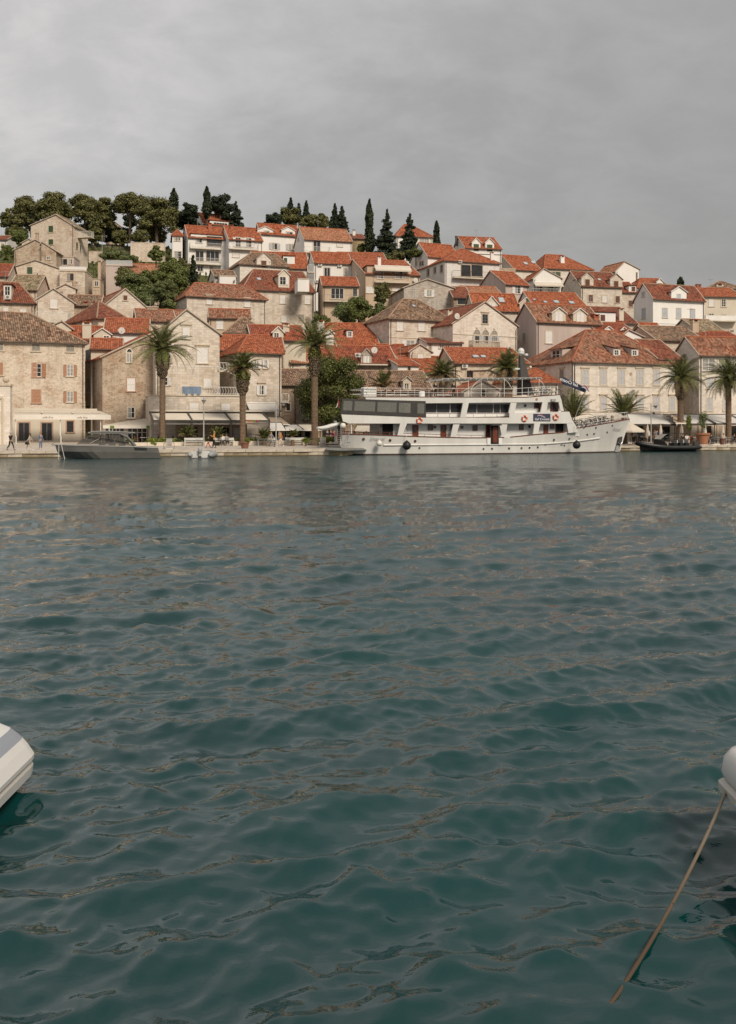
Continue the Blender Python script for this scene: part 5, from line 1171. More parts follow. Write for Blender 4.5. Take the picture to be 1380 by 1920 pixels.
# ---------------- palms
leafmat('palm_leaf', (.045, .060, .018), (.190, .190, .065), .5)
leafmat('palm_leaf_old', (.10, .07, .03), (.28, .20, .10), .7)
m, t, b = newmat('palm_bulge'); b.inputs['Roughness'].default_value = .95
tcn = N(t, 'ShaderNodeTexCoord'); vo = N(t, 'ShaderNodeTexVoronoi'); vo.inputs['Scale'].default_value = 7; t.links.new(tcn.outputs['Object'], vo.inputs['Vector'])
t.links.new(ramp(t, vo.outputs['Distance'], [(.1, (.34, .27, .18)), (.45, (.13, .09, .055)), (.75, (.03, .02, .012))]), b.inputs['Base Color'])
bn = N(t, 'ShaderNodeBump'); bn.inputs['Distance'].default_value = .1; bn.invert = True; t.links.new(vo.outputs['Distance'], bn.inputs['Height']); t.links.new(bn.outputs[0], b.inputs['Normal']); MATS['palm_bulge'] = m
def frond_mesh(L, droop, mat, seed, n=30, wl=.5, vee=.35):
    rng = random.Random(seed); b = MB(); pts = []
    for i in range(13):
        u = i/12; pts.append(Vector((L*(u-.10*droop*u*u*u), 0, -L*droop*.55*u*u*(.35+.65*u))))
    b.tube(pts, [.05*(1-.85*i/12) for i in range(13)], mat, 4)
    vs, fs = [], []
    for i in range(n):
        u = .10+.88*i/(n-1); k = u*12; j = min(int(k), 11); p = pts[j].lerp(pts[j+1], k-j); tdir = (pts[j+1]-pts[j]).normalized()
        ln = wl*(math.sin(math.pi*min(1, u*.92+.10))**.55)*rng.uniform(.85, 1.1)
        for sd in (-1, 1):
            side = Vector((0, sd, 0)); dirv = (tdir*.75+side*.9+Vector((0, 0, vee*rng.uniform(.5, 1.3)))).normalized()
            e = p+dirv*ln+Vector((0, 0, -ln*.30*rng.uniform(.6, 1.3))); w = tdir*.032
            q = len(vs); vs += [p-w, p+w, p+dirv*ln*.55+w*1.1, e, p+dirv*ln*.55-w*1.1]; fs.append((q, q+1, q+2, q+3, q+4))
    b.faces(vs, fs, mat); return b.mesh('frond', uv=False)
FR = {}
def palm(px, py, Y, rpx, label, tr_px=5.3, bulge=None, nf=46, base_py=None, droopy=0, upright=False, old=.12, seed=0, ivy=False, nm='palm_tree', cat='palm tree', fr_n=30):
    rng = random.Random(seed+int(px)); c = at(px, py, Y); g = gz(c.x, Y)-.02 if base_py is None else at(px, base_py, Y).z; L = rpx/F*Y*1.25; r = tr_px/F*Y
    root = thing(nm, label, cat, (c.x, Y, g), rng.uniform(0, 6)); H_ = c.z-g
    def fm(d, o): return cached(('fr', round(L, 1), d, o, fr_n), lambda: frond_mesh(L, d, 'palm_leaf_old' if o else 'palm_leaf', int(d*10)+3, fr_n, L*.17+.12))
    if H_ > .8:
        b = MB(); bl = bulge or (0, 0); prof = []
        h0 = H_-(bl[1]/F*Y if bulge else .3); rb = bl[0]/F*Y if bulge else r
        n = 26
        for i in range(n+1):
            z = max(h0, .2)*i/n; prof.append((r*(1.25 if z < .35 else 1.0)*(1+.05*(i % 2))*(1+.12*max(0, .7-z)), z))
        b.lathe(prof, 'bark_palm', 12); part('trunk', b, root, smooth=False)
        if bulge:
            b = MB(); hb = H_-h0; pr = [(r, h0-.02), (r*1.1, h0+.05*hb), (rb*.85, h0+.22*hb), (rb, h0+.5*hb), (rb*.95, h0+.8*hb), (rb*.6, h0+hb*1.05)]
            b.lathe(pr, 'palm_bulge', 14)
            for i in range(150):                     # stubs of cut fronds
                u = rng.uniform(.08, .98); a = i*2.39996; rr = float(np.interp(u, [0, .22, .5, .8, 1], [r*1.1, rb*.85, rb, rb*.95, rb*.7])); z = h0+u*hb
                d = Vector((math.cos(a), math.sin(a), .9)); p = Vector((math.cos(a)*rr*.93, math.sin(a)*rr*.93, z)); b.tube([p, p+d*.14], [.06, .03], 'palm_bulge', 4)
            part('crownshaft', b, root, smooth=True)
            if ivy:
                q = np.random.default_rng(seed+5); p, a_, c_ = leaves('ivy', [(0, 0, h0+hb*.75)], [(rb*1.15, rb*1.15, hb*.3)], 900, .16, '', q, shell=.85); link('ivy', leafmesh('ivy', p, a_, c_, 'leaf_yellow'), root)
    for i in range(nf):
        u = (i+.5)/nf; a = i*2.39996+rng.uniform(-.2, .2)
        el = R(86)-R(100+droopy)*u**.85 if not upright else R(84)-R(62)*u
        el += rng.uniform(-.1, .1); d = [.35, .6, .85, 1.1][min(3, int(u*3.2+rng.uniform(0, .9)))] if not upright else [.15, .4, .7][int(u*2.99)]
        o = link('frond', fm(d, u > 1-old and rng.random() < .8), root); sc = rng.uniform(.8, 1.08)*(.8 if u > .85 or u < .12 else 1)
        o.matrix_local = Matrix.Translation((0, 0, H_)) @ Matrix.Rotation(a, 4, 'Z') @ Matrix.Rotation(-el, 4, 'Y') @ Matrix.Rotation(rng.uniform(-.5, .5), 4, 'X') @ Matrix.Scale(sc, 4)
    return root
palm(304.5, 655, 108.5, 56, 'tall date palm in front of the brown stone house, leftmost of the quay palms', 5.4, (11.5, 56), 48, ivy=True)
palm(455, 692, 108.5, 37, 'shorter date palm with an ivy-covered bulge in front of the terrace house', 5.6, (12, 50), 40, ivy=True, droopy=-14, old=.25)
palm(590, 648, 109.5, 56, 'tallest date palm, in front of the laurel tree', 6.0, (11, 58), 34, ivy=True, droopy=-14, old=.05)
palm(1276, 709, 126, 44, 'date palm with a bulging top in front of the palace corner', 5.6, (10.5, 42), 52, droopy=6, seed=2)
palm(1366, 708, 126, 45, 'date palm with hanging fronds at the right edge of the promenade', 5.2, (8, 22), 56, droopy=26, seed=4, old=.2)
palm(951, 690, 119, 40, 'thick-trunked palm behind the ship mast and radar dome', 10, (11, 44), 46, droopy=8, seed=6)
palm(829, 702, 120, 36, 'palm with brown lower fronds behind the ship canopy', 6, (7, 12), 40, droopy=10, old=.35, seed=7)
palm(719, 728, 121, 30, 'faded upright palm behind the ship sun deck', 5, None, 22, upright=True, old=.5, seed=8)
palm(1076, 783, 119, 50, 'narrow upright palm behind the ship bow', 4, None, 24, upright=True, seed=9)
palm(1170, 779, 120, 48, 'wide fan-shaped palm rising behind the bow of the ship', 5, None, 26, upright=True, seed=10)
for i, (cr, x, y, r_) in enumerate((('N', 265, 330, 20), ('N', 610, 340, 19), ('N', 1165, 345, 17), ('O', 420, 450, 13))):
    c = CROPS[cr]; palm(c[0]+x/c[2], c[1]+y/c[2]+7, 108.2, r_, ['bushy dwarf palm left of the first white bench', 'bushy dwarf palm behind the seated couple', 'bushy dwarf palm under the right end of the pergola', 'spiky dwarf palm behind the bench nearest the tall palm'][i], 3, None, 34, upright=True, seed=20+i, nm='dwarf_palm', cat='dwarf palm', fr_n=20)
# ---------------- the white ship
plain('ship_white', (.62, .605, .575), .38, .08, .6, spec=.5, streak=True)
plain('ship_inner', (.72, .71, .69), .5, .04, .5)
plain('boot_top', (.06, .035, .03), .6, .3, 2)
plain('wood_red', (.15, .038, .020), .4, .2, 3)
plain('ship_glass', (.03, .032, .035), .08, .3, .6, spec=.45)
plain('canvas_grey', (.045, .042, .040), .7, .15, 1)
plain('deck_grey', (.20, .20, .19), .6, .15, 2)
plain('rubber_black', (.015, .015, .016), .45, .2, 2)
plain('fender_white', (.66, .63, .57), .5, .1, 2)
plain('ring_orange', (.62, .115, .03), .5, .1, 3)
plain('navy', (.035, .04, .075), .6, .1, 2)
plain('sign_white', (.80, .80, .80), .6, .02, 2)
plain('sign_red', (.36, .05, .055), .6, .05, 2)
plain('sign_blue', (.20, .29, .42), .6, .05, 2)
plain('script_grey', (.33, .32, .31), .6, .1, 2)
plain('chrome', (.55, .55, .54), .2, .05, 2, metal=1)
m, t, b = newmat('clear_vinyl'); b.inputs['Base Color'].default_value = (.22, .22, .20, 1); b.inputs['Roughness'].default_value = .12; b.inputs['Alpha'].default_value = .5; MATS['clear_vinyl'] = m
S = Frame('0', 642, 100.0, 16.8); BEAM = 6.8
def ab(crop, x, y): c = CROPS[crop]; return c[0]+x/c[2], c[1]+y/c[2]
def sp(crop, x, y, t=0.0): px, py = ab(crop, x, y); return S.pt(px, py, t)
ship = thing('ship', 'long white wooden-trimmed cruise ship with three decks moored along the quay', 'ship', S.world(0, 0, 0), S.th)
_A = [0, 1, 3, 6, 10, 14, 18, 22, 24.5, 26.5, 28.5, 30.3, 31.8, 33.0, 34.0, 34.8]
_BD = [2.9, 3.1, 3.3, 3.4, 3.4, 3.4, 3.4, 3.4, 3.32, 3.12, 2.72, 2.15, 1.55, .98, .48, .03]
_BW = [1.9, 2.3, 2.8, 3.15, 3.3, 3.3, 3.3, 3.1, 2.8, 2.4, 1.8, 1.15, .62, .25, .03, .02]
_ZS = [2.14, 2.12, 2.05, 1.93, 1.80, 1.70, 1.74, 2.10, 2.24, 2.74, 2.98, 3.22, 3.4, 3.54, 3.66, 3.73]
zs = lambda a: float(np.interp(a, _A, _ZS))
def hb(a, z):
    u = min(1, max(0, z/zs(a))); d, w = float(np.interp(a, _A, _BD)), float(np.interp(a, _A, _BW)); return w+(d-w)*u**1.25
def stem(a, z): return a if a < 31 else 31+(a-31)*(1-.34*(1-min(1, max(0, z/zs(a)))))     # raked stem: foot lies aft of the head
def hull():
    b = MB(); lv = [-.8, 0, .14, .6, 1.1, 1.55, None]; rows = []
    As = sorted(set(list(np.linspace(0, 26.49, 40))+[26.5]+list(np.linspace(26.9, 34.8, 22))))
    for a in As:
        r = []
        for l in lv:
            z = zs(a) if l is None else min(l, zs(a)); h = hb(a, max(z, 0))
            if z < 0: h *= .8
            aa = a+(0 if a > 2 else (.9*(1-min(1, max(0, z)/.9)) if z < .9 else 0)*(1-a/2)); r.append((stem(aa, max(z, 0)), BEAM/2-h, z))
        rows.append(r)
    n = len(lv)
    for far in (0, 1):
        vs = [(p[0]+(.30*(BEAM-p[1])*max(0, 1-p[0]/7) if far else 0), p[1] if not far else BEAM-p[1], p[2]) for r in rows for p in r]
        for i in range(len(rows)-1):
            for j in range(n-1):
                q = [vs[i*n+j], vs[(i+1)*n+j], vs[(i+1)*n+j+1], vs[i*n+j+1]]
                b.poly(q if not far else q[::-1], 'boot_top' if j == 1 or j == 0 else 'ship_white')
    r = rows[0]
    for j in range(n-1): b.poly([r[j], r[j+1], (r[j+1][0]+.3*(BEAM-r[j+1][1])*(1-r[j+1][0]/7), BEAM-r[j+1][1], r[j+1][2]), (r[j][0]+.3*(BEAM-r[j][1])*(1-r[j][0]/7), BEAM-r[j][1], r[j][2])], 'ship_white')
    return b
o = part('hull', hull(), ship, smooth=False)
b = MB()
As = list(np.linspace(0, 34.7, 48))
for a0, a1 in zip(As[:-1], As[1:]):
    z0, z1 = zs(a0)-.55, zs(a1)-.55; h0, h1 = hb(a0, z0)-.04, hb(a1, z1)-.04
    b.poly([(stem(a0, 3), BEAM/2-h0, z0), (stem(a1, 3), BEAM/2-h1, z1), (stem(a1, 3)+2*max(0, 1-a1/7), BEAM/2+h1, z1), (stem(a0, 3)+2*max(0, 1-a0/7), BEAM/2+h0, z0)], 'deck_grey')
part('deck', b, ship)
b = MB()
for sgn in (-1, 1):
    for A0, A1 in ((0 if sgn < 0 else 2.1, 17.7), (18.4, 26.4), (26.5, 34.8)):
        b.tube([(a, BEAM/2+sgn*(hb(a, zs(a))+.02), zs(a)+.03) for a in np.linspace(A0, A1, 14)], .05, 'wood_red', 5)
part('cap_rail', b, ship)
b = MB()
for sgn in (-1, 1):
    b.tube([(a, BEAM/2+sgn*(hb(a, z)+.03), z) for a, z in [(a, 1.02+.62*max(0, (a-21)/9)**1.5) for a in np.linspace(4.4, 30, 26)]], .09, 'ship_white', 6)
part('rubbing_strake', b, ship)
def slab(name, pts, t0, t1, mat, parent=ship, both=False, skew=0.0):
    """polygon of absolute photo pixels on the near side, given thickness across the beam"""
    b = MB(); P_ = [S.pt(x, y, t0) for x, y in pts]; b.prism([(p[0], t0, p[2]) for p in P_], ((t1-t0)*skew, t1-t0, 0), mat)
    if both: b2 = MB(); b2.prism([(p[0], BEAM-t1, p[2]) for p in P_], (0, t1-t0, 0), mat); part(name, b2, parent)
    return part(name, b, parent)
def px(crop, pts): return [ab(crop, *p) for p in pts]
slab('upper_bulwark', [(640, 777), (798, 783), (955, 783), (955, 774.8), (1067.4, 771.7), (1075, 794), (655, 794), (643, 790)], 0, BEAM, 'ship_white', skew=.3)
slab('front_screen', [(1062, 790), (1073.5, 790), (1084, 809.8), (1066, 812)], 0.02, .5, 'ship_white', both=True)
slab('lower_deckhouse', [(718, 792), (1058, 792), (1058, 822), (718, 822)], 1.05, BEAM-1.05, 'ship_inner')
slab('front_bulkhead', [(1060, 786), (1072, 786), (1086, 808), (1086, 818), (1060, 818)], .5, BEAM-.5, 'ship_white')
slab('roof_band', [(685, 744.3), (985, 745), (1049.5, 740.4), (1054, 753.6), (798, 756), (798, 752), (686, 749)], 0, BEAM, 'ship_white', skew=.3)
slab('upper_deckhouse', [(799, 754), (1046, 752), (1054, 778), (799, 784)], .9, BEAM-.9, 'ship_inner')
b = MB(); p0, p1 = S.pt(684, 744.4, 0), S.pt(1049, 740.2, 0); b.tube([(p0[0], -.03, p0[2]+.02), S.pt(985, 744.8, -.03), (p1[0], -.03, p1[2]+.02)], .035, 'wood_red', 4); part('trim_line', b, ship)
for q in (('G', [(600, 800), (658, 800), (618, 912), (575, 908)]), ('G', [(1058, 808), (1112, 808), (1076, 925), (1032, 922)]), ('H', [(168, 808), (236, 808), (222, 903), (186, 903)]), ('H', [(470, 800), (520, 800), (500, 892), (458, 892)]),
          ('H', [(-120, 800), (-60, 800), (-95, 925), (-150, 925)])):
    if q[0] == 'H' and q[1][0][0] < 0: continue
    slab('pillar', px(*q), .0, .22, 'ship_white', both=True)
for q in (('G', [(1142, 622), (1192, 622), (1165, 748), (1118, 748)]), ('H', [(266, 622), (316, 622), (298, 712), (246, 712)]), ('H', [(540, 616), (586, 616), (574, 704), (522, 704)]), ('H', [(678, 612), (704, 612), (724, 694), (694, 694)])):
    slab('pillar', px(*q), .0, .2, 'ship_white', both=True)
def rect(name, crop, x0, y0, x1, y1, t, mat, frame=None, fw=.07):
    a0, _, z1 = sp(crop, x0, y0, t); a1, _, z0 = sp(crop, x1, y1, t); b = MB(); b.box(a0, a1, t-.03, t+.02, z0, z1, mat)
    if frame:
        for bx in ((a0-fw, a0, z0-fw, z1+fw), (a1, a1+fw, z0-fw, z1+fw), (a0, a1, z1, z1+fw), (a0, a1, z0-fw, z0)): b.box(bx[0], bx[1], t-.06, t-.001, bx[2], bx[3], frame)
    return part(name, b, ship)
for x0, x1 in ((705, 757), (948, 998), (1338, 1376)):
    r_ = rect('door', 'G', x0, 814, x1, 918, 1.0, 'wood_red'); a0, _, z1 = sp('G', x0+14, 832, .96); a1, _, z0 = sp('G', x1-14, 878, .96); b = MB(); b.box(a0, a1, .955, .965, z0, z1, 'glass_dark'); part('door_pane', b, r_)
rect('door', 'H', 548, 812, 588, 890, 1.0, 'wood_red'); rect('doorway', 'G', 445, 805, 538, 905, 1.02, 'dark_inside'); rect('doorway', 'H', 655, 802, 765, 878, 1.0, 'dark_inside', 'wood_red')
for cr, x0, x1, y0, y1 in (('G', 842, 880, 814, 854), ('G', 1036, 1056, 818, 855), ('G', 1228, 1262, 820, 858), ('H', 340, 372, 812, 852), ('H', 610, 634, 802, 842)): rect('window', cr, x0, y0, x1, y1, 1.0, 'glass_dark', 'wood_red', .05)
for cr, x, y, t in (('G', 900, 831, 1.0), ('G', 1132, 833, 1.0), ('H', 427, 827, 1.0), ('H', 390, 647, .86), ('G', 434, 822, 1.0)):
    p = sp(cr, x, y, t); b = MB(); b.lathe([(.16, t-.04), (.16, t+.01)], 'glass_dark', 12, (p[0], 0, p[2]), 'y'); part('porthole', b, ship)
for x0, x1 in ((825, 912), (918, 1026), (1036, 1142)): rect('window', 'G', x0, 630, x1, 704, .86, 'ship_glass')
for x0, x1 in ((1178, 1258), (1264, 1400), (1408, 1460), (1466, 1548)): rect('window', 'G', x0, 634, x1, 706, .86, 'ship_glass')
rect('window', 'H', 470, 626, 500, 666, .86, 'glass_dark', 'wood_red', .04); rect('door', 'H', 506, 630, 534, 704, .86, 'wood_red')
for x0, x1 in ((612, 640), (646, 674)): rect('wheelhouse_window', 'H', x0, 626, x1, 690, .84, 'glass_dark', 'wood_red', .06)
# walkway rails
b = MB()
for t in (.03, BEAM-.03):
    for y0, y1, m_ in ((715, 716, 'wood_red'), (746, 748, 'wood_red')): b.tube([sp('G', 822, y0, t)[:1]+(t,)+sp('G', 822, y0, t)[2:], sp('H', 250, y1+2 if y0 > 720 else y1-2, t)[:1]+(t,)+sp('H', 250, y1, t)[2:]], .028, m_, 4)
    for i in range(8): p, q = sp('G', 822+i*102, 716, t), sp('G', 822+i*102, 747, t); b.tube([p, q], .02, 'wood_red', 4)
    pr = [(T_, sp('G', T_, 0, t)[0]) for T_ in range(110, 1380, 100)]
    for T_, a in pr: b.tube([(a, BEAM/2+(hb(a, zs(a))-.05)*(-1 if t < 1 else 1), zs(a)), (a, BEAM/2+(hb(a, zs(a))-.05)*(-1 if t < 1 else 1), zs(a)+.3)], .018, 'chrome', 4)
    b.tube([(a, BEAM/2+(hb(a, zs(a))-.05)*(-1 if t < 1 else 1), zs(a)+.3) for T_, a in pr], .028, 'wood_red', 4)
part('walkway_rail', b, ship)
# canvas enclosure on the upper aft deck
b = MB(); oc = [ab('T', *p) for p in ((70, 283), (1010, 315), (1008, 497), (55, 455))]
oc = [S.pt(x, y, -.04) for x, y in oc]
def cz(u, v):   # bilinear place on the canvas side
    tp = [oc[0][i]*(1-u)+oc[1][i]*u for i in (0, 2)]; bt = [oc[3][i]*(1-u)+oc[2][i]*u for i in (0, 2)]; return (tp[0]*(1-v)+bt[0]*v, tp[1]*(1-v)+bt[1]*v)
def cq(u0, u1, v0, v1, t, mat, th_=.04):
    pts = [cz(u0, v0), cz(u1, v0), cz(u1, v1), cz(u0, v1)]; b.prism([(p[0]+(2.04 if t > 3 and p[0] < 4 else 0), t, p[1]) for p in pts], (0, th_, 0), mat)
cols = [(0, .02), (.125, .15), (.395, .42), (.65, .675), (.985, 1)]
for t in (-.04, BEAM): 
    cq(0, 1, 0, .125, t, 'canvas_grey'); cq(0, 1, .76, 1, t, 'canvas_grey')
    for u0, u1 in cols: cq(u0, u1, .1255, .7595, t, 'canvas_grey')
    cq(.82, .90, .1255, .7595, t, 'canvas_grey')
b.prism([(cz(0, 0)[0], -.0, cz(0, 0)[1]-.02), (cz(1, 0)[0], 0, cz(1, 0)[1]-.02), (cz(1, .06)[0], 0, cz(1, .06)[1]), (cz(0, .06)[0], 0, cz(0, .06)[1])], (BEAM*.3, BEAM, 0), 'canvas_grey')
enc = part('canvas_enclosure', b, ship)
for t in (-.02, BEAM+.02):
    for i in range(4):
        b = MB(); pts = [cz(cols[i][1], .1255), cz(cols[i+1][0], .1255), cz(cols[i+1][0], .7595), cz(cols[i][1], .7595)]; b.prism([(p[0]+(2.04 if t > 3 and p[0] < 4 else 0), t, p[1]) for p in pts], (0, .01, 0), 'clear_vinyl'); part('clear_panel', b, enc)
b = MB(); a_ = cz(0, .1)[0]; b.prism([(a_, 0, cz(0, .08)[1]), (a_, 0, cz(0, 1)[1]), (a_+2.04, BEAM, cz(0, 1)[1]), (a_+2.04, BEAM, cz(0, .08)[1])], (.03, 0, 0), 'clear_vinyl'); part('clear_panel', b, enc)
# furniture silhouettes inside the enclosure: tables and a stair
for i in range(4):
    a = 1.5+i*1.9; z = S.pt(660+i*34, 779, 3)[2]; b = MB(); b.box(a, a+.9, 2.2, 3.1, z+.72, z+.76, 'ship_inner'); b.tube([(a+.45, 2.65, z), (a+.45, 2.65, z+.72)], .04, 'metal_grey', 5)
    for xx in (a-.5, a+1.0): b.box(xx, xx+.4, 2.3, 2.9, z+.4, z+.46, 'ship_inner'); b.box(xx, xx+.05, 2.3, 2.9, z+.46, z+.9, 'ship_inner')
    part('deck_table', b, ship)
for k in range(2):
    b = MB(); a = 5.0+k*2.3; z = S.pt(700, 780, 3)[2]
    for i in range(7): b.box(a+i*.2, a+i*.2+.22, 4.2, 4.9, z+i*.24, z+i*.24+.04, 'ship_inner')
    for yy in (4.2, 4.9): b.tube([(a, yy, z), (a+1.5, yy, z+1.7)], .04, 'ship_inner', 4)
    part('stair', b, ship)
# sun deck
b = MB()
def zd(a): return S.pt(CX+F*(S.X0+a*S.cs)/(S.Y0+a*S.sn), float(np.interp(a, [2.5, 19, 22.5], [744.3, 745, 741])), 0)[2]
aa = [sp('T', x, 0)[0] for x in range(570, 2600, 160)]; a_end = S.s_(1047); aa = [a for a in aa if a < a_end-.3]+[a_end]; a_st = S.s_(690)
for t in (.12, BEAM-.12):
    for i, a in enumerate(aa): b.tube([(a, t, zd(a)-.02), (a, t, zd(a)+.92)], .017, 'metal_white', 5)
    for hgt in (.45, .92): b.tube([(a_st, t, zd(a_st)+hgt)]+[(a, t, zd(a)+hgt) for a in aa], .018, 'metal_white', 5)
for a in (a_st, a_end):
    for hgt in (.45, .92): b.tube([(a, .12, zd(a)+hgt), (a, BEAM-.12, zd(a)+hgt)], .028, 'metal_white', 5)
part('sun_deck_rail', b, ship)
b = MB(); a0, a1 = sp('T', 325, 0)[0], sp('T', 468, 0)[0]; z = zd(a0)
for i in range(7): b.box(a0, a1, .4+i*.15, .46+i*.15, z+.06, z+1.0, 'ship_inner')
for i in range(3): b.box(a0, a1, .3, 1.5, z+.25+i*.3, z+.28+i*.3, 'ship_white')
part('stacked_loungers', b, ship)
b = MB(); a0 = sp('T', 1000, 0)[0]; b.lathe([(.3, 0), (.34, .5), (.25, .62)], 'ship_inner', 10, (a0, .9, zd(a0)))
for cx_ in (620, 700, 1150, 1240): a = sp('T', cx_, 0)[0]; b.box(a, a+1.5, 1.6, 2.2, zd(a)+.25, zd(a)+.32, 'ship_inner'); b.box(a, a+.06, 1.6, 2.2, zd(a)+.3, zd(a)+.8, 'frame_brown')
part('deck_furniture', b, ship, stuff=True)
b = MB(); q0, q1 = S.pt(829, 710.5, 1), S.pt(1015, 708.8, 1); z0 = q0[2]; z1 = q1[2]
b.prism([(q0[0], .9, z0), (q0[0], .9, z0+.07), (q1[0], .9, z1+.07), (q1[0], .9, z1)], (0, 5, 0), 'metal_grey')
for i in range(19): a = q0[0]+(q1[0]-q0[0])*i/18; z = z0+(z1-z0)*i/18; b.box(a-.03, a+.03, .85, 5.95, z-.09, z-.005, 'metal_white')
cn = part('sun_canopy', b, ship); b = MB()
for x in (125, 292, 592, 822, 1040):
    for t in (1.0, 5.8): p = S.pt(*ab('M', x, 480), 1.0); b.tube([(p[0], t, p[2]-.02), (p[0], t, zd(p[0])-.02)], .024, 'metal_white', 6)
for x, dx in ((292, -135), (592, 100), (1040, 85)):
    for t in (1.0, 5.8):
        p = S.pt(*ab('M', x, 484), 1.0); q = S.pt(*ab('M', x+dx, 620), 1.0); b.tube([(p[0], t, p[2]), ((p[0]*.45+q[0]*.55), t, p[2]*.6+q[2]*.4), (q[0], t, q[2])], .025, 'metal_white', 5)
part('canopy_posts', b, cn)
# mast
b = MB(); mp_ = [S.pt(*ab('M', x, y), 3.0) for x, y in ((806, 183), (850, 188), (966, 690), (800, 690))]
vs = []; 
for i, (dt0, dt1) in enumerate(((.22, -.22), (.22, -.22), (.55, -.55), (.55, -.55))): p = mp_[i]; vs += [(p[0], 3.4-dt0, p[2]), (p[0], 3.4+dt0, p[2])]
b.faces(vs, [(0, 2, 4, 6), (1, 7, 5, 3), (0, 1, 3, 2), (2, 3, 5, 4), (4, 5, 7, 6), (6, 7, 1, 0)], 'metal_dark'); mast = part('mast', b, ship)
b = MB(); p = S.pt(*ab('M', 808, 132), 3.4); b.ball((p[0], 3.4, p[2]), .37, 'ship_white', 14, (1, 1, 1.12)); b.lathe([(.36, p[2]-.34), (.36, p[2]-.0)], 'ship_white', 14, (p[0], 3.4, 0)); part('radar_dome', b, mast, smooth=True)
b = MB(); p = S.pt(*ab('M', 870, 172), 3.4); b.lathe([(.24, p[2]-.12), (.26, p[2]), (.2, p[2]+.1)], 'ship_white', 12, (p[0], 3.4, 0)); part('radar_disc', b, mast)
b = MB(); p = S.pt(*ab('M', 735, 365), 3.4); q = S.pt(*ab('M', 935, 352), 3.4); b.tube([(p[0], 3.4, p[2]), (q[0], 3.4, q[2])], .05, 'metal_grey', 5); b.tube([(p[0], 2.9, p[2]), (p[0], 3.9, p[2])], .05, 'metal_white', 5)
b.box(p[0]-.1, p[0]+.5, 3.2, 3.5, p[2], p[2]+.16, 'ship_white'); b.ball((q[0]-.1, 3.3, q[2]+.15), .16, 'ship_white', 8); b.tube([(p[0]+.3, 3.4, p[2]), (p[0]+.3, 3.4, p[2]+1.1)], .015, 'ship_white', 4); part('mast_arm', b, mast)
# bow rail
b = MB(); ap = list(np.linspace(26.7, 34.5, 13))
for sgn in (-1, 1):
    pr = [(a, BEAM/2+sgn*(hb(a, zs(a))-.05), zs(a)) for a in ap]
    for p in pr: b.tube([p, (p[0], p[1], p[2]+.85)], .016, 'metal_white', 5)
    for hg in (.4, .85): b.tube([(p[0], p[1], p[2]+hg) for p in pr], .017, 'metal_white', 5)
part('bow_rail', b, ship)
# portholes on the hull
def hull_pt(crop, x, y):
    t = 0.0
    for _ in range(12): a, _, z = sp(crop, x, y, t); t = BEAM/2-hb(a, z)
    return a, t, z
def hull_n(a, z): e = .3; return math.atan2((hb(a-e, z)-hb(a+e, z)), 2*e)
ph = [('G', 283, 935, .15, 'wood_red'), ('G', 512, 946, .15, 'wood_red'), ('G', 728, 953, .15, 'wood_red'), ('G', 765, 1012, .12, 'chrome'), ('G', 1318, 1020, .12, 'chrome'), ('H', 103, 1018, .13, 'chrome'), ('H', 250, 1015, .13, 'chrome'), ('H', 357, 1013, .13, 'chrome'),
      ('H', 427, 1010, .13, 'chrome'), ('H', 497, 1006, .13, 'chrome'), ('H', 637, 942, .14, 'chrome'), ('H', 767, 932, .14, 'chrome'), ('H', 727, 988, .1, 'chrome'), ('K', 765, 860, .12, 'metal_dark'), ('K', 853, 850, .12, 'metal_dark'), ('K', 1023, 830, .12, 'metal_dark'), ('K', 878, 772, .12, 'metal_dark'), ('K', 1090, 745, .10, 'metal_dark')]
for cr, x, y, r, m_ in ph:
    a, t, z = hull_pt(cr, x, y); b = MB(); b.lathe([(r, -.035), (r, .03)], m_, 12, (0, 0, 0), 'y'); b.lathe([(r*.65, -.05), (r*.65, -.035)], 'glass_dark', 12, (0, 0, 0), 'y'); o = part('porthole', b, ship); o.location = (a, t, z); o.rotation_euler = (0, 0, hull_n(a, z))
for x in (625, 893, 1130, 1275, 1480, 1738, 1850, 1990):
    a, t, z = hull_pt('G', x, 985 if x > 700 else 783); b = MB(); b.box(-.14, .14, -.03, .02, -.04, .04, 'metal_dark')
    if x > 700: o = part('scupper', b, ship); o.location = (a, t-.02, z)
# entrance gate
rect('entrance', 'H', 94, 815, 158, 978, -.03, 'dark_inside'); rect('entrance_leaf', 'H', 112, 830, 150, 965, -.09, 'wood_red')
b = MB(); p = sp('H', 88, 818, 0); q = sp('H', 166, 800, 0); b.prism([(p[0], 0, p[2]), (q[0], 0, p[2]), (q[0]-.12, 0, q[2]), (p[0]+.12, 0, q[2])], (0, -.7, 0), 'metal_dark'); part('entrance_hood', b, ship)
for x0, x1 in ((62, 90), (162, 190)): rect('gate_panel', 'H', x0, 926, x1, 984, -.08, 'ship_inner')
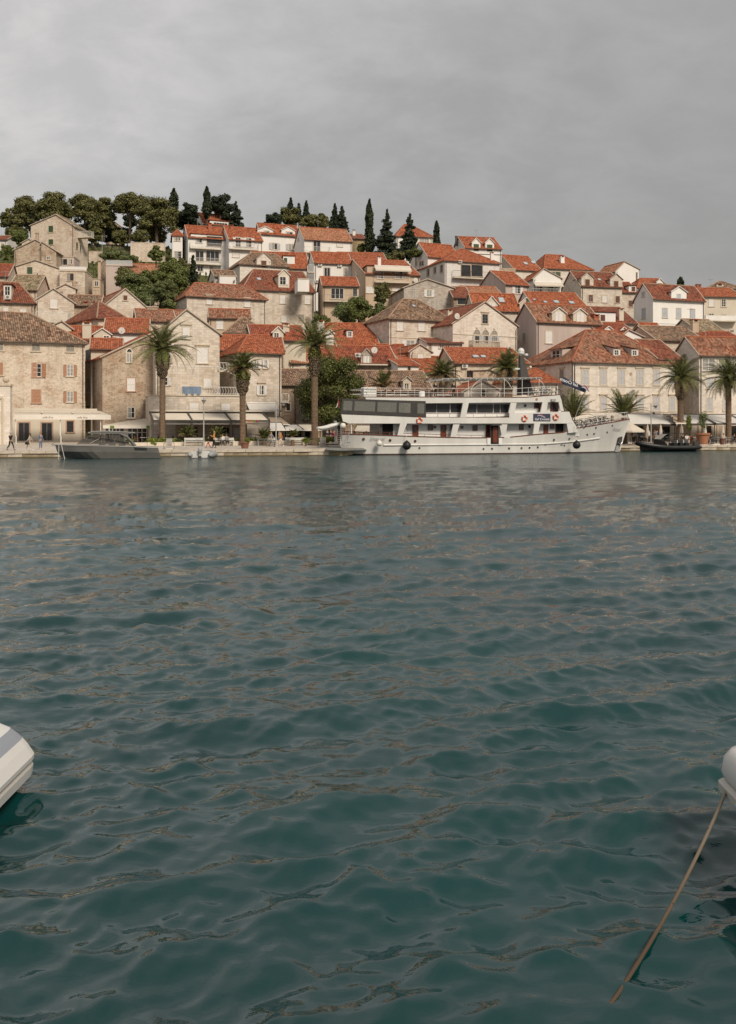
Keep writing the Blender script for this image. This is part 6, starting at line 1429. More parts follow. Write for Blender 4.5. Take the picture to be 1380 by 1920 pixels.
# anchor pocket
b = MB()
for (x0, y0, x1, y1, m_, th_) in ((1160, 905, 1215, 1000, 'metal_dark', .03), (1130, 1000, 1185, 1095, 'metal_grey', .025)):
    pass
def hquad(name, crop, pts, mat, off=.03):
    b = MB(); P_ = [hull_pt(crop, *p) for p in pts]; b.faces([(p[0], p[1]-off, p[2]) for p in P_]+[(p[0], p[1]+.1, p[2]) for p in P_], [(0, 1, 2, 3), (0, 4, 5, 1), (1, 5, 6, 2), (2, 6, 7, 3), (3, 7, 4, 0)], mat); return part(name, b, ship)
hquad('anchor_pocket', 'K', ((1172, 900), (1222, 885), (1205, 1000), (1150, 1000)), 'metal_dark')
hquad('anchor_plate', 'K', ((1150, 1000), (1196, 1000), (1182, 1085), (1124, 1085)), 'metal_grey', .02)
b = MB(); a, t, z = hull_pt('K', 1185, 960); t -= .12; b.tube([(a, t, z-.25), (a-.05, t, z+.35)], .05, 'chrome', 6); b.tube([(a-.3, t, z-.02), (a, t-.05, z-.28), (a+.28, t, z-.02)], .06, 'chrome', 6); part('anchor', b, ship)
# lettering
def text(name, s, size, mat, parent, M, shear=.25, mirror=False, ext=.004):
    cu = bpy.data.curves.new('t', 'FONT'); cu.body = s; cu.size = size; cu.shear = shear; cu.extrude = ext; cu.resolution_u = 3; cu.align_x = 'CENTER'; cu.align_y = 'CENTER'
    to = bpy.data.objects.new('t', cu); me = bpy.data.meshes.new_from_object(to); bpy.data.objects.remove(to); bpy.data.curves.remove(cu); me.name = name
    me.materials.clear(); me.materials.append(MATS[mat])
    if mirror: me.transform(Matrix.Scale(-1, 4, (1, 0, 0))); me.flip_normals()
    o = link(name, me, parent); o.matrix_local = M @ Matrix.Rotation(R(90), 4, 'X'); return o
for cr, x, y, sz in (('K', 1152, 790, .42), ('T', 460, 738, .46)):
    a, t, z = hull_pt(cr, x, y); text('lettering', 'Emanuel', sz, 'script_grey', ship, Matrix.Translation((a, t-.05, z)) @ Matrix.Rotation(hull_n(a, z), 4, 'Z'), .35)
def swoosh(b, M, w, h):
    for m_, off, th_ in (('sign_red', .12, .5), ('sign_blue', -.10, .55), ('sign_white', -.26, .2)):
        up, dn = [], []
        for i in range(9):
            u = i/8; x = (u-.5)*w; y = math.sin(u*math.pi*1.35+.2)*h*.38+off*h; tt = math.sin(u*math.pi)**.7*h*.16*th_*2; up.append((x, y+tt)); dn.append((x, y-tt))
        pts = up+dn[::-1]
        b.faces([tuple(M @ Vector((x, -.006, y))) for x, y in pts], [(i, i+1, 16-i, 17-i) for i in range(8)], m_)
p0, p1 = sp('H', 460, 716, -.03), sp('H', 606, 780, -.03); cx_, cz_ = (p0[0]+p1[0])/2, (p0[2]+p1[2])/2; w_, h_ = p1[0]-p0[0], p0[2]-p1[2]
b = MB(); b.box(p0[0], p1[0], -.06, -.004, p1[2], p0[2], 'navy'); sg = part('banner', b, ship)
b = MB(); swoosh(b, Matrix.Translation((cx_-.08, -.063, cz_+h_*.20)), w_*.52, h_*.42); part('logo', b, sg)
text('lettering', 'Sail Croatia', .37, 'sign_white', sg, Matrix.Translation((cx_, -.066, cz_-h_*.24)), .3)
b = MB(); p = sp('H', 488, 592, 0); b.lathe([(.16, -.03), (.16, 0)], 'stone_pink', 12, (p[0], 0, p[2]), 'y'); b.lathe([(.11, -.036), (.11, -.03)], 'shutter_wood', 12, (p[0], 0, p[2]), 'y'); part('emblem', b, ship)
b = MB(); p = sp('H', 628, 600, 0); b.box(p[0]-.25, p[0]+.25, -.25, 0, p[2]-.13, p[2]+.13, 'metal_grey'); part('searchlight', b, ship)
# stern platform, davits, transom fittings
b = MB(); pl = [S.pt(*ab('L', x, y), -.1) for x, y in ((145, 965), (790, 968), (850, 1000), (400, 1012), (150, 998))]; b.prism([(p[0], -.1, p[2]) for p in pl], (2.0, 6.6, 0), 'deck_grey'); part('swim_platform', b, ship)
b = MB()
for x0, y0, x1, y1, t in ((400, 560, 425, 850, .4), (300, 560, 305, 900, 1.6), (585, 430, 590, 720, .2), (345, 640, 350, 900, 1.2), (395, 640, 398, 900, 1.2)):
    p, q = S.pt(*ab('L', x0, y0), t), S.pt(*ab('L', x1, y1), t); b.tube([p, q], .045, 'chrome' if x0 < 500 else 'metal_white', 6)
for i in range(7): p, q = S.pt(*ab('L', 346, 660+i*36), 1.2), S.pt(*ab('L', 396, 660+i*36), 1.2); b.tube([p, q], .05, 'metal_dark', 4)
p, q = S.pt(*ab('L', 395, 455), .4), S.pt(*ab('L', 592, 495), .3); b.tube([p, q], .04, 'metal_dark', 5)
for x0, y0, x1, y1 in ((575, 660, 525, 770), (525, 770, 525, 900), (430, 880, 570, 865), (440, 930, 440, 875), (520, 930, 575, 860)): p, q = S.pt(*ab('L', x0, y0), -.1), S.pt(*ab('L', x1, y1), -.1); b.tube([p, q], .035, 'chrome', 5)
part('stern_fittings', b, ship)
# aft main deck tables seen under the overhang
for i in range(3):
    a = 1.2+i*1.3; z = zs(a)-.55; b = MB(); b.lathe([(.4, z+.74), (.4, z+.78)], 'ship_inner', 10, (a, 2.6, 0)); b.tube([(a, 2.6, z), (a, 2.6, z+.74)], .04, 'metal_dark', 5)
    for s_ in (-1, 1): b.box(a+s_*.6-.2, a+s_*.6+.2, 2.4, 2.8, z+.42, z+.46, 'frame_brown'); b.box(a+s_*.78-.02, a+s_*.78+.02, 2.4, 2.8, z+.46, z+.92, 'frame_brown')
    part('aft_table', b, ship)

# ---------------- things on and around the ship
def wship(a, t, z): return S.world(a, t, z)
def ring(x, y, crop, label):
    p = sp(crop, x, y, -.02); o = thing('life_ring', label, 'life ring', wship(p[0], -.09, p[2]), S.th, group='orange life rings on the ship side')
    for k in range(8):
        b = MB(); m_ = 'ring_orange' if k % 2 == 0 else 'sign_white'; w = 1.25 if k % 2 == 0 else .30; a0 = k*math.pi/4-w/2
        b.tube([(.27*math.cos(a0+w*i/5), 0, .27*math.sin(a0+w*i/5)) for i in range(6)], .085 if m_ == 'ring_orange' else .088, m_, 8); part('ring_segment' if k % 2 == 0 else 'ring_band', b, o, smooth=True)
ring(764, 775, 'G', 'orange life ring under the canvas enclosure of the ship'); ring(382, 757, 'H', 'orange life ring left of the navy banner'); ring(651, 746, 'H', 'orange life ring right of the navy banner')
def fender(crop, x, y, r, mat, label, ytop):
    p = sp(crop, x, y, -.1); o = thing('fender', label, 'fender', wship(p[0], -r*.9-.1, p[2]), S.th); b = MB()
    b.lathe([(.02, -r), (r*.55, -r*.86), (r*.9, -r*.45), (r, 0), (r*.88, r*.45), (r*.55, r*.82), (r*.2, r*1.08), (.05, r*1.2)], mat, 16); part('fender_body', b, o, smooth=True)
    q = sp(crop, x-4, ytop, 0); b = MB(); b.tube([(0, 0, r*1.15), (q[0]-p[0], r*.85, q[2]-p[2])], .02, 'fender_white', 4); part('fender_line', b, o)
fender('G', 645, 990, .45, 'rubber_black', 'round black fender hanging on the ship side near the stern', 850); fender('H', 818, 985, .43, 'rubber_black', 'round black fender hanging on the ship side near the bow', 815); fender('G', 413, 972, .30, 'fender_white', 'small dirty white fender below the ship name at the stern', 915)
p = S.pt(*ab('L', 442, 582), .1); o = thing('fender', 'white ball fender perched on the stern fittings of the ship', 'fender', wship(p[0], .1, p[2]), S.th); b = MB(); b.ball((0, 0, 0), .30, 'fender_white', 14); part('fender_body', b, o, smooth=True)
# company flag on its pole, seen from behind
fp = [S.pt(*ab('K', x, y), 2.2) for x, y in ((455, 112), (776, 266), (742, 319), (432, 199))]; base = S.pt(*ab('K', 600, 660), 2.2)
o = thing('flag', 'navy company banner flag flying from a slanting pole above the bow', 'flag', wship(*base), S.th)
b = MB(); tp_ = Vector(fp[1])+Vector((.25, 0, .12)); b.tube([(0, 0, 0), Vector(S.pt(*ab('K', 745, 292), 2.2))-Vector(base), tp_-Vector(base)+Vector((.05, 0, .2))], .025, 'metal_grey', 5); part('flagpole', b, o)
b = MB(); n = 14; vs = []
for i in range(n+1):
    u = i/n; t_ = Vector(fp[0]).lerp(Vector(fp[1]), u)-Vector(base); q = Vector(fp[3]).lerp(Vector(fp[2]), u)-Vector(base); wv = .12*math.sin(u*9); vs += [t_+Vector((0, wv, 0)), q+Vector((0, wv*.7+.05, 0))]
b.faces(vs, [(2*i, 2*i+1, 2*i+3, 2*i+2) for i in range(n)], 'navy'); fc = part('flag_cloth', b, o, smooth=True)
ux = (Vector(fp[2])-Vector(fp[3])).normalized(); ang = math.atan2(ux.z, ux.x); mid = (Vector(fp[0])+Vector(fp[2]))/2-Vector(base)
uv_ = Vector((ux.x, 0, ux.z))
text('lettering', 'Sail Croatia', .50, 'sign_white', fc, Matrix.Translation(mid-uv_*.75+Vector((0, -.2, 0))) @ Matrix.Rotation(-ang, 4, 'Y'), .3, mirror=True)
b = MB(); swoosh(b, Matrix.Translation(mid+uv_*1.35+Vector((0, -.22, 0))) @ Matrix.Rotation(-ang, 4, 'Y'), 1.1, .5); part('logo', b, fc)
# national flag at the stern
base = S.pt(*ab('L', 408, 400), 1.0); tp_ = S.pt(*ab('L', 362, 90), 1.0); o = thing('flag', 'small red and white national flag drooping on the stern pole', 'flag', wship(*base), S.th)
b = MB(); b.tube([(0, 0, 0), Vector(tp_)-Vector(base)], .025, 'chrome', 5); part('flagpole', b, o); b = MB(); f0 = Vector(S.pt(*ab('L', 363, 120), 1.0))-Vector(base); f1 = Vector(S.pt(*ab('L', 385, 250), 1.0))-Vector(base)
b.faces([f0, f1, f1+Vector((-.22, .05, -.02)), f0+Vector((-.05, .05, -.3))], [(0, 1, 2, 3)], 'sign_red'); b.faces([f0+Vector((-.06, .04, -.3)), f1+Vector((-.23, .04, -.02)), f1+Vector((-.42, .1, -.05)), f0+Vector((-.2, .1, -.9))], [(0, 1, 2, 3)], 'sign_white'); part('flag_cloth', b, o)
# bicycles on deck
def bike_mesh():
    fr, wh = MB(), MB()
    for x in (-.52, .52):
        pass
    P_ = dict(bb=(0, 0, .30), st=(-.18, 0, .82), hd=(.38, 0, .86), ra=(-.50, 0, .34), fa=(.55, 0, .34), fk=(.43, 0, .62))
    for u, v in (('bb', 'st'), ('bb', 'fk'), ('st', 'hd'), ('bb', 'ra'), ('st', 'ra'), ('hd', 'fk'), ('fk', 'fa')): fr.tube([P_[u], P_[v]], .022, 'metal_dark', 5)
    fr.tube([P_['hd'], (.36, 0, 1.0), (.30, -.26, 1.04)], .02, 'rubber_black', 5); fr.tube([(.36, 0, 1.0), (.30, .26, 1.04)], .02, 'rubber_black', 5); fr.box(-.34, -.06, -.06, .06, .90, .95, 'rubber_black'); fr.tube([P_['st'], (-.2, 0, .9)], .02, 'chrome', 5)
    return fr.mesh('bicycle_frame')
def wheel_mesh():
    b = MB(); b.tube([(.33*math.cos(i*math.pi/8), 0, .33*math.sin(i*math.pi/8)) for i in range(17)], .028, 'rubber_black', 5, False)
    for i in range(8): a = i*math.pi/8; b.tube([(.31*math.cos(a), 0, .31*math.sin(a)), (-.31*math.cos(a), 0, -.31*math.sin(a))], .006, 'chrome', 3)
    return b.mesh('wheel')
bf, bw = bike_mesh(), wheel_mesh()
def bike(a, t, z, rz, label, grp, lean=0):
    o = link('bicycle', bf.copy() if False else None, None, wship(a, t, z)); o.rotation_euler = (lean, 0, S.th+rz); o['label'] = label; o['category'] = 'bicycle'; o['group'] = grp
    link('bicycle_frame', bf, o)
    for x in (-.50, .55): link('wheel', bw, o, (x, 0, .34))
rng = random.Random(4); k = 0
for i in range(11):
    a = 26.9+i*.42; t = BEAM/2-hb(a, zs(a))+.55+.4*(i % 3)+rng.uniform(0, .25); bike(a, t, zs(a)-.12, rng.uniform(-1.1, 1.1), 'dark bicycle packed among others behind the bow rail of the ship', 'bicycles packed on the bow', rng.uniform(-.2, .2))
for i in range(5): a = S.s_(1006)+i*.65; bike(a, 1.2+.3*(i % 2), zd(a)+.0, rng.uniform(-.5, .5), 'dark bicycle standing at the front of the sun deck', 'bicycles on the sun deck', rng.uniform(-.2, .2))
for i, a in enumerate((31.6, 32.6)):
    t = BEAM/2-.35; z = zs(a)-.35; b = MB(); b.lathe([(.28, .42), (.3, .48)], 'awning_tan', 10); b.tube([(-.3, 0, .45), (-.33, .0, .98), (0, .3, 1.05), (.0, .31, .5)], .04, 'awning_tan', 5)
    b.prism([(-.3, -.2, .5), (-.3, .25, .5), (-.33, .22, 1.0), (-.33, -.18, 1.0)], (.03, 0, 0), 'awning_tan')
    for x_, y_ in ((-.2, -.2), (.2, -.2), (-.2, .2), (.2, .2)): b.tube([(x_, y_, 0), (x_, y_, .44)], .025, 'awning_tan', 4)
    o = thing('wicker_chair', ['wicker armchair on the bow nearer the bicycles', 'wicker armchair nearest the tip of the bow'][i], 'chair', wship(a, t, z), S.th+.5); part('chair_body', b, o)

# ---------------- small boats
def loft(b, rings, mat, close=True):
    n = len(rings[0]); vs = [p for r in rings for p in r]; fs = []
    for i in range(len(rings)-1):
        for j in range(n-1 if not close else n): fs.append((i*n+j, i*n+(j+1) % n, (i+1)*n+(j+1) % n, (i+1)*n+j))
    fs.append(tuple(range(n))[::-1]); fs.append(tuple((len(rings)-1)*n+j for j in range(n)))
    b.faces(vs, fs, mat)
plain('boat_grey', (.125, .122, .115), .35, .12, .9, spec=.5)
plain('boat_light', (.42, .41, .39), .4, .08, 1)
plain('hypalon_grey', (.30, .31, .31), .55, .1, 2)
plain('hypalon_white', (.66, .65, .62), .5, .08, 2)
plain('cushion', (.42, .40, .37), .8, .1, 2)
# grey sports cruiser, bow to the left
B = Frame('0', 102, 88.6, 15); LB = B.s_(297); HBm = 1.55
root = thing('motor_boat', 'sleek dark grey motor cruiser with a hard top moored at the left quay', 'motor boat', B.world(0, 0, 0), B.th)
def bz(crop, x, y, t=0.0): X, Y_ = ab(crop, x, y); return B.pt(X, Y_, t)
b = MB(); rings = []
zt0, zt1 = bz('J', 635, 466, 1.5)[2], bz('Q', 850, 615)[2]
for i in range(15):
    u = i/14; a = LB*u; w = HBm*min(1, (.02+u*2.6)**.5)*(1-.06*max(0, u-.6)); zt = zt0+(bz('Q', 540, 598)[2]-zt0)*min(1, u/.75)+(zt1-bz('Q', 540, 598)[2])*max(0, u-.75)*4
    ch = .12+.35*max(0, .3-u); wl = w*.86*min(1, u*2.2+.08); off = LB*.035*(1-u)**3; st_ = .30*max(0, u-.93)/.07
    c = HBm
    rings.append([(a-off*0+st_*0, c-w, zt), (a+off*.5+st_*.3, c-w*.97, zt*.55), (a+off*1.6+st_, c-wl, ch-.1), (a+off*2+st_, c, -.4), (a+off*1.6+st_, c+wl, ch-.1), (a+off*.5+st_*.3, c+w*.97, zt*.55), (a, c+w, zt), (a+.02, c, zt+.08)])
loft(b, rings, 'boat_grey'); part('hull', b, root)
b = MB(); pts = [(r[0][0], r[0][1]-.02, r[0][2]+.02) for r in rings]; b.tube(pts, .035, 'boat_light', 5); pts = [(r[6][0], r[6][1]+.02, r[6][2]+.02) for r in rings]; b.tube(pts, .035, 'boat_light', 5); part('gunwale', b, root)
b = MB(); p, q = bz('Q', 540, 600, -.02), bz('Q', 742, 640, -.02); b.prism([(p[0], -.02, p[2]), (p[0]+.12, -.02, q[2]), (q[0], -.02, q[2]), (q[0]-.15, -.02, p[2]-.08)], (0, .06, 0), 'rubber_black'); part('side_vent', b, root)
def cab(x, y, crop, t): return bz(crop, x, y, t)
# windscreen, side glass, roof, rear arch
b = MB(); fr_ = [('J', 900, 455), ('J', 1045, 350), ('Q', 330, 410), ('Q', 520, 580), ('Q', 0, 560)]
for t in (.35, 2*HBm-.35):
    P_ = [bz(c_, x, y, .35) for c_, x, y in fr_]; b.prism([(p[0], t, p[2]) for p in P_], (0, .02, 0), 'vinyl_smoke') if 'vinyl_smoke' in MATS else None
m, t_, b_ = newmat('vinyl_smoke'); b_.inputs['Base Color'].default_value = (.12, .11, .10, 1); b_.inputs['Roughness'].default_value = .08; b_.inputs['Alpha'].default_value = .4; MATS['vinyl_smoke'] = m
b = MB()
for t in (.35, 2*HBm-.37): P_ = [bz(c_, x, y, .35) for c_, x, y in fr_]; b.prism([(p[0], t, p[2]) for p in P_], (0, .02, 0), 'vinyl_smoke')
p, q = bz('J', 900, 455, .35), bz('J', 1045, 350, .35); b.prism([(p[0], .37, p[2]), (q[0], .37, q[2]), (q[0]+.03, .37, q[2]), (p[0]+.03, .37, p[2])], (0, 2*HBm-.74, 0), 'vinyl_smoke'); part('side_glass', b, root)
b = MB(); rp = [bz('J', 1035, 322, .3), bz('J', 1100, 306, .3), bz('Q', 200, 372, .3), bz('Q', 560, 392, .3), bz('Q', 580, 404, .3), bz('Q', 380, 410, .3), bz('J', 1045, 336, .3)]
b.prism([(p[0], .25, p[2]) for p in rp], (0, 2*HBm-.5, 0), 'boat_grey'); rf_ = part('hard_top', b, root); b = MB(); b.tube([(p[0], .24, p[2]) for p in rp[:4]], .03, 'boat_light', 5); part('roof_trim', b, rf_)
b = MB()
for t in (.22, 2*HBm-.22):
    sw = [bz('Q', x, y, .3) for x, y in ((350, 410), (440, 450), (510, 520), (560, 590))]; b.tube([(p[0], t, p[2]) for p in sw], [.06, .13, .16, .2], 'boat_grey', 6)
    for x in (75, 182): p, q = bz('Q', x, 412, .3), bz('Q', x-4, 488, .3); b.tube([(p[0], t, p[2]), (q[0], t, q[2])], .03, 'rubber_black', 4)
    p, q, r_ = bz('J', 1040, 376, .3), bz('Q', 180, 490, .3), bz('Q', 480, 545, .3); b.tube([(p[0], t, p[2]), (q[0], t, q[2]), (r_[0], t, r_[2])], .035, 'rubber_black', 4)
    p, q = bz('J', 1060, 448, .3), bz('J', 1180, 385, .3); b.tube([(p[0], t, p[2]), (q[0], t, q[2])], .025, 'boat_light', 4)
part('arch', b, root)
b = MB(); z = bz('Q', 100, 560, 1.5)[2]; a0 = bz('Q', 40, 540, 1.5)[0]
for i in range(3): b.box(a0+i*.9, a0+i*.9+.55, .8, 2.3, z-.3, z+.15, 'cushion'); b.box(a0+i*.9+.42, a0+i*.9+.58, .8, 2.3, z+.15, z+.55, 'cushion')
part('seat', b, root)
b = MB(); z = zt0; 
for sg in (-1, 1): b.tube([(.1, HBm+.1*sg, z), (-.25, HBm+.16*sg, z+.14), (-.32, HBm+.1*sg, z+.02), (-.05, HBm, z-.08)], .03, 'chrome', 5)
part('bow_fitting', b, root)
for i, (x, y) in enumerate(((690, 640), (768, 640))):
    p, q = B.pt(*ab('J', 692+i*30, 462), 0.25), B.pt(*ab('J', x, y+3), -.1-.3*i); wp, wq = B.world(*p), B.world(*q); o = thing('mooring_line', ['pale mooring line hanging straight from the grey boat bow', 'pale mooring line slanting from the grey boat bow into the water'][i], 'rope', wq)
    b = MB(); b.tube([(wp[0]-wq[0], wp[1]-wq[1], wp[2]-wq[2]), (0, 0, -.15)], .022, 'fender_white', 5); part('rope', b, o)
# black inflatable boat on the right
B = Frame('0', 1203, 114.6, 15); LB = B.s_(1319)
root = thing('inflatable_boat', 'black rigid inflatable boat with a small canopy moored at the right quay', 'motor boat', B.world(0, 0, 0), B.th)
plain('hypalon_black', (.02, .02, .021), .4, .2, 1.5)
tb = MB(); n = 18
for sg in (-1, 1):
    path, rad = [], []
    for i in range(n):
        u = i/(n-1); a = LB*(.005+.985*u); w = 1.05*min(1, (u*3.2)**.55); path.append((a, 1.1+sg*w*.85, .46+.52*max(0, 1-u*1.9)**1.6)); rad.append(.26 if u < .93 else .26*(1-(u-.93)/.07*.7))
    tb.tube(path, rad, 'hypalon_black', 10)
part('tube', tb, root, smooth=True)
b = MB(); rings = []
for i in range(10):
    u = i/9; a = LB*(.04+.88*u); w = .85*min(1, (u*3)**.6)+.02; z = .5+.5*max(0, 1-u*1.9)**1.6; rings.append([(a, 1.1-w, z), (a+.1*(1-u), 1.1-w*.7, .05+.2*(1-u)**2), (a+.15*(1-u), 1.1, -.3), (a+.1*(1-u), 1.1+w*.7, .05+.2*(1-u)**2), (a, 1.1+w, z)])
loft(b, rings, 'rubber_black'); part('hull', b, root)
def bz(crop, x, y, t=0.0): X, Y_ = ab(crop, x, y); return B.pt(X, Y_, t)
b = MB()
for t in (.5, 1.7):
    P_ = [bz('S', x, y, 1.1) for x, y in ((485, 560), (490, 500), (545, 450), (585, 442), (590, 560))]; b.prism([(p[0], t, p[2]) for p in P_[:1]+P_[1:2]+[P_[4]]], (0, .04, 0), 'rubber_black')
P_ = [bz('S', x, y, 1.1) for x, y in ((480, 580), (484, 500), (530, 505), (590, 580))]; b.prism([(p[0], .5, p[2]) for p in P_], (0, 1.24, 0), 'rubber_black'); part('console', b, root)
b = MB(); P_ = [bz('S', x, y, 1.1) for x, y in ((487, 500), (560, 446), (585, 440))]; b.prism([(p[0], .5, p[2]) for p in P_]+[(p[0]+.03, .5, p[2]-.03) for p in P_[::-1]], (0, 1.24, 0), 'curtain'); part('windscreen', b, root)
b = MB(); p, q = bz('S', 570, 436, 1.1), bz('S', 740, 434, 1.1); b.box(p[0], q[0], .4, 1.8, p[2], p[2]+.06, 'rubber_black')
for x in (600, 725):
    for t in (.5, 1.7): r_ = bz('S', x, 436, 1.1); b.tube([(r_[0], t, r_[2]), (r_[0], t, .6)], .03, 'metal_dark', 5)
part('canopy', b, root)
b = MB()
for x in (650, 720, 780): p = bz('S', x, 575, 1.1); b.box(p[0], p[0]+.5, .5, 1.7, .5, 1.0, 'rubber_black'); b.box(p[0]+.4, p[0]+.52, .5, 1.7, 1.0, 1.35, 'cushion')
part('seat', b, root)
b = MB(); p = bz('S', 925, 550, 1.1); b.box(p[0]-.3, p[0]+.35, .85, 1.35, .55, 1.15, 'metal_dark'); b.box(p[0]-.1, p[0]+.15, .95, 1.25, -.4, .55, 'metal_dark'); part('outboard_motor', b, root)
# dinghies: one afloat seen from behind, one hanging at the ship stern
def dinghy(L, w, mt, outboard=True, rt=.24):
    tb = MB()
    for sg in (-1, 1):
        tb.tube([(-.45, sg*w, .28), (-.15, sg*w, .30), (0, sg*w, .30), (L*.55, sg*w, .30), (L*.8, sg*w*.75, .36), (L*.95, sg*w*.35, .45), (L, 0, .48)], [.06, rt*.85, rt, rt, rt, rt*.9, rt*.85], mt, 12)
    hb_ = MB(); rg = []
    for i in range(7):
        u = i/6; ww = w*(.95 if u < .6 else .95*(1-((u-.6)/.4)**1.6))+.02; rg.append([(L*.93*u, -ww, .32), (L*.93*u, -ww*.5, .02+.2*u*u), (L*.93*u, 0, -.1+.3*u*u), (L*.93*u, ww*.5, .02+.2*u*u), (L*.93*u, ww, .32)])
    loft(hb_, rg, 'hypalon_white'); hb_.box(-.06, .02, -w+.1, w-.1, .05, .66, 'ship_white'); hb_.box(L*.35, L*.45, -w, w, .38, .44, 'ship_white')
    ob = MB(); ob.lathe([(.10, .45), (.17, .55), (.19, .75), (.15, .98), (.05, 1.04)], 'hypalon_grey', 10, (-.24, 0, 0)); ob.box(-.32, -.14, -.07, .07, -.35, .5, 'hypalon_grey'); ob.box(-.40, -.12, -.12, .12, .1, .2, 'metal_dark')
    return tb, hb_, ob
p = at(376, 0, 91.4); o = thing('dinghy', 'small grey and white inflatable dinghy with an outboard motor, stern to the camera', 'dinghy', (p.x, 91.4, .0), R(90-4))
tb, hb_, ob = dinghy(3.0, .95, 'hypalon_grey', rt=.27); part('tube', tb, o, smooth=True); part('hull', hb_, o); part('outboard_motor', ob, o, smooth=True)
p = S.pt(*ab('L', 335, 545), 1.5); o = thing('dinghy', 'white inflatable tender hanging tilted above the stern of the ship', 'dinghy', wship(p[0], 1.5, p[2]-.35), 0)
o.rotation_euler = (0, R(-0)-R(-17), S.th+R(180)); tb, hb_, ob = dinghy(1.95, .5, 'hypalon_white', rt=.17); part('tube', tb, o, smooth=True); part('hull', hb_, o)
b = MB(); b.lathe([(.10, .45), (.17, .55), (.19, .75), (.15, .98), (.05, 1.04)], 'rubber_black', 10, (-.2, 0, 0)); b.box(-.3, -.1, -.07, .07, -.5, .5, 'rubber_black'); part('outboard_motor', b, o)
# ---------------- boats beside the photographer
plain('gel_white', (.58, .57, .55), .3, .03, 1.2, spec=.5)
plain('gel_cream', (.42, .40, .36), .35, .08, 1.2, spec=.5)
plain('panel_bluegrey', (.25, .27, .31), .4, .04, .8)
root = thing('white_boat', 'white boat with a blue grey deck panel, cut by the left edge', 'boat', (-3.035, 8, 0), 0)
prof = [(.42, -.35), (.30, -.12), (.21, .035), (.335, .125), (.345, .20), (.325, .225), (.350, .25), (.352, .285), (.30, .36), (.255, .41), (.215, .445), (.16, .485), (.06, .525), (-.05, .555), (-1.3, .62)]
segm = ['gel_cream', 'gel_cream', 'gel_cream', 'gel_white', 'gel_cream', 'gel_cream', 'gel_white', 'gel_white', 'gel_white', 'panel_bluegrey', 'panel_bluegrey', 'gel_white', 'gel_white', 'gel_white']
names = {'gel_cream': 'hull_strip', 'gel_white': 'gunwale', 'panel_bluegrey': 'deck_panel'}
ys = [(.0, .0), (-.03, .012), (-.10, .02), (-1, .02), (-3, .02), (-6, .02), (-9, .02)]
prof[0] = (.02, -.35); prof[1] = (.14, -.10)
mbs = {}
for j in range(len(prof)-1):
    b = mbs.setdefault(segm[j], MB())
    for (y0, e0), (y1, e1) in zip(ys[:-1], ys[1:]):
        b.poly([(prof[j][0]+e0, y0, prof[j][1]), (prof[j+1][0]+e0, y0, prof[j+1][1]), (prof[j+1][0]+e1, y1, prof[j+1][1]), (prof[j][0]+e1, y1, prof[j][1])][::-1], segm[j])
b = mbs['gel_white']; b.poly([(x, 0, z) for x, z in prof]+[(-1.3, 0, -.35)], 'gel_white')
for k_, b in mbs.items(): part(names[k_], b, root)
root = thing('white_boat', 'rounded white bow tip with a rope over it at the right edge', 'boat', (2.43, 6.95, .03), 0)
def rr(w0, d0, r, z, grow=0):      # rounded outline, left-far corner towards the view
    pts = [(3.0, d0+grow, z)]
    for i in range(7): a = R(90+i*15); pts.append((r+r*math.cos(a)-grow*0, d0-r+grow+r*math.sin(a)*1.0, z))
    pts = [(p[0]-grow, p[1], p[2]) for p in pts]; pts.append((-grow, -7, z)); pts.append((3.0, -7, z)); return pts
b = MB(); rg = [rr(0, 0, .12, .44, -.02), rr(0, 0, .12, .50, .0), rr(0, 0, .12, .60, -.012), rr(0, 0, .12, .665, -.05), rr(0, 0, .10, .69, -.11)]; loft(b, rg, 'gel_white'); part('bow_cap', b, root, smooth=True)
b = MB(); rg = [rr(0, 0, .12, -.3, -.35), rr(0, 0, .12, .30, -.06), rr(0, 0, .12, .37, .015), rr(0, 0, .12, .42, .015), rr(0, 0, .12, .445, -.03)]; loft(b, rg, 'gel_cream'); part('hull', b, root)
m, t, b = newmat('rope'); b.inputs['Roughness'].default_value = .9
tcn = N(t, 'ShaderNodeTexCoord'); wv = N(t, 'ShaderNodeTexWave'); wv.wave_type = 'BANDS'; wv.bands_direction = 'DIAGONAL'; wv.inputs['Scale'].default_value = 22; t.links.new(tcn.outputs['Object'], wv.inputs['Vector'])
vo = N(t, 'ShaderNodeTexVoronoi'); vo.inputs['Scale'].default_value = 21; t.links.new(tcn.outputs['Object'], vo.inputs['Vector'])
sz_ = N(t, 'ShaderNodeSeparateXYZ'); t.links.new(tcn.outputs['Object'], sz_.inputs[0])
wet = ramp(t, sz_.outputs[2], [(.05, (.075, .048, .028)), (.42, (.30, .25, .19))])      # brown weed on the lower part that the swell wets
c_ = mixc(t, mathn(t, 'MULTIPLY', wv.outputs['Fac'], .35), wet, (.14, .09, .05)); c_ = mixc(t, ramp(t, vo.outputs['Distance'], [(.10, 1), (.16, 0)]), c_, (.02, .015, .01))
t.links.new(c_, b.inputs['Base Color']); bn = N(t, 'ShaderNodeBump'); bn.inputs['Distance'].default_value = .006; t.links.new(wv.outputs['Fac'], bn.inputs['Height']); t.links.new(bn.outputs[0], b.inputs['Normal']); MATS['rope'] = m
P0, P1 = Vector((1.215, 5.02, -.02)), Vector((2.54, 6.90, .52))
o = thing('mooring_rope', 'brown speckled mooring rope running from the white bow tip down into the water', 'rope', (P0.x, P0.y, 0))
b = MB(); pts = [P1+Vector((.9, -.35, .10)), P1+Vector((.35, -.10, .06)), P1+Vector((.10, -.02, .035))]
for i in range(25):
    u = i/24; q = P1.lerp(P0, u); q.z -= .10*math.sin(math.pi*u)**.8; pts.append(q)
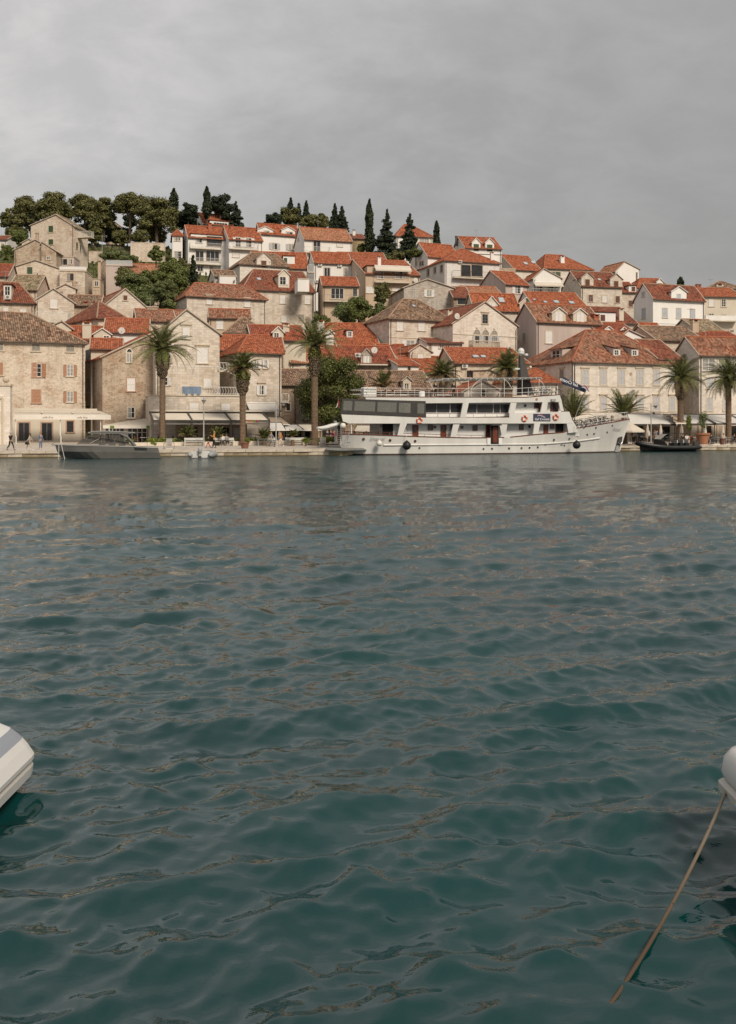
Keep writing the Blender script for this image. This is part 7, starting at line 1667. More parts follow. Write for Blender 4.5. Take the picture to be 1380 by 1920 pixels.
pts += [P0+Vector((-.04, -.05, -.08)), P0+Vector((-.10, -.12, -.2))]
b.tube([p-Vector((P0.x, P0.y, 0)) for p in pts], .0112, 'rope', 10); part('rope', b, o, smooth=True)
# ---------------- promenade furniture
plain('valance', (.70, .65, .58), .8, .05, 1)
plain('terracotta', (.40, .17, .09), .8, .12, 2)
plain('pot_brown', (.20, .09, .06), .7, .15, 2)
plain('sign_green', (.12, .26, .03), .6, .1, 2)
plain('letter_orange', (.50, .20, .06), .6, .1, 2)
plain('letter_brown', (.17, .09, .05), .7, .1, 2)
plain('cabinet', (.34, .325, .295), .6, .06, 1)
# gateway pillar at the left edge
fr = Frame('E', -120, 106, 8); W = fr.s_(75); zt = fr.z_(512, W); o = thing('gate_pillar', 'pale stone gateway wall with a ball finial at the left edge of the quay', 'gateway', fr.world(0, 0, .7), fr.th)
b = MB(); b.box(0, W, 0, 1.1, 0, zt-.9, 'ashlar_pale'); part('wall', b, o); b = MB(); b.box(-.1, W+.10, -.12, 1.2, zt-1.0+.1, zt-.72, 'stone_trim'); b.box(0, W, 0, 1.1, zt-.9+.181, zt-.70+.0, 'stone_trim'); part('cornice', b, o)
a_ = fr.s_(36); b = MB(); b.lathe([(.22, zt-.72), (.14, zt-.62), (.14, zt-.55)], 'stone_trim', 12, (a_, .5, 0)); b.ball((a_, .5, zt-.22), .36, 'stone_trim', 14); part('ball_finial', b, o, smooth=True)
b = MB(); a0 = fr.s_(-60); z_ = fr.z_(612, 0)-.7; b.box(a0, fr.s_(22), -.14, -.002, z_-.12, z_+.14, 'stone_trim'); b.box(fr.s_(12), fr.s_(24), -.10, -.002, 0, z_-.12, 'stone_trim'); part('moulding', b, o)
# awning of the left corner house
fr = Frame('J', 165, 109.8, 20); W = fr.s_(1305); zf = fr.z_(118, 0); zl = fr.z_(166, 0); D_ = 3.9
o = thing('awning', 'long cream shop awning on slim posts in front of the plastered ground floor', 'awning', fr.world(0, 0, 0), fr.th)
b = MB(); b.prism([(0, 0, zf), (.3, D_, zf+.55), (W-1.0, D_, zf+.55), (W, 0, zf)], (0, 0, .06), 'awning_cream'); part('canopy', b, o)
b = MB(); b.box(0, W, -.05, 0-.002, zl, zf+.08, 'valance'); part('valance', b, o)
b = MB(); b.box(-.7, W-.9, 1.5, 1.62, zf+.32, zf+.52, 'awning_cream'); b.box(-.5, W-1.2, D_-.15, D_-.02, zf+.60, zf+.85, 'awning_cream')
for x in (-.6, 2.9, 6.2): b.box(x, x+.12, .5, D_, zf+.30, zf+.42, 'metal_white')
part('cassette', b, o)
for x in (180, 708, 1185):
    a_ = fr.s_(x, .3); b = MB(); b.tube([(a_, .3, zf), (a_, .3, fr.z_(355, a_)), (a_+.08, .3, fr.z_(365, a_)), (a_+.08, .3, gz(*fr.world(a_, .3, 0)[:2]))], .055, 'metal_white', 6); part('post', b, o)
for x in (560, 965): a_ = fr.s_(x); text('lettering', 'caffe Riva', .30, 'letter_brown', o, Matrix.Translation((a_, -.06, (zl+zf)/2)), .3)
# dark framed pergola with striped fabric
fr = Frame('0', 287, 108.3, 17); W = fr.s_(505); zf = fr.z_(789.5, 0); Dp = 4.6; zb = zf+.95; g0 = .95
o = thing('pergola', 'long dark-framed pergola with a striped cream roof in front of the terrace house', 'pergola', fr.world(0, 0, 0), fr.th)
xs = [0, fr.s_(360), fr.s_(433), W]
b = MB()
for x in xs: b.box(x-.07, x+.07, -.07, .07, g0-.3, zf, 'metal_dark')
part('posts', b, o, stuff=True) if False else None
for x in xs:
    b = MB(); b.box(x-.07, x+.07, -.07, .07, g0-.3, zf, 'metal_dark'); part('post', b, o)
    b = MB(); b.prism([(x-.07, 0, zf), (x+.07, 0, zf), (x+.07, Dp, zb), (x-.07, Dp, zb)], (0, 0, .22), 'metal_dark'); part('rafter', b, o)
b = MB(); b.box(-.1, W+.1, -.12, -.075, zf-.02, zf+.14, 'metal_dark'); b.box(0, W, Dp, Dp+.1, zb-.05, zb+.15, 'metal_dark'); part('beam', b, o)
b = MB(); b.box(0, W, Dp-.6, Dp-.02, zb+.16, zb+.34, 'awning_cream'); b.box(.1, W-.1, .3, .36, zf-.36, zf-.2, 'awning_white'); part('fabric_housing', b, o)
for x0, x1 in zip(xs[:-1], xs[1:]):
    b = MB(); n = 13
    for i in range(n):
        u0, u1 = i/n, (i+1)/n; sag = .05; z0, z1 = zf+.10+(zb-zf-.04)*u0, zf+.10+(zb-zf-.04)*u1
        b.poly([(x0+.08, Dp*u0, z0), (x1-.08, Dp*u0, z0), (x1-.08, Dp*(u0+u1)/2, (z0+z1)/2-sag), (x0+.08, Dp*(u0+u1)/2, (z0+z1)/2-sag)], 'awning_cream')
        b.poly([(x0+.08, Dp*(u0+u1)/2, (z0+z1)/2-sag), (x1-.08, Dp*(u0+u1)/2, (z0+z1)/2-sag), (x1-.08, Dp*u1, z1), (x0+.08, Dp*u1, z1)], 'awning_cream')
    part('fabric_panel', b, o)
b = MB()
for z_ in (1.35, 1.7, 2.05): b.tube([(0, .1, z_), (W, .1, z_)], .025, 'metal_dark', 4)
for i in range(26): b.tube([(W*i/25, .1, .9), (W*i/25, .1, 2.05)], .018, 'metal_dark', 4)
r_ = part('railing', b, o); r_['kind'] = 'stuff'
text('lettering', 'Pizza', .55, 'letter_orange', o, Matrix.Translation((fr.s_(466), -.14, zf-.02)), .3)
b = MB(); b.ball((fr.s_(477), -.16, zf), .13, 'sign_green', 6); b.ball((fr.s_(482), -.16, zf), .15, 'sign_red', 6); part('sign_ornament', b, o)
# low cream awning with green panels, glazed front below it
fr = Frame('Q', 100, 112.6, 20); W = fr.s_(1140); zt = fr.z_(292, 0); zl = fr.z_(332, 0)
o = thing('awning', 'low cream awning with two green squares, behind the grey motor boat', 'awning', fr.world(0, 0, 0), fr.th)
zk = fr.z_(195, fr.s_(740), 3.4); b = MB(); b.prism([(0, 0, zt), (W*.35, 3.4, zk-.3), (W*.62, 3.4, zk), (W, 0, zt)], (0, 0, .05), 'awning_cream'); b.prism([(W*.62, 3.4, zk), (W+.2, 3.4, zk), (W, 0, zt)], (0, 0, .05), 'awning_cream'); part('canopy', b, o)
b = MB(); b.box(0, W, -.04, 0, zl, zt+.04, 'valance'); part('valance', b, o)
for x0, x1 in ((200, 262), (725, 842)): b = MB(); b.box(fr.s_(x0), fr.s_(x1), -.06, -.042, zl+.02, zt, 'sign_green'); c_ = (fr.s_(x0)+fr.s_(x1))/2; b.box(c_-.18, c_+.18, -.07, -.061, zl+.08, zt-.06, 'leaf_yellow'); part('sign_square', b, o)
fr = Frame('Q', 130, 115.2, 20); W = fr.s_(1130); o = thing('glazed_shopfront', 'glazed café front with white frames under the low cream awning', 'shopfront', fr.world(0, 0, 0), fr.th)
z1 = fr.z_(335, 0); b = MB(); b.box(0, W, .02, .1, .9, z1, 'glass_dark'); part('glass', b, o)
for i, x in enumerate((130, 190, 240, 290, 340, 405, 455, 520, 595, 660, 730, 800, 880, 915, 1040, 1100)): b = MB(); a_ = fr.s_(x); b.box(a_-.06, a_+.06, -.03, .018, .9, z1, 'frame_white'); part('mullion', b, o)
b = MB(); b.box(fr.s_(405), fr.s_(460), -.02, .019, .9, z1, 'plaster_white'); b.box(0, W, -.04, .015, z1-.5, z1-.4, 'frame_white'); part('transom', b, o)
# white and tan awnings by the dark lean-to
def awning(crop, Y, th, bx0, bx1, by, fx0, fx1, fy, vy, D_, mat, label, posts=True, fascia=None):
    fr = Frame(crop, fx0, Y, th); W = fr.s_(fx1); zf = fr.z_(fy, 0); zl = fr.z_(vy, 0); a0, a1 = fr.s_(bx0, D_), fr.s_(bx1, D_); zb = fr.z_(by, a0, D_)
    o = thing('awning', label, 'awning', fr.world(0, 0, 0), fr.th)
    b = MB(); b.prism([(0, 0, zf), (a0, D_, zb), (a1, D_, zb), (W, 0, zf)], (0, 0, .05), mat); part('canopy', b, o)
    b = MB(); b.box(0, W, -.05, 0-.002, zl, zf+.05, fascia or 'valance'); part('valance', b, o)
    b = MB(); b.tube([(a0, D_, zb+.05), (a1, D_, zb+.05)], .1, 'metal_dark', 6); b.tube([(a0, D_-.1, zb+.08), (0, 0, zf+.07)], .035, 'metal_dark', 4); b.tube([(a1, D_-.1, zb+.08), (W, 0, zf+.07)], .035, 'metal_dark', 4); part('frame', b, o)
    if posts:
        for a_ in (.15, W-.15): b = MB(); b.tube([(a_, .1, zf), (a_, .1, gz(*fr.world(a_, .1, 0)[:2]))], .05, 'metal_dark', 5); part('post', b, o)
    return o
awning('O', 113, 17, 0, 225, 196, 60, 372, 312, 318, 3.0, 'awning_tan', 'tan awning sloping right above a white awning, beside the lamp post', False)
awning('O', 110.5, 17, 45, 235, 285, 45, 310, 402, 412, 2.6, 'awning_white', 'white awning just right of the pergola', True)
awning('O', 112, 17, 280, 480, 318, 300, 600, 398, 410, 2.6, 'awning_white', 'white awning behind the spiky dwarf palm', True)
awning('O', 112.5, 17, 490, 800, 316, 590, 890, 402, 412, 3.0, 'awning_cream', 'cream awning passing behind the tallest palm trunk', True)
awning('T', 112.5, 15, 235, 390, 590, 205, 380, 645, 660, 2.5, 'awning_cream', 'cream awning seen through the stern of the ship', True)
for a_ in (('S', 124, 20, 150, 527, 222, 190, 708, 334, 346, 5.0, 'awning_white', 'white café awning between the ship bow and the bulging palm'), ('S', 125.5, 20, 655, 962, 226, 848, 1155, 328, 342, 5.0, 'awning_white', 'white café awning right of the bulging palm trunk'),
           ('S', 126, 20, 968, 1312, 228, 1160, 1500, 326, 340, 5.0, 'awning_white', 'white café awning at the right edge before the second palm'), ('S', 127, 20, 1318, 1700, 230, 1510, 1900, 324, 338, 5.0, 'awning_white', 'white café awning cut by the right edge')): awning(*a_, fascia='metal_dark')
awning('S', 125, 20, 560, 690, 228, 700, 850, 322, 330, 4.6, 'awning_tan', 'tan folded awning between two white ones beside the wall lamp', False)
p = at(*ab('S', 635, 245), 124.5); o = thing('loudspeaker', 'black outdoor loudspeaker under the tan awning', 'speaker', p); b = MB(); b.box(-.35, .1, -.2, .2, -.1, .15, 'metal_dark'); b.box(.0, .35, -.25, .25, -.6, -.05, 'metal_dark'); part('speaker_box', b, o)
# dark café interiors behind the awnings
def backdrop(crop, Y, th, x0, x1, y0, label, cols):
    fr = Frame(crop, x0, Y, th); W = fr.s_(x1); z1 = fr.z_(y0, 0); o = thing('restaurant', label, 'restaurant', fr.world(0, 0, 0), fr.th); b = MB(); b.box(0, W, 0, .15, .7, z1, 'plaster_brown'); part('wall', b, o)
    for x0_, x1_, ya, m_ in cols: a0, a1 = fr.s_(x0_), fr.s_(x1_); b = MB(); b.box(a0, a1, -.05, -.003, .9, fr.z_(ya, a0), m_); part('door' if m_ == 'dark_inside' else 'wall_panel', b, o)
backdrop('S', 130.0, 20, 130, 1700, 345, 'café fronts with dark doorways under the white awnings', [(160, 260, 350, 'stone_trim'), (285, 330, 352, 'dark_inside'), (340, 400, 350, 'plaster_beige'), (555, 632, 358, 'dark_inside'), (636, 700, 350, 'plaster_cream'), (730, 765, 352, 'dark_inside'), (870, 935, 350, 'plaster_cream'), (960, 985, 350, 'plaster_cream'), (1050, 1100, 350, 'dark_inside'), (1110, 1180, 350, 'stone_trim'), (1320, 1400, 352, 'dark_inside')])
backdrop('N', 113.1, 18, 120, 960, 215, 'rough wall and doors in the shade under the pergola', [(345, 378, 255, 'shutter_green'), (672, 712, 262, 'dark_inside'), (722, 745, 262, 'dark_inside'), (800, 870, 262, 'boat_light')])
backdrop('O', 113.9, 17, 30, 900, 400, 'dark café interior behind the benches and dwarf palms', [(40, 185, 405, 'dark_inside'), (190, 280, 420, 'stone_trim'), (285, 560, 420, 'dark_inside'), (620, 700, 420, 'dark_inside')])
backdrop('O', 119, 10, 800, 1250, 350, 'stone wall with a pale blue poster behind the hedge', [(935, 1050, 355, 'sign_blue'), (1060, 1130, 340, 'plaster_white')])
# planter kerb in blocks
L0, L1 = at(216, 0, 105.6), at(636, 0, 111.5); th_k = math.atan2(L1.y-L0.y, L1.x-L0.x); Lk = (L1-L0).length; zk = gz(L0.x, L0.y)-.03
o = thing('planter_kerb', 'low pale stone kerb of the planted bed along the promenade', 'kerb', (L0.x, L0.y, zk), th_k)
b = MB(); b.box(0, Lk, .36, 3.4, -.1, .28, 'earth'); part('soil', b, o)
kb = [cached(('kb', i), lambda: (lambda q: (q.box(.01, .99, -.01*i, .35, 0, .40, 'corbel'), q.mesh('kerb_block'))[1])(MB())) for i in range(3)]
x = 0; rng = random.Random(2)
while x < Lk: w = rng.uniform(1.3, 2.0); q = link('kerb_block', kb[int(rng.random()*3)], o, (x, 0, -.1+.012*(x/Lk)*20)); q.scale = (w, 1, 1.15); x += w
def low_plants(n, seed):
    rg = np.random.default_rng(seed); u = rg.uniform(0, 1, n); X = L0.x+(L1.x-L0.x)*u; Y = L0.y+(L1.y-L0.y)*u+rg.uniform(.5, 2.6, n); keep = np.sin(X*2.1)+np.sin(X*.9+1) > -.3
    X, Y = X[keep], Y[keep]; m_ = len(X); p = np.stack([X, Y, np.full(m_, zk+.30)+rg.uniform(0, .45, m_)], 1); nn = rg.normal(size=(m_, 3)); nn /= np.linalg.norm(nn, axis=1)[:, None]; a = np.cross(nn, rg.normal(size=(m_, 3))); a /= np.linalg.norm(a, axis=1)[:, None]; c = np.cross(nn, a)
    link('ground_cover', leafmesh('ground_cover', p, a*.09, c*.14, 'leaf_broad'), None, kind='stuff', label='low leafy ground cover filling the planted bed', category='plants')
low_plants(7000, 3)
# benches
def bench_mesh():
    s = {}
    sl = MB(); sl.box(0, 2.1, 0, .10, 0, .05, 'ship_white'); s['slat'] = sl.mesh('slat')
    lg = MB(); lg.box(0, .07, 0, .06, 0, .86, 'ship_white'); lg.box(0, .07, -.5, -.44, 0, .62, 'ship_white'); lg.box(0, .07, -.44, 0, .36, .42, 'ship_white'); lg.box(0, .07, -.5, 0, .60, .66, 'ship_white'); s['leg'] = lg.mesh('leg')
    return s
bm = bench_mesh()
for x, lab in ((364.5, 'white slatted bench left of the lamp post'), (420.5, 'white slatted bench with a couple sitting on it'), (501.5, 'white slatted bench behind the walking person in grey'), (553.6, 'white slatted bench nearest to the tallest palm')):
    Y = float(np.interp(x, [216, 636], [105.6, 111.5]))-.7; p = at(x, 0, Y); g = gz(p.x, Y); o = link('bench', None, None, (p.x, Y, g), th_k); o['label'] = lab; o['category'] = 'bench'; o['group'] = 'white benches along the planted bed'
    for xx in (-1.05, .98): link('leg', bm['leg'], o, (xx, .3, 0))
    for yy in (-.18, -.05, .08): link('slat', bm['slat'], o, (-1.05, yy, .43))
    for zz in (.58, .73): q = link('slat', bm['slat'], o, (-1.05, .27, zz)); q.rotation_euler = (R(80), 0, 0)
# lamp posts
def lamp(crop, x, yt, yb, Y, label, arm=0):
    px_, py_ = ab(crop, x, yb); p = at(px_, py_, Y); g = gz(p.x, Y); zt = at(px_, ab(crop, x, yt)[1], Y).z-g; o = thing('street_lamp', label, 'street lamp', (p.x, Y, g))
    b = MB(); b.tube([(0, 0, 0), (0, 0, .9), (0, 0, zt)], [.10, .075, .055], 'metal_grey', 8); part('pole', b, o)
    b = MB(); h = zt-.35; b.tube([(0, 0, h), (arm, 0, h)], .03, 'metal_grey', 5); b.lathe([(.30, h+.02), (.34, h+.08), (.1, h+.16)], 'metal_grey', 12, (arm, 0, 0)); b.lathe([(.12, h-.25), (.2, h+.02)], 'curtain', 10, (arm, 0, 0)); part('lamp_head', b, o)
    if arm: b = MB(); b.tube([(0, 0, h-.7), (arm*.6, 0, h-.7)], .03, 'metal_dark', 5); b.ball((arm*.6, 0, h-.82), .14, 'metal_dark', 8); part('spotlight', b, o)
lamp('F', 205, 612, 975, 105.8, 'slim street lamp beside the first bench'); lamp('F', 740, 632, 970, 108.3, 'slim street lamp in front of the white awning', -.0+.8); lamp('S', 425, 98, 540, 121.0, 'slim street lamp among the standing people near the ship bow', .55); lamp('A', 755, 395, 520, 219, 'double-armed street lamp on the slope below the pines', .9)
# information posts, pots, bollard
for cr, x0, x1, y0, y1, Y, lab in (('N', 10, 80, 395, 520, 98.7, 'grey service pillar with a red label beside the left palm'), ('O', 865, 960, 528, 685, 103.5, 'grey service pillar with a red label beside the ship stern')):
    p = at(ab(cr, x0, 0)[0], 0, Y); q = at(ab(cr, x1, 0)[0], 0, Y); g = gz(p.x, Y); w = q.x-p.x; h = at(0, ab(cr, 0, y0)[1], Y).z-g; o = thing('service_pillar', lab, 'service pillar', (p.x, Y, g), .2)
    b = MB(); b.box(0, w, 0, .35, .06, h, 'cabinet'); part('cabinet', b, o); b = MB(); b.box(-.03, w+.03, -.03, .38, h, h+.05, 'cabinet'); b.box(-.05, w+.05, -.05, .4, 0, .06, 'corbel'); part('cap', b, o)
    b = MB(); b.box(w*.3, w*.72, -.012, -.002, h*.35, h*.8, 'curtain'); b.box(w*.5, w*.74, -.02, -.012, h*.36, h*.44, 'sign_red'); part('label_plate', b, o)
    b = MB(); b.tube([(-.05, .1, h*.7), (-.25, 0, h*.5), (-.2, -.1, .02)], .025, 'rubber_black', 4); b.tube([(w+.05, .1, h*.7), (w+.2, 0, h*.5), (w+.15, -.1, .02)], .025, 'rubber_black', 4); part('hose', b, o)
def pot(crop, x, yb, r, Y, mat, label, plant=None, ph=.6, h=.75):
    px_, _ = ab(crop, x, 0); p = at(px_, 0, Y); g = gz(p.x, Y); o = thing('planter_pot', label, 'plant pot', (p.x, Y, g)); b = MB(); b.lathe([(r*.68, 0), (r*.92, h*.85), (r*1.06, h*.86), (r*1.06, h), (r*.9, h)], mat, 16); part('pot', b, o)
    if plant:
        q = np.random.default_rng(int(x)); cs = [(q.uniform(-.3, .3)*r, q.uniform(-.3, .3)*r, h+ph*q.uniform(.3, .9)) for _ in range(8)]; pp, a, c = leaves('f', cs, [(r*.5, r*.5, ph*.25)]*8, 1500, .11, '', q); link('foliage', leafmesh('foliage', pp, a, c, plant), o)
        b = MB(); b.tube([(0, 0, h*.8), (0, 0, h+ph*.6)], .05, 'bark', 5); part('stem', b, o)
pot('N', 935, 515, .48, 101.2, 'pot_brown', 'empty brown quayside pot in front of the middle palm', h=.62)
pot('S', 1003, 530, .85, 119.6, 'terracotta', 'large terracotta pot with a bonsai-like olive tree', 'leaf_olive', 2.3, 1.35); pot('S', 850, 500, .50, 121, 'terracotta', 'smaller terracotta pot with a leafy lemon tree beside the palm trunk', 'leaf_yellow', 2.5, .95)
pot('S', 1225, 565, .33, 119.0, 'pot_brown', 'dark iron bollard-shaped pot near the quay edge', h=.75)
# open and closed parasols
def parasol(crop, x, yt, yb, Y, label, open_=False):
    px_, py_ = ab(crop, x, yt); p = at(px_, py_, Y); g = gz(p.x, Y); h = p.z-g; o = thing('parasol', label, 'parasol', (p.x, Y, g)); b = MB(); b.tube([(0, 0, 0), (0, 0, h-.1)], .03, 'metal_white', 6); b.box(-.3, .3, -.3, .3, 0, .08, 'metal_grey'); part('pole', b, o)
    b = MB()
    if open_: b.lathe([(2.0, h-1.3), (1.98, h-1.1), (.08, h)], 'awning_cream', 8)
    else: b.lathe([(.14, h-1.75), (.24, h-1.5), (.19, h-.8), (.10, h-.25), (.02, h)], 'awning_cream', 9)
    part('canopy', b, o)
parasol('S', 165, 300, 0, 118.5, 'open cream parasol just behind the ship bow', True)
for x, lab in ((385, 'closed cream parasol left of the lamp post near the bow'), (533, 'closed cream parasol behind the group of standing people'), (768, 'closed cream parasol right of the bulging palm trunk'), (1033, 'closed cream parasol behind the large terracotta pot'), (1232, 'closed cream parasol left of the palm at the right edge')): parasol('S', x, 332, 0, 122.5, lab)
# café chairs and tables
def chair_mesh(mat):
    b = MB(); b.box(-.24, .24, -.24, .24, .40, .47, mat); b.prism([(-.24, .22, .47), (.24, .22, .47), (.22, .30, .92), (-.22, .30, .92)], (0, .04, 0), mat)
    for x in (-.21, .21):
        for y in (-.21, .21): b.box(x-.02, x+.02, y-.02, y+.02, 0, .40, 'metal_dark')
        b.box(x-.03, x+.03, -.22, .24, .62, .66, mat)
    return b.mesh('chair')
cm = [chair_mesh('frame_brown'), chair_mesh('curtain'), chair_mesh('metal_dark')]
def tab_mesh(): b = MB(); b.lathe([(.42, .72), (.42, .75)], 'frame_white', 12); b.tube([(0, 0, 0), (0, 0, .72)], .04, 'metal_dark', 6); b.lathe([(.25, 0), (.22, .03)], 'metal_dark', 10); return b.mesh('table')
tm = tab_mesh(); rng = random.Random(8)
def cafe(x0, x1, Y0, n, kind, where, th):
    for i in range(n):
        u = (i+.5)/n; px_ = x0+(x1-x0)*u; Y = Y0+(px_-x0)*.015+rng.uniform(0, .8); p = at(px_, 0, Y); g = gz(p.x, Y)
        t_ = link('cafe_table', tm, None, (p.x, Y, g)); t_['label'] = 'small round white-topped café table '+where; t_['category'] = 'table'; t_['group'] = 'café tables '+where
        for sg in (-1, 1):
            c = link('cafe_chair', cm[kind], None, (p.x+sg*.72, Y+rng.uniform(-.2, .2), g), R(90)*-sg+rng.uniform(-.4, .4)); c['label'] = ['dark red-brown', 'pale grey', 'black'][kind]+' café chair '+where; c['category'] = 'chair'; c['group'] = 'café chairs '+where
cafe(300, 490, 110.6, 7, 0, 'under the pergola', 0); cafe(262, 290, 110.5, 2, 0, 'beside the round clipped bush', 0); cafe(1200, 1262, 122.5, 4, 2, 'under the left white awning', 0); cafe(1292, 1378, 122.5, 6, 1, 'under the right white awnings', 0); cafe(510, 600, 111.5, 4, 2, 'behind the spiky dwarf palm', 0)
# ---------------- people
for nm, c in (('skin', (.42, .26, .18)), ('skin_tan', (.33, .19, .12)), ('hair_dark', (.02, .014, .01)), ('hair_brown', (.09, .045, .02)), ('hair_grey', (.40, .38, .36)), ('hair_blond', (.30, .18, .08)), ('c_black', (.015, .015, .017)), ('c_white', (.68, .66, .63)),
              ('c_beige', (.50, .42, .34)), ('c_orange', (.55, .22, .05)), ('c_blue', (.10, .17, .33)), ('c_navy', (.03, .04, .09)), ('c_denim', (.13, .17, .24)), ('c_red', (.35, .02, .03)), ('c_grey', (.25, .24, .23)), ('c_khaki', (.26, .19, .11)), ('c_maroon', (.14, .03, .03))): plain(nm, c, .8, .1, 6)
POSE = {  # joints in a 1.75 m figure facing -y: (x, y, z)
 'stand': dict(hipL=(-.10, 0, .92), kneeL=(-.11, -.02, .50), ankL=(-.12, .02, .09), hipR=(.10, 0, .92), kneeR=(.12, -.01, .50), ankR=(.13, 0, .09), elL=(-.27, .04, 1.12), haL=(-.27, -.10, .88), elR=(.27, .04, 1.12), haR=(.25, -.14, .92)),
 'walk': dict(hipL=(-.09, 0, .90), kneeL=(-.09, -.22, .52), ankL=(-.09, -.34, .10), hipR=(.09, 0, .90), kneeR=(.09, .08, .48), ankR=(.09, .36, .16), elL=(-.26, .16, 1.14), haL=(-.25, .24, .90), elR=(.26, -.10, 1.14), haR=(.24, -.30, .98)),
 'sit': dict(hipL=(-.10, 0, .50), kneeL=(-.14, -.42, .52), ankL=(-.14, -.46, .09), hipR=(.10, 0, .50), kneeR=(.13, -.42, .52), ankR=(.12, -.38, .09), elL=(-.26, -.10, .74), haL=(-.14, -.32, .62), elR=(.26, -.10, .74), haR=(.12, -.32, .62)),
 'phone': dict(hipL=(-.10, 0, .92), kneeL=(-.10, -.10, .50), ankL=(-.10, -.16, .09), hipR=(.10, 0, .92), kneeR=(.10, .06, .48), ankR=(.10, .18, .12), elL=(-.28, -.10, 1.18), haL=(-.12, -.36, 1.30), elR=(.28, -.10, 1.18), haR=(.12, -.36, 1.30))}
def skin(name, verts, edges, radii, mat, parent, sub=1):
    me = bpy.data.meshes.new(name); me.from_pydata(verts, edges, []); me.materials.append(MATS[mat]); o = link(name, me, parent)
    mo = o.modifiers.new('skin', 'SKIN'); mo.use_smooth_shade = True
    if not me.skin_vertices: return o
    for i, r in enumerate(radii): me.skin_vertices[0].data[i].radius = (r, r*.8 if isinstance(r, float) else r)
    me.skin_vertices[0].data[0].use_root = True
    s = o.modifiers.new('sub', 'SUBSURF'); s.levels = sub; s.render_levels = sub; return o
def person(pos, heading, pose, top, legs, hair, label, h=1.75, shoes='c_black', skinm='skin', long_hair=False, bag=None, shorts=False, group=None, seat=None):
    J = POSE[pose]; s = h/1.75; base = Vector(pos)
    o = thing('person', label, 'person', base, heading, group=group); o.scale = (s, s, s); hz = J['hipL'][2]+.02
    pel, bel, che, nek, hd, tp = (0, 0, hz), (0, -.01, hz+.20), (0, -.01, hz+.42), (0, 0, hz+.56), (0, -.03, hz+.66), (0, -.025, hz+.80)
    shL, shR = (-.19, 0, hz+.47), (.19, 0, hz+.47); v = [pel, bel, che, nek, hd, tp]; r = [.13, .115, .135, .05, .085, .07]; e = [(0, 1), (1, 2), (2, 3), (3, 4), (4, 5)]
    def add(chain, rad, root):
        prev = root
        for p, q in zip(chain, rad): v.append(p); r.append(q); e.append((prev, len(v)-1)); prev = len(v)-1
    for sd, sh in (('L', shL), ('R', shR)):
        a, el = J['ha'+sd], J['el'+sd]; d = (Vector(a)-Vector(el)).normalized()*.09; add([sh, el, a, tuple(Vector(a)+d)], [.055, .042, .030, .024], 2); k, an = J['knee'+sd], J['ank'+sd]; add([J['hip'+sd], k, an, (an[0], an[1]-.13, an[2]-.05)], [.085, .058, .038, .035], 0)
    skin('body', v, e, r, skinm, o)
    v2 = [pel, bel, che, (0, 0, hz+.50)]; r2 = [.15, .14, .155, .085]; e2 = [(0, 1), (1, 2), (2, 3)]
    for sd, sh in (('L', shL), ('R', shR)):
        a, el = Vector(J['ha'+sd]), Vector(J['el'+sd]); k = len(v2); v2 += [sh, tuple(el), tuple(el.lerp(a, .8 if top not in ('c_orange',) else .15))]; r2 += [.075, .058, .046]; e2 += [(2, k), (k, k+1), (k+1, k+2)]
    skin('top', v2, e2, r2, top, o)
    v3 = [(0, 0, hz+.08), pel]; r3 = [.145, .15]; e3 = [(0, 1)]
    for sd in 'LR':
        k = len(v3); hp, kn, an = Vector(J['hip'+sd]), Vector(J['knee'+sd]), Vector(J['ank'+sd]); v3 += [tuple(hp), tuple(kn if not shorts else hp.lerp(kn, .75))]; r3 += [.105, .075]; e3 += [(1, k), (k, k+1)]
        if not shorts: v3.append(tuple(kn.lerp(an, .88))); r3.append(.056); e3.append((k+1, k+2))
    skin('trousers' if not shorts else 'shorts', v3, e3, r3, legs, o)
    b = MB(); b.ball((0, .005, hz+.755), .105, hair, 10, (.92, 1.02, .95))
    if long_hair: b.ball((0, .07, hz+.62), .10, hair, 8, (.9, .6, 1.5))
    part('hair', b, o, smooth=True)
    b = MB()
    for sd in 'LR': an = J['ank'+sd]; b.ball((an[0], an[1]-.07, an[2]-.045), .06, shoes, 8, (.75, 2.1, .7))
    part('shoes', b, o, smooth=True)
    b = MB(); b.ball((0, -.125, hz+.69), .018, skinm, 6)          # nose, ears, eyes and mouth
    for sg in (-1, 1): b.ball((sg*.092, -.02, hz+.69), .022, skinm, 6, (.5, 1, 1.3)); b.ball((sg*.035, -.108, hz+.715), .012, 'hair_dark', 6)
    b.ball((0, -.112, hz+.645), .02, 'c_maroon', 6, (1, .4, .3)); part('face', b, o)
    if bag: b = MB(); a = J['haR']; b.ball((a[0]+.02, a[1]+.05, a[2]-.22), .16, bag, 8, (.5, 1.3, 1)); b.tube([(a[0], a[1], a[2]), (a[0], a[1]+.03, a[2]-.12)], .012, bag, 4); part('bag', b, o)
    return o
def pp(crop, x, y): X, Y_ = ab(crop, x, y); return ground_at(X, Y_)
person(pp('J', 124, 530), R(150), 'walk', 'c_black', 'c_black', 'hair_grey', 'man in a black jacket and dark trousers walking at the left edge of the quay')
person(pp('J', 350, 535), R(-75), 'walk', 'c_beige', 'c_beige', 'hair_brown', 'woman in a pale outfit striding along the quay with a black bag', 1.65, 'c_white', long_hair=True, bag='c_black')
person(pp('J', 478, 520), R(60), 'stand', 'c_denim', 'c_denim', 'hair_blond', 'young woman in a denim jacket and jeans standing before the dark café door', 1.68, 'c_white', long_hair=True)
person(pp('N', 508, 502), R(-80), 'walk', 'c_black', 'c_red', 'hair_brown', 'child in a black jacket and red trousers walking by the bench', 1.2)
person(pp('N', 575, 504), R(-85), 'phone', 'c_orange', 'c_black', 'hair_blond', 'woman in an orange top and black trousers holding up both hands', 1.72, long_hair=True)
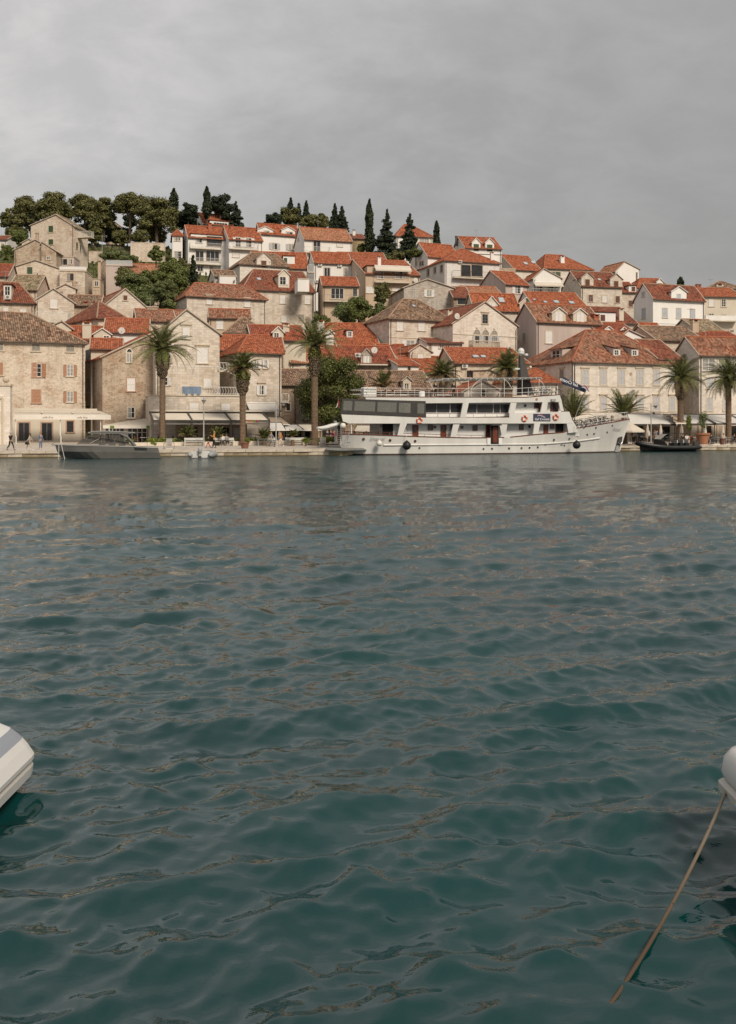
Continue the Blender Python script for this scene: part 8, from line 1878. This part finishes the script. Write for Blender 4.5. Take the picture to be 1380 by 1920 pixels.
def seated(px_, x_off, heading, **kw): pass
for i, (px_, tp_, lg, hr, lab) in enumerate(((417.0, 'c_white', 'c_black', 'hair_dark', 'person in a white top and black trousers sitting on the bench at left'), (424.5, 'c_grey', 'c_black', 'hair_dark', 'person in a grey shirt sitting on the bench at right, facing the companion'))):
    Y = float(np.interp(px_, [216, 636], [105.6, 111.5]))-.72; p = at(px_, 0, Y); person((p.x, Y, gz(p.x, Y)), th_k+R(-15+30*i), 'sit', tp_, lg, hr, lab, 1.7, 'c_white')
person(pp('N', 1245, 488), R(70), 'walk', 'c_grey', 'c_grey', 'hair_brown', 'person in loose grey clothes walking past the third bench', 1.68, long_hair=True)
person(pp('N', 1358, 488), R(-80), 'walk', 'c_orange', 'c_white', 'hair_dark', 'woman in an orange shirt and white shorts walking right of the lamp post', 1.7, 'c_white', shorts=True)
for x, Y, tp_, lg, hr, hd_, lab in ((980, 113, 'c_black', 'c_black', 'hair_dark', 20, 'person in black behind the green hedge near the ship stern'), (1035, 113.6, 'c_navy', 'c_black', 'hair_grey', 60, 'grey-haired person behind the green hedge near the ship stern'), (1090, 112, 'c_red', 'c_black', 'hair_dark', -30, 'person in red standing beside the ship stern poles')):
    p = at(ab('O', x, 0)[0], 0, Y); person((p.x, Y, gz(p.x, Y)), R(hd_), 'stand', tp_, lg, hr, lab)
for x, y, hd_, ps, tp_, lg, hr, lab in ((246, 568, 15, 'stand', 'c_white', 'c_black', 'hair_grey', 'woman in a white top and black trousers by the ship bow'), (296, 568, -20, 'stand', 'c_blue', 'c_black', 'hair_grey', 'grey-haired man in a blue shirt by the ship bow'), (222, 552, 40, 'stand', 'c_maroon', 'c_black', 'hair_dark', 'person in maroon half hidden behind the woman in white'),
        (404, 546, 60, 'stand', 'c_white', 'c_black', 'hair_dark', 'person in white with an orange bag beside the lamp post'), (468, 552, -60, 'stand', 'c_grey', 'c_khaki', 'hair_dark', 'man in grey shirt and khaki trousers behind the black boat'), (490, 548, 170, 'stand', 'c_navy', 'c_khaki', 'hair_dark', 'man in a navy shirt with his back turned, behind the black boat'),
        (532, 520, 30, 'stand', 'c_black', 'c_black', 'hair_brown', 'person in black under the awning behind the black boat'), (552, 525, -40, 'stand', 'c_grey', 'c_black', 'hair_dark', 'person in grey at the right of the standing group')):
    person(pp('S', x, y), R(hd_), ps, tp_, lg, hr, lab, 1.72, bag='c_orange' if x == 404 else None)
for x, tp_, lg, hr, lab, Y in ((782, 'c_black', 'c_khaki', 'hair_dark', 'person in black and khaki shorts sitting by the palm trunk', 119.8), (826, 'c_white', 'c_khaki', 'hair_dark', 'person in white and khaki shorts sitting by the palm trunk', 119.9), (1078, 'c_grey', 'c_grey', 'hair_dark', 'seated person in grey right of the large terracotta pot', 121.3), (1100, 'c_black', 'c_black', 'hair_dark', 'seated person in black right of the large terracotta pot', 121.3), (1240, 'c_beige', 'c_grey', 'hair_blond', 'seated person in beige under the closed parasol', 122), (1362, 'c_black', 'c_black', 'hair_dark', 'seated person in black at the right edge', 122)):
    p = at(ab('S', x, 0)[0], 0, Y); g = gz(p.x, Y); person((p.x, Y, g), R(15 if x % 3 else -25), 'sit', tp_, lg, hr, lab, 1.7, shorts='khaki' in lg, skinm='skin_tan')
    c = link('cafe_chair', cm[1], None, (p.x+.03, Y+.12, g), R(8)); c['label'] = 'pale café chair under the '+lab; c['category'] = 'chair'; c['label'] = ' '.join(c['label'].split()[:15])
for x, y, tp_, lab in ((903, 0, 'c_black', 'person in black on the ship sun deck under the canopy'), (1060, 0, 'c_black', 'tall person in black standing by the sun deck rail of the ship')):
    a = S.s_(ab('G', x, 0)[0], 1.2); w = S.world(a, 1.2, zd(a)-.02); person(w, R(40), 'stand', tp_, 'c_black', 'hair_dark', lab, 1.75)
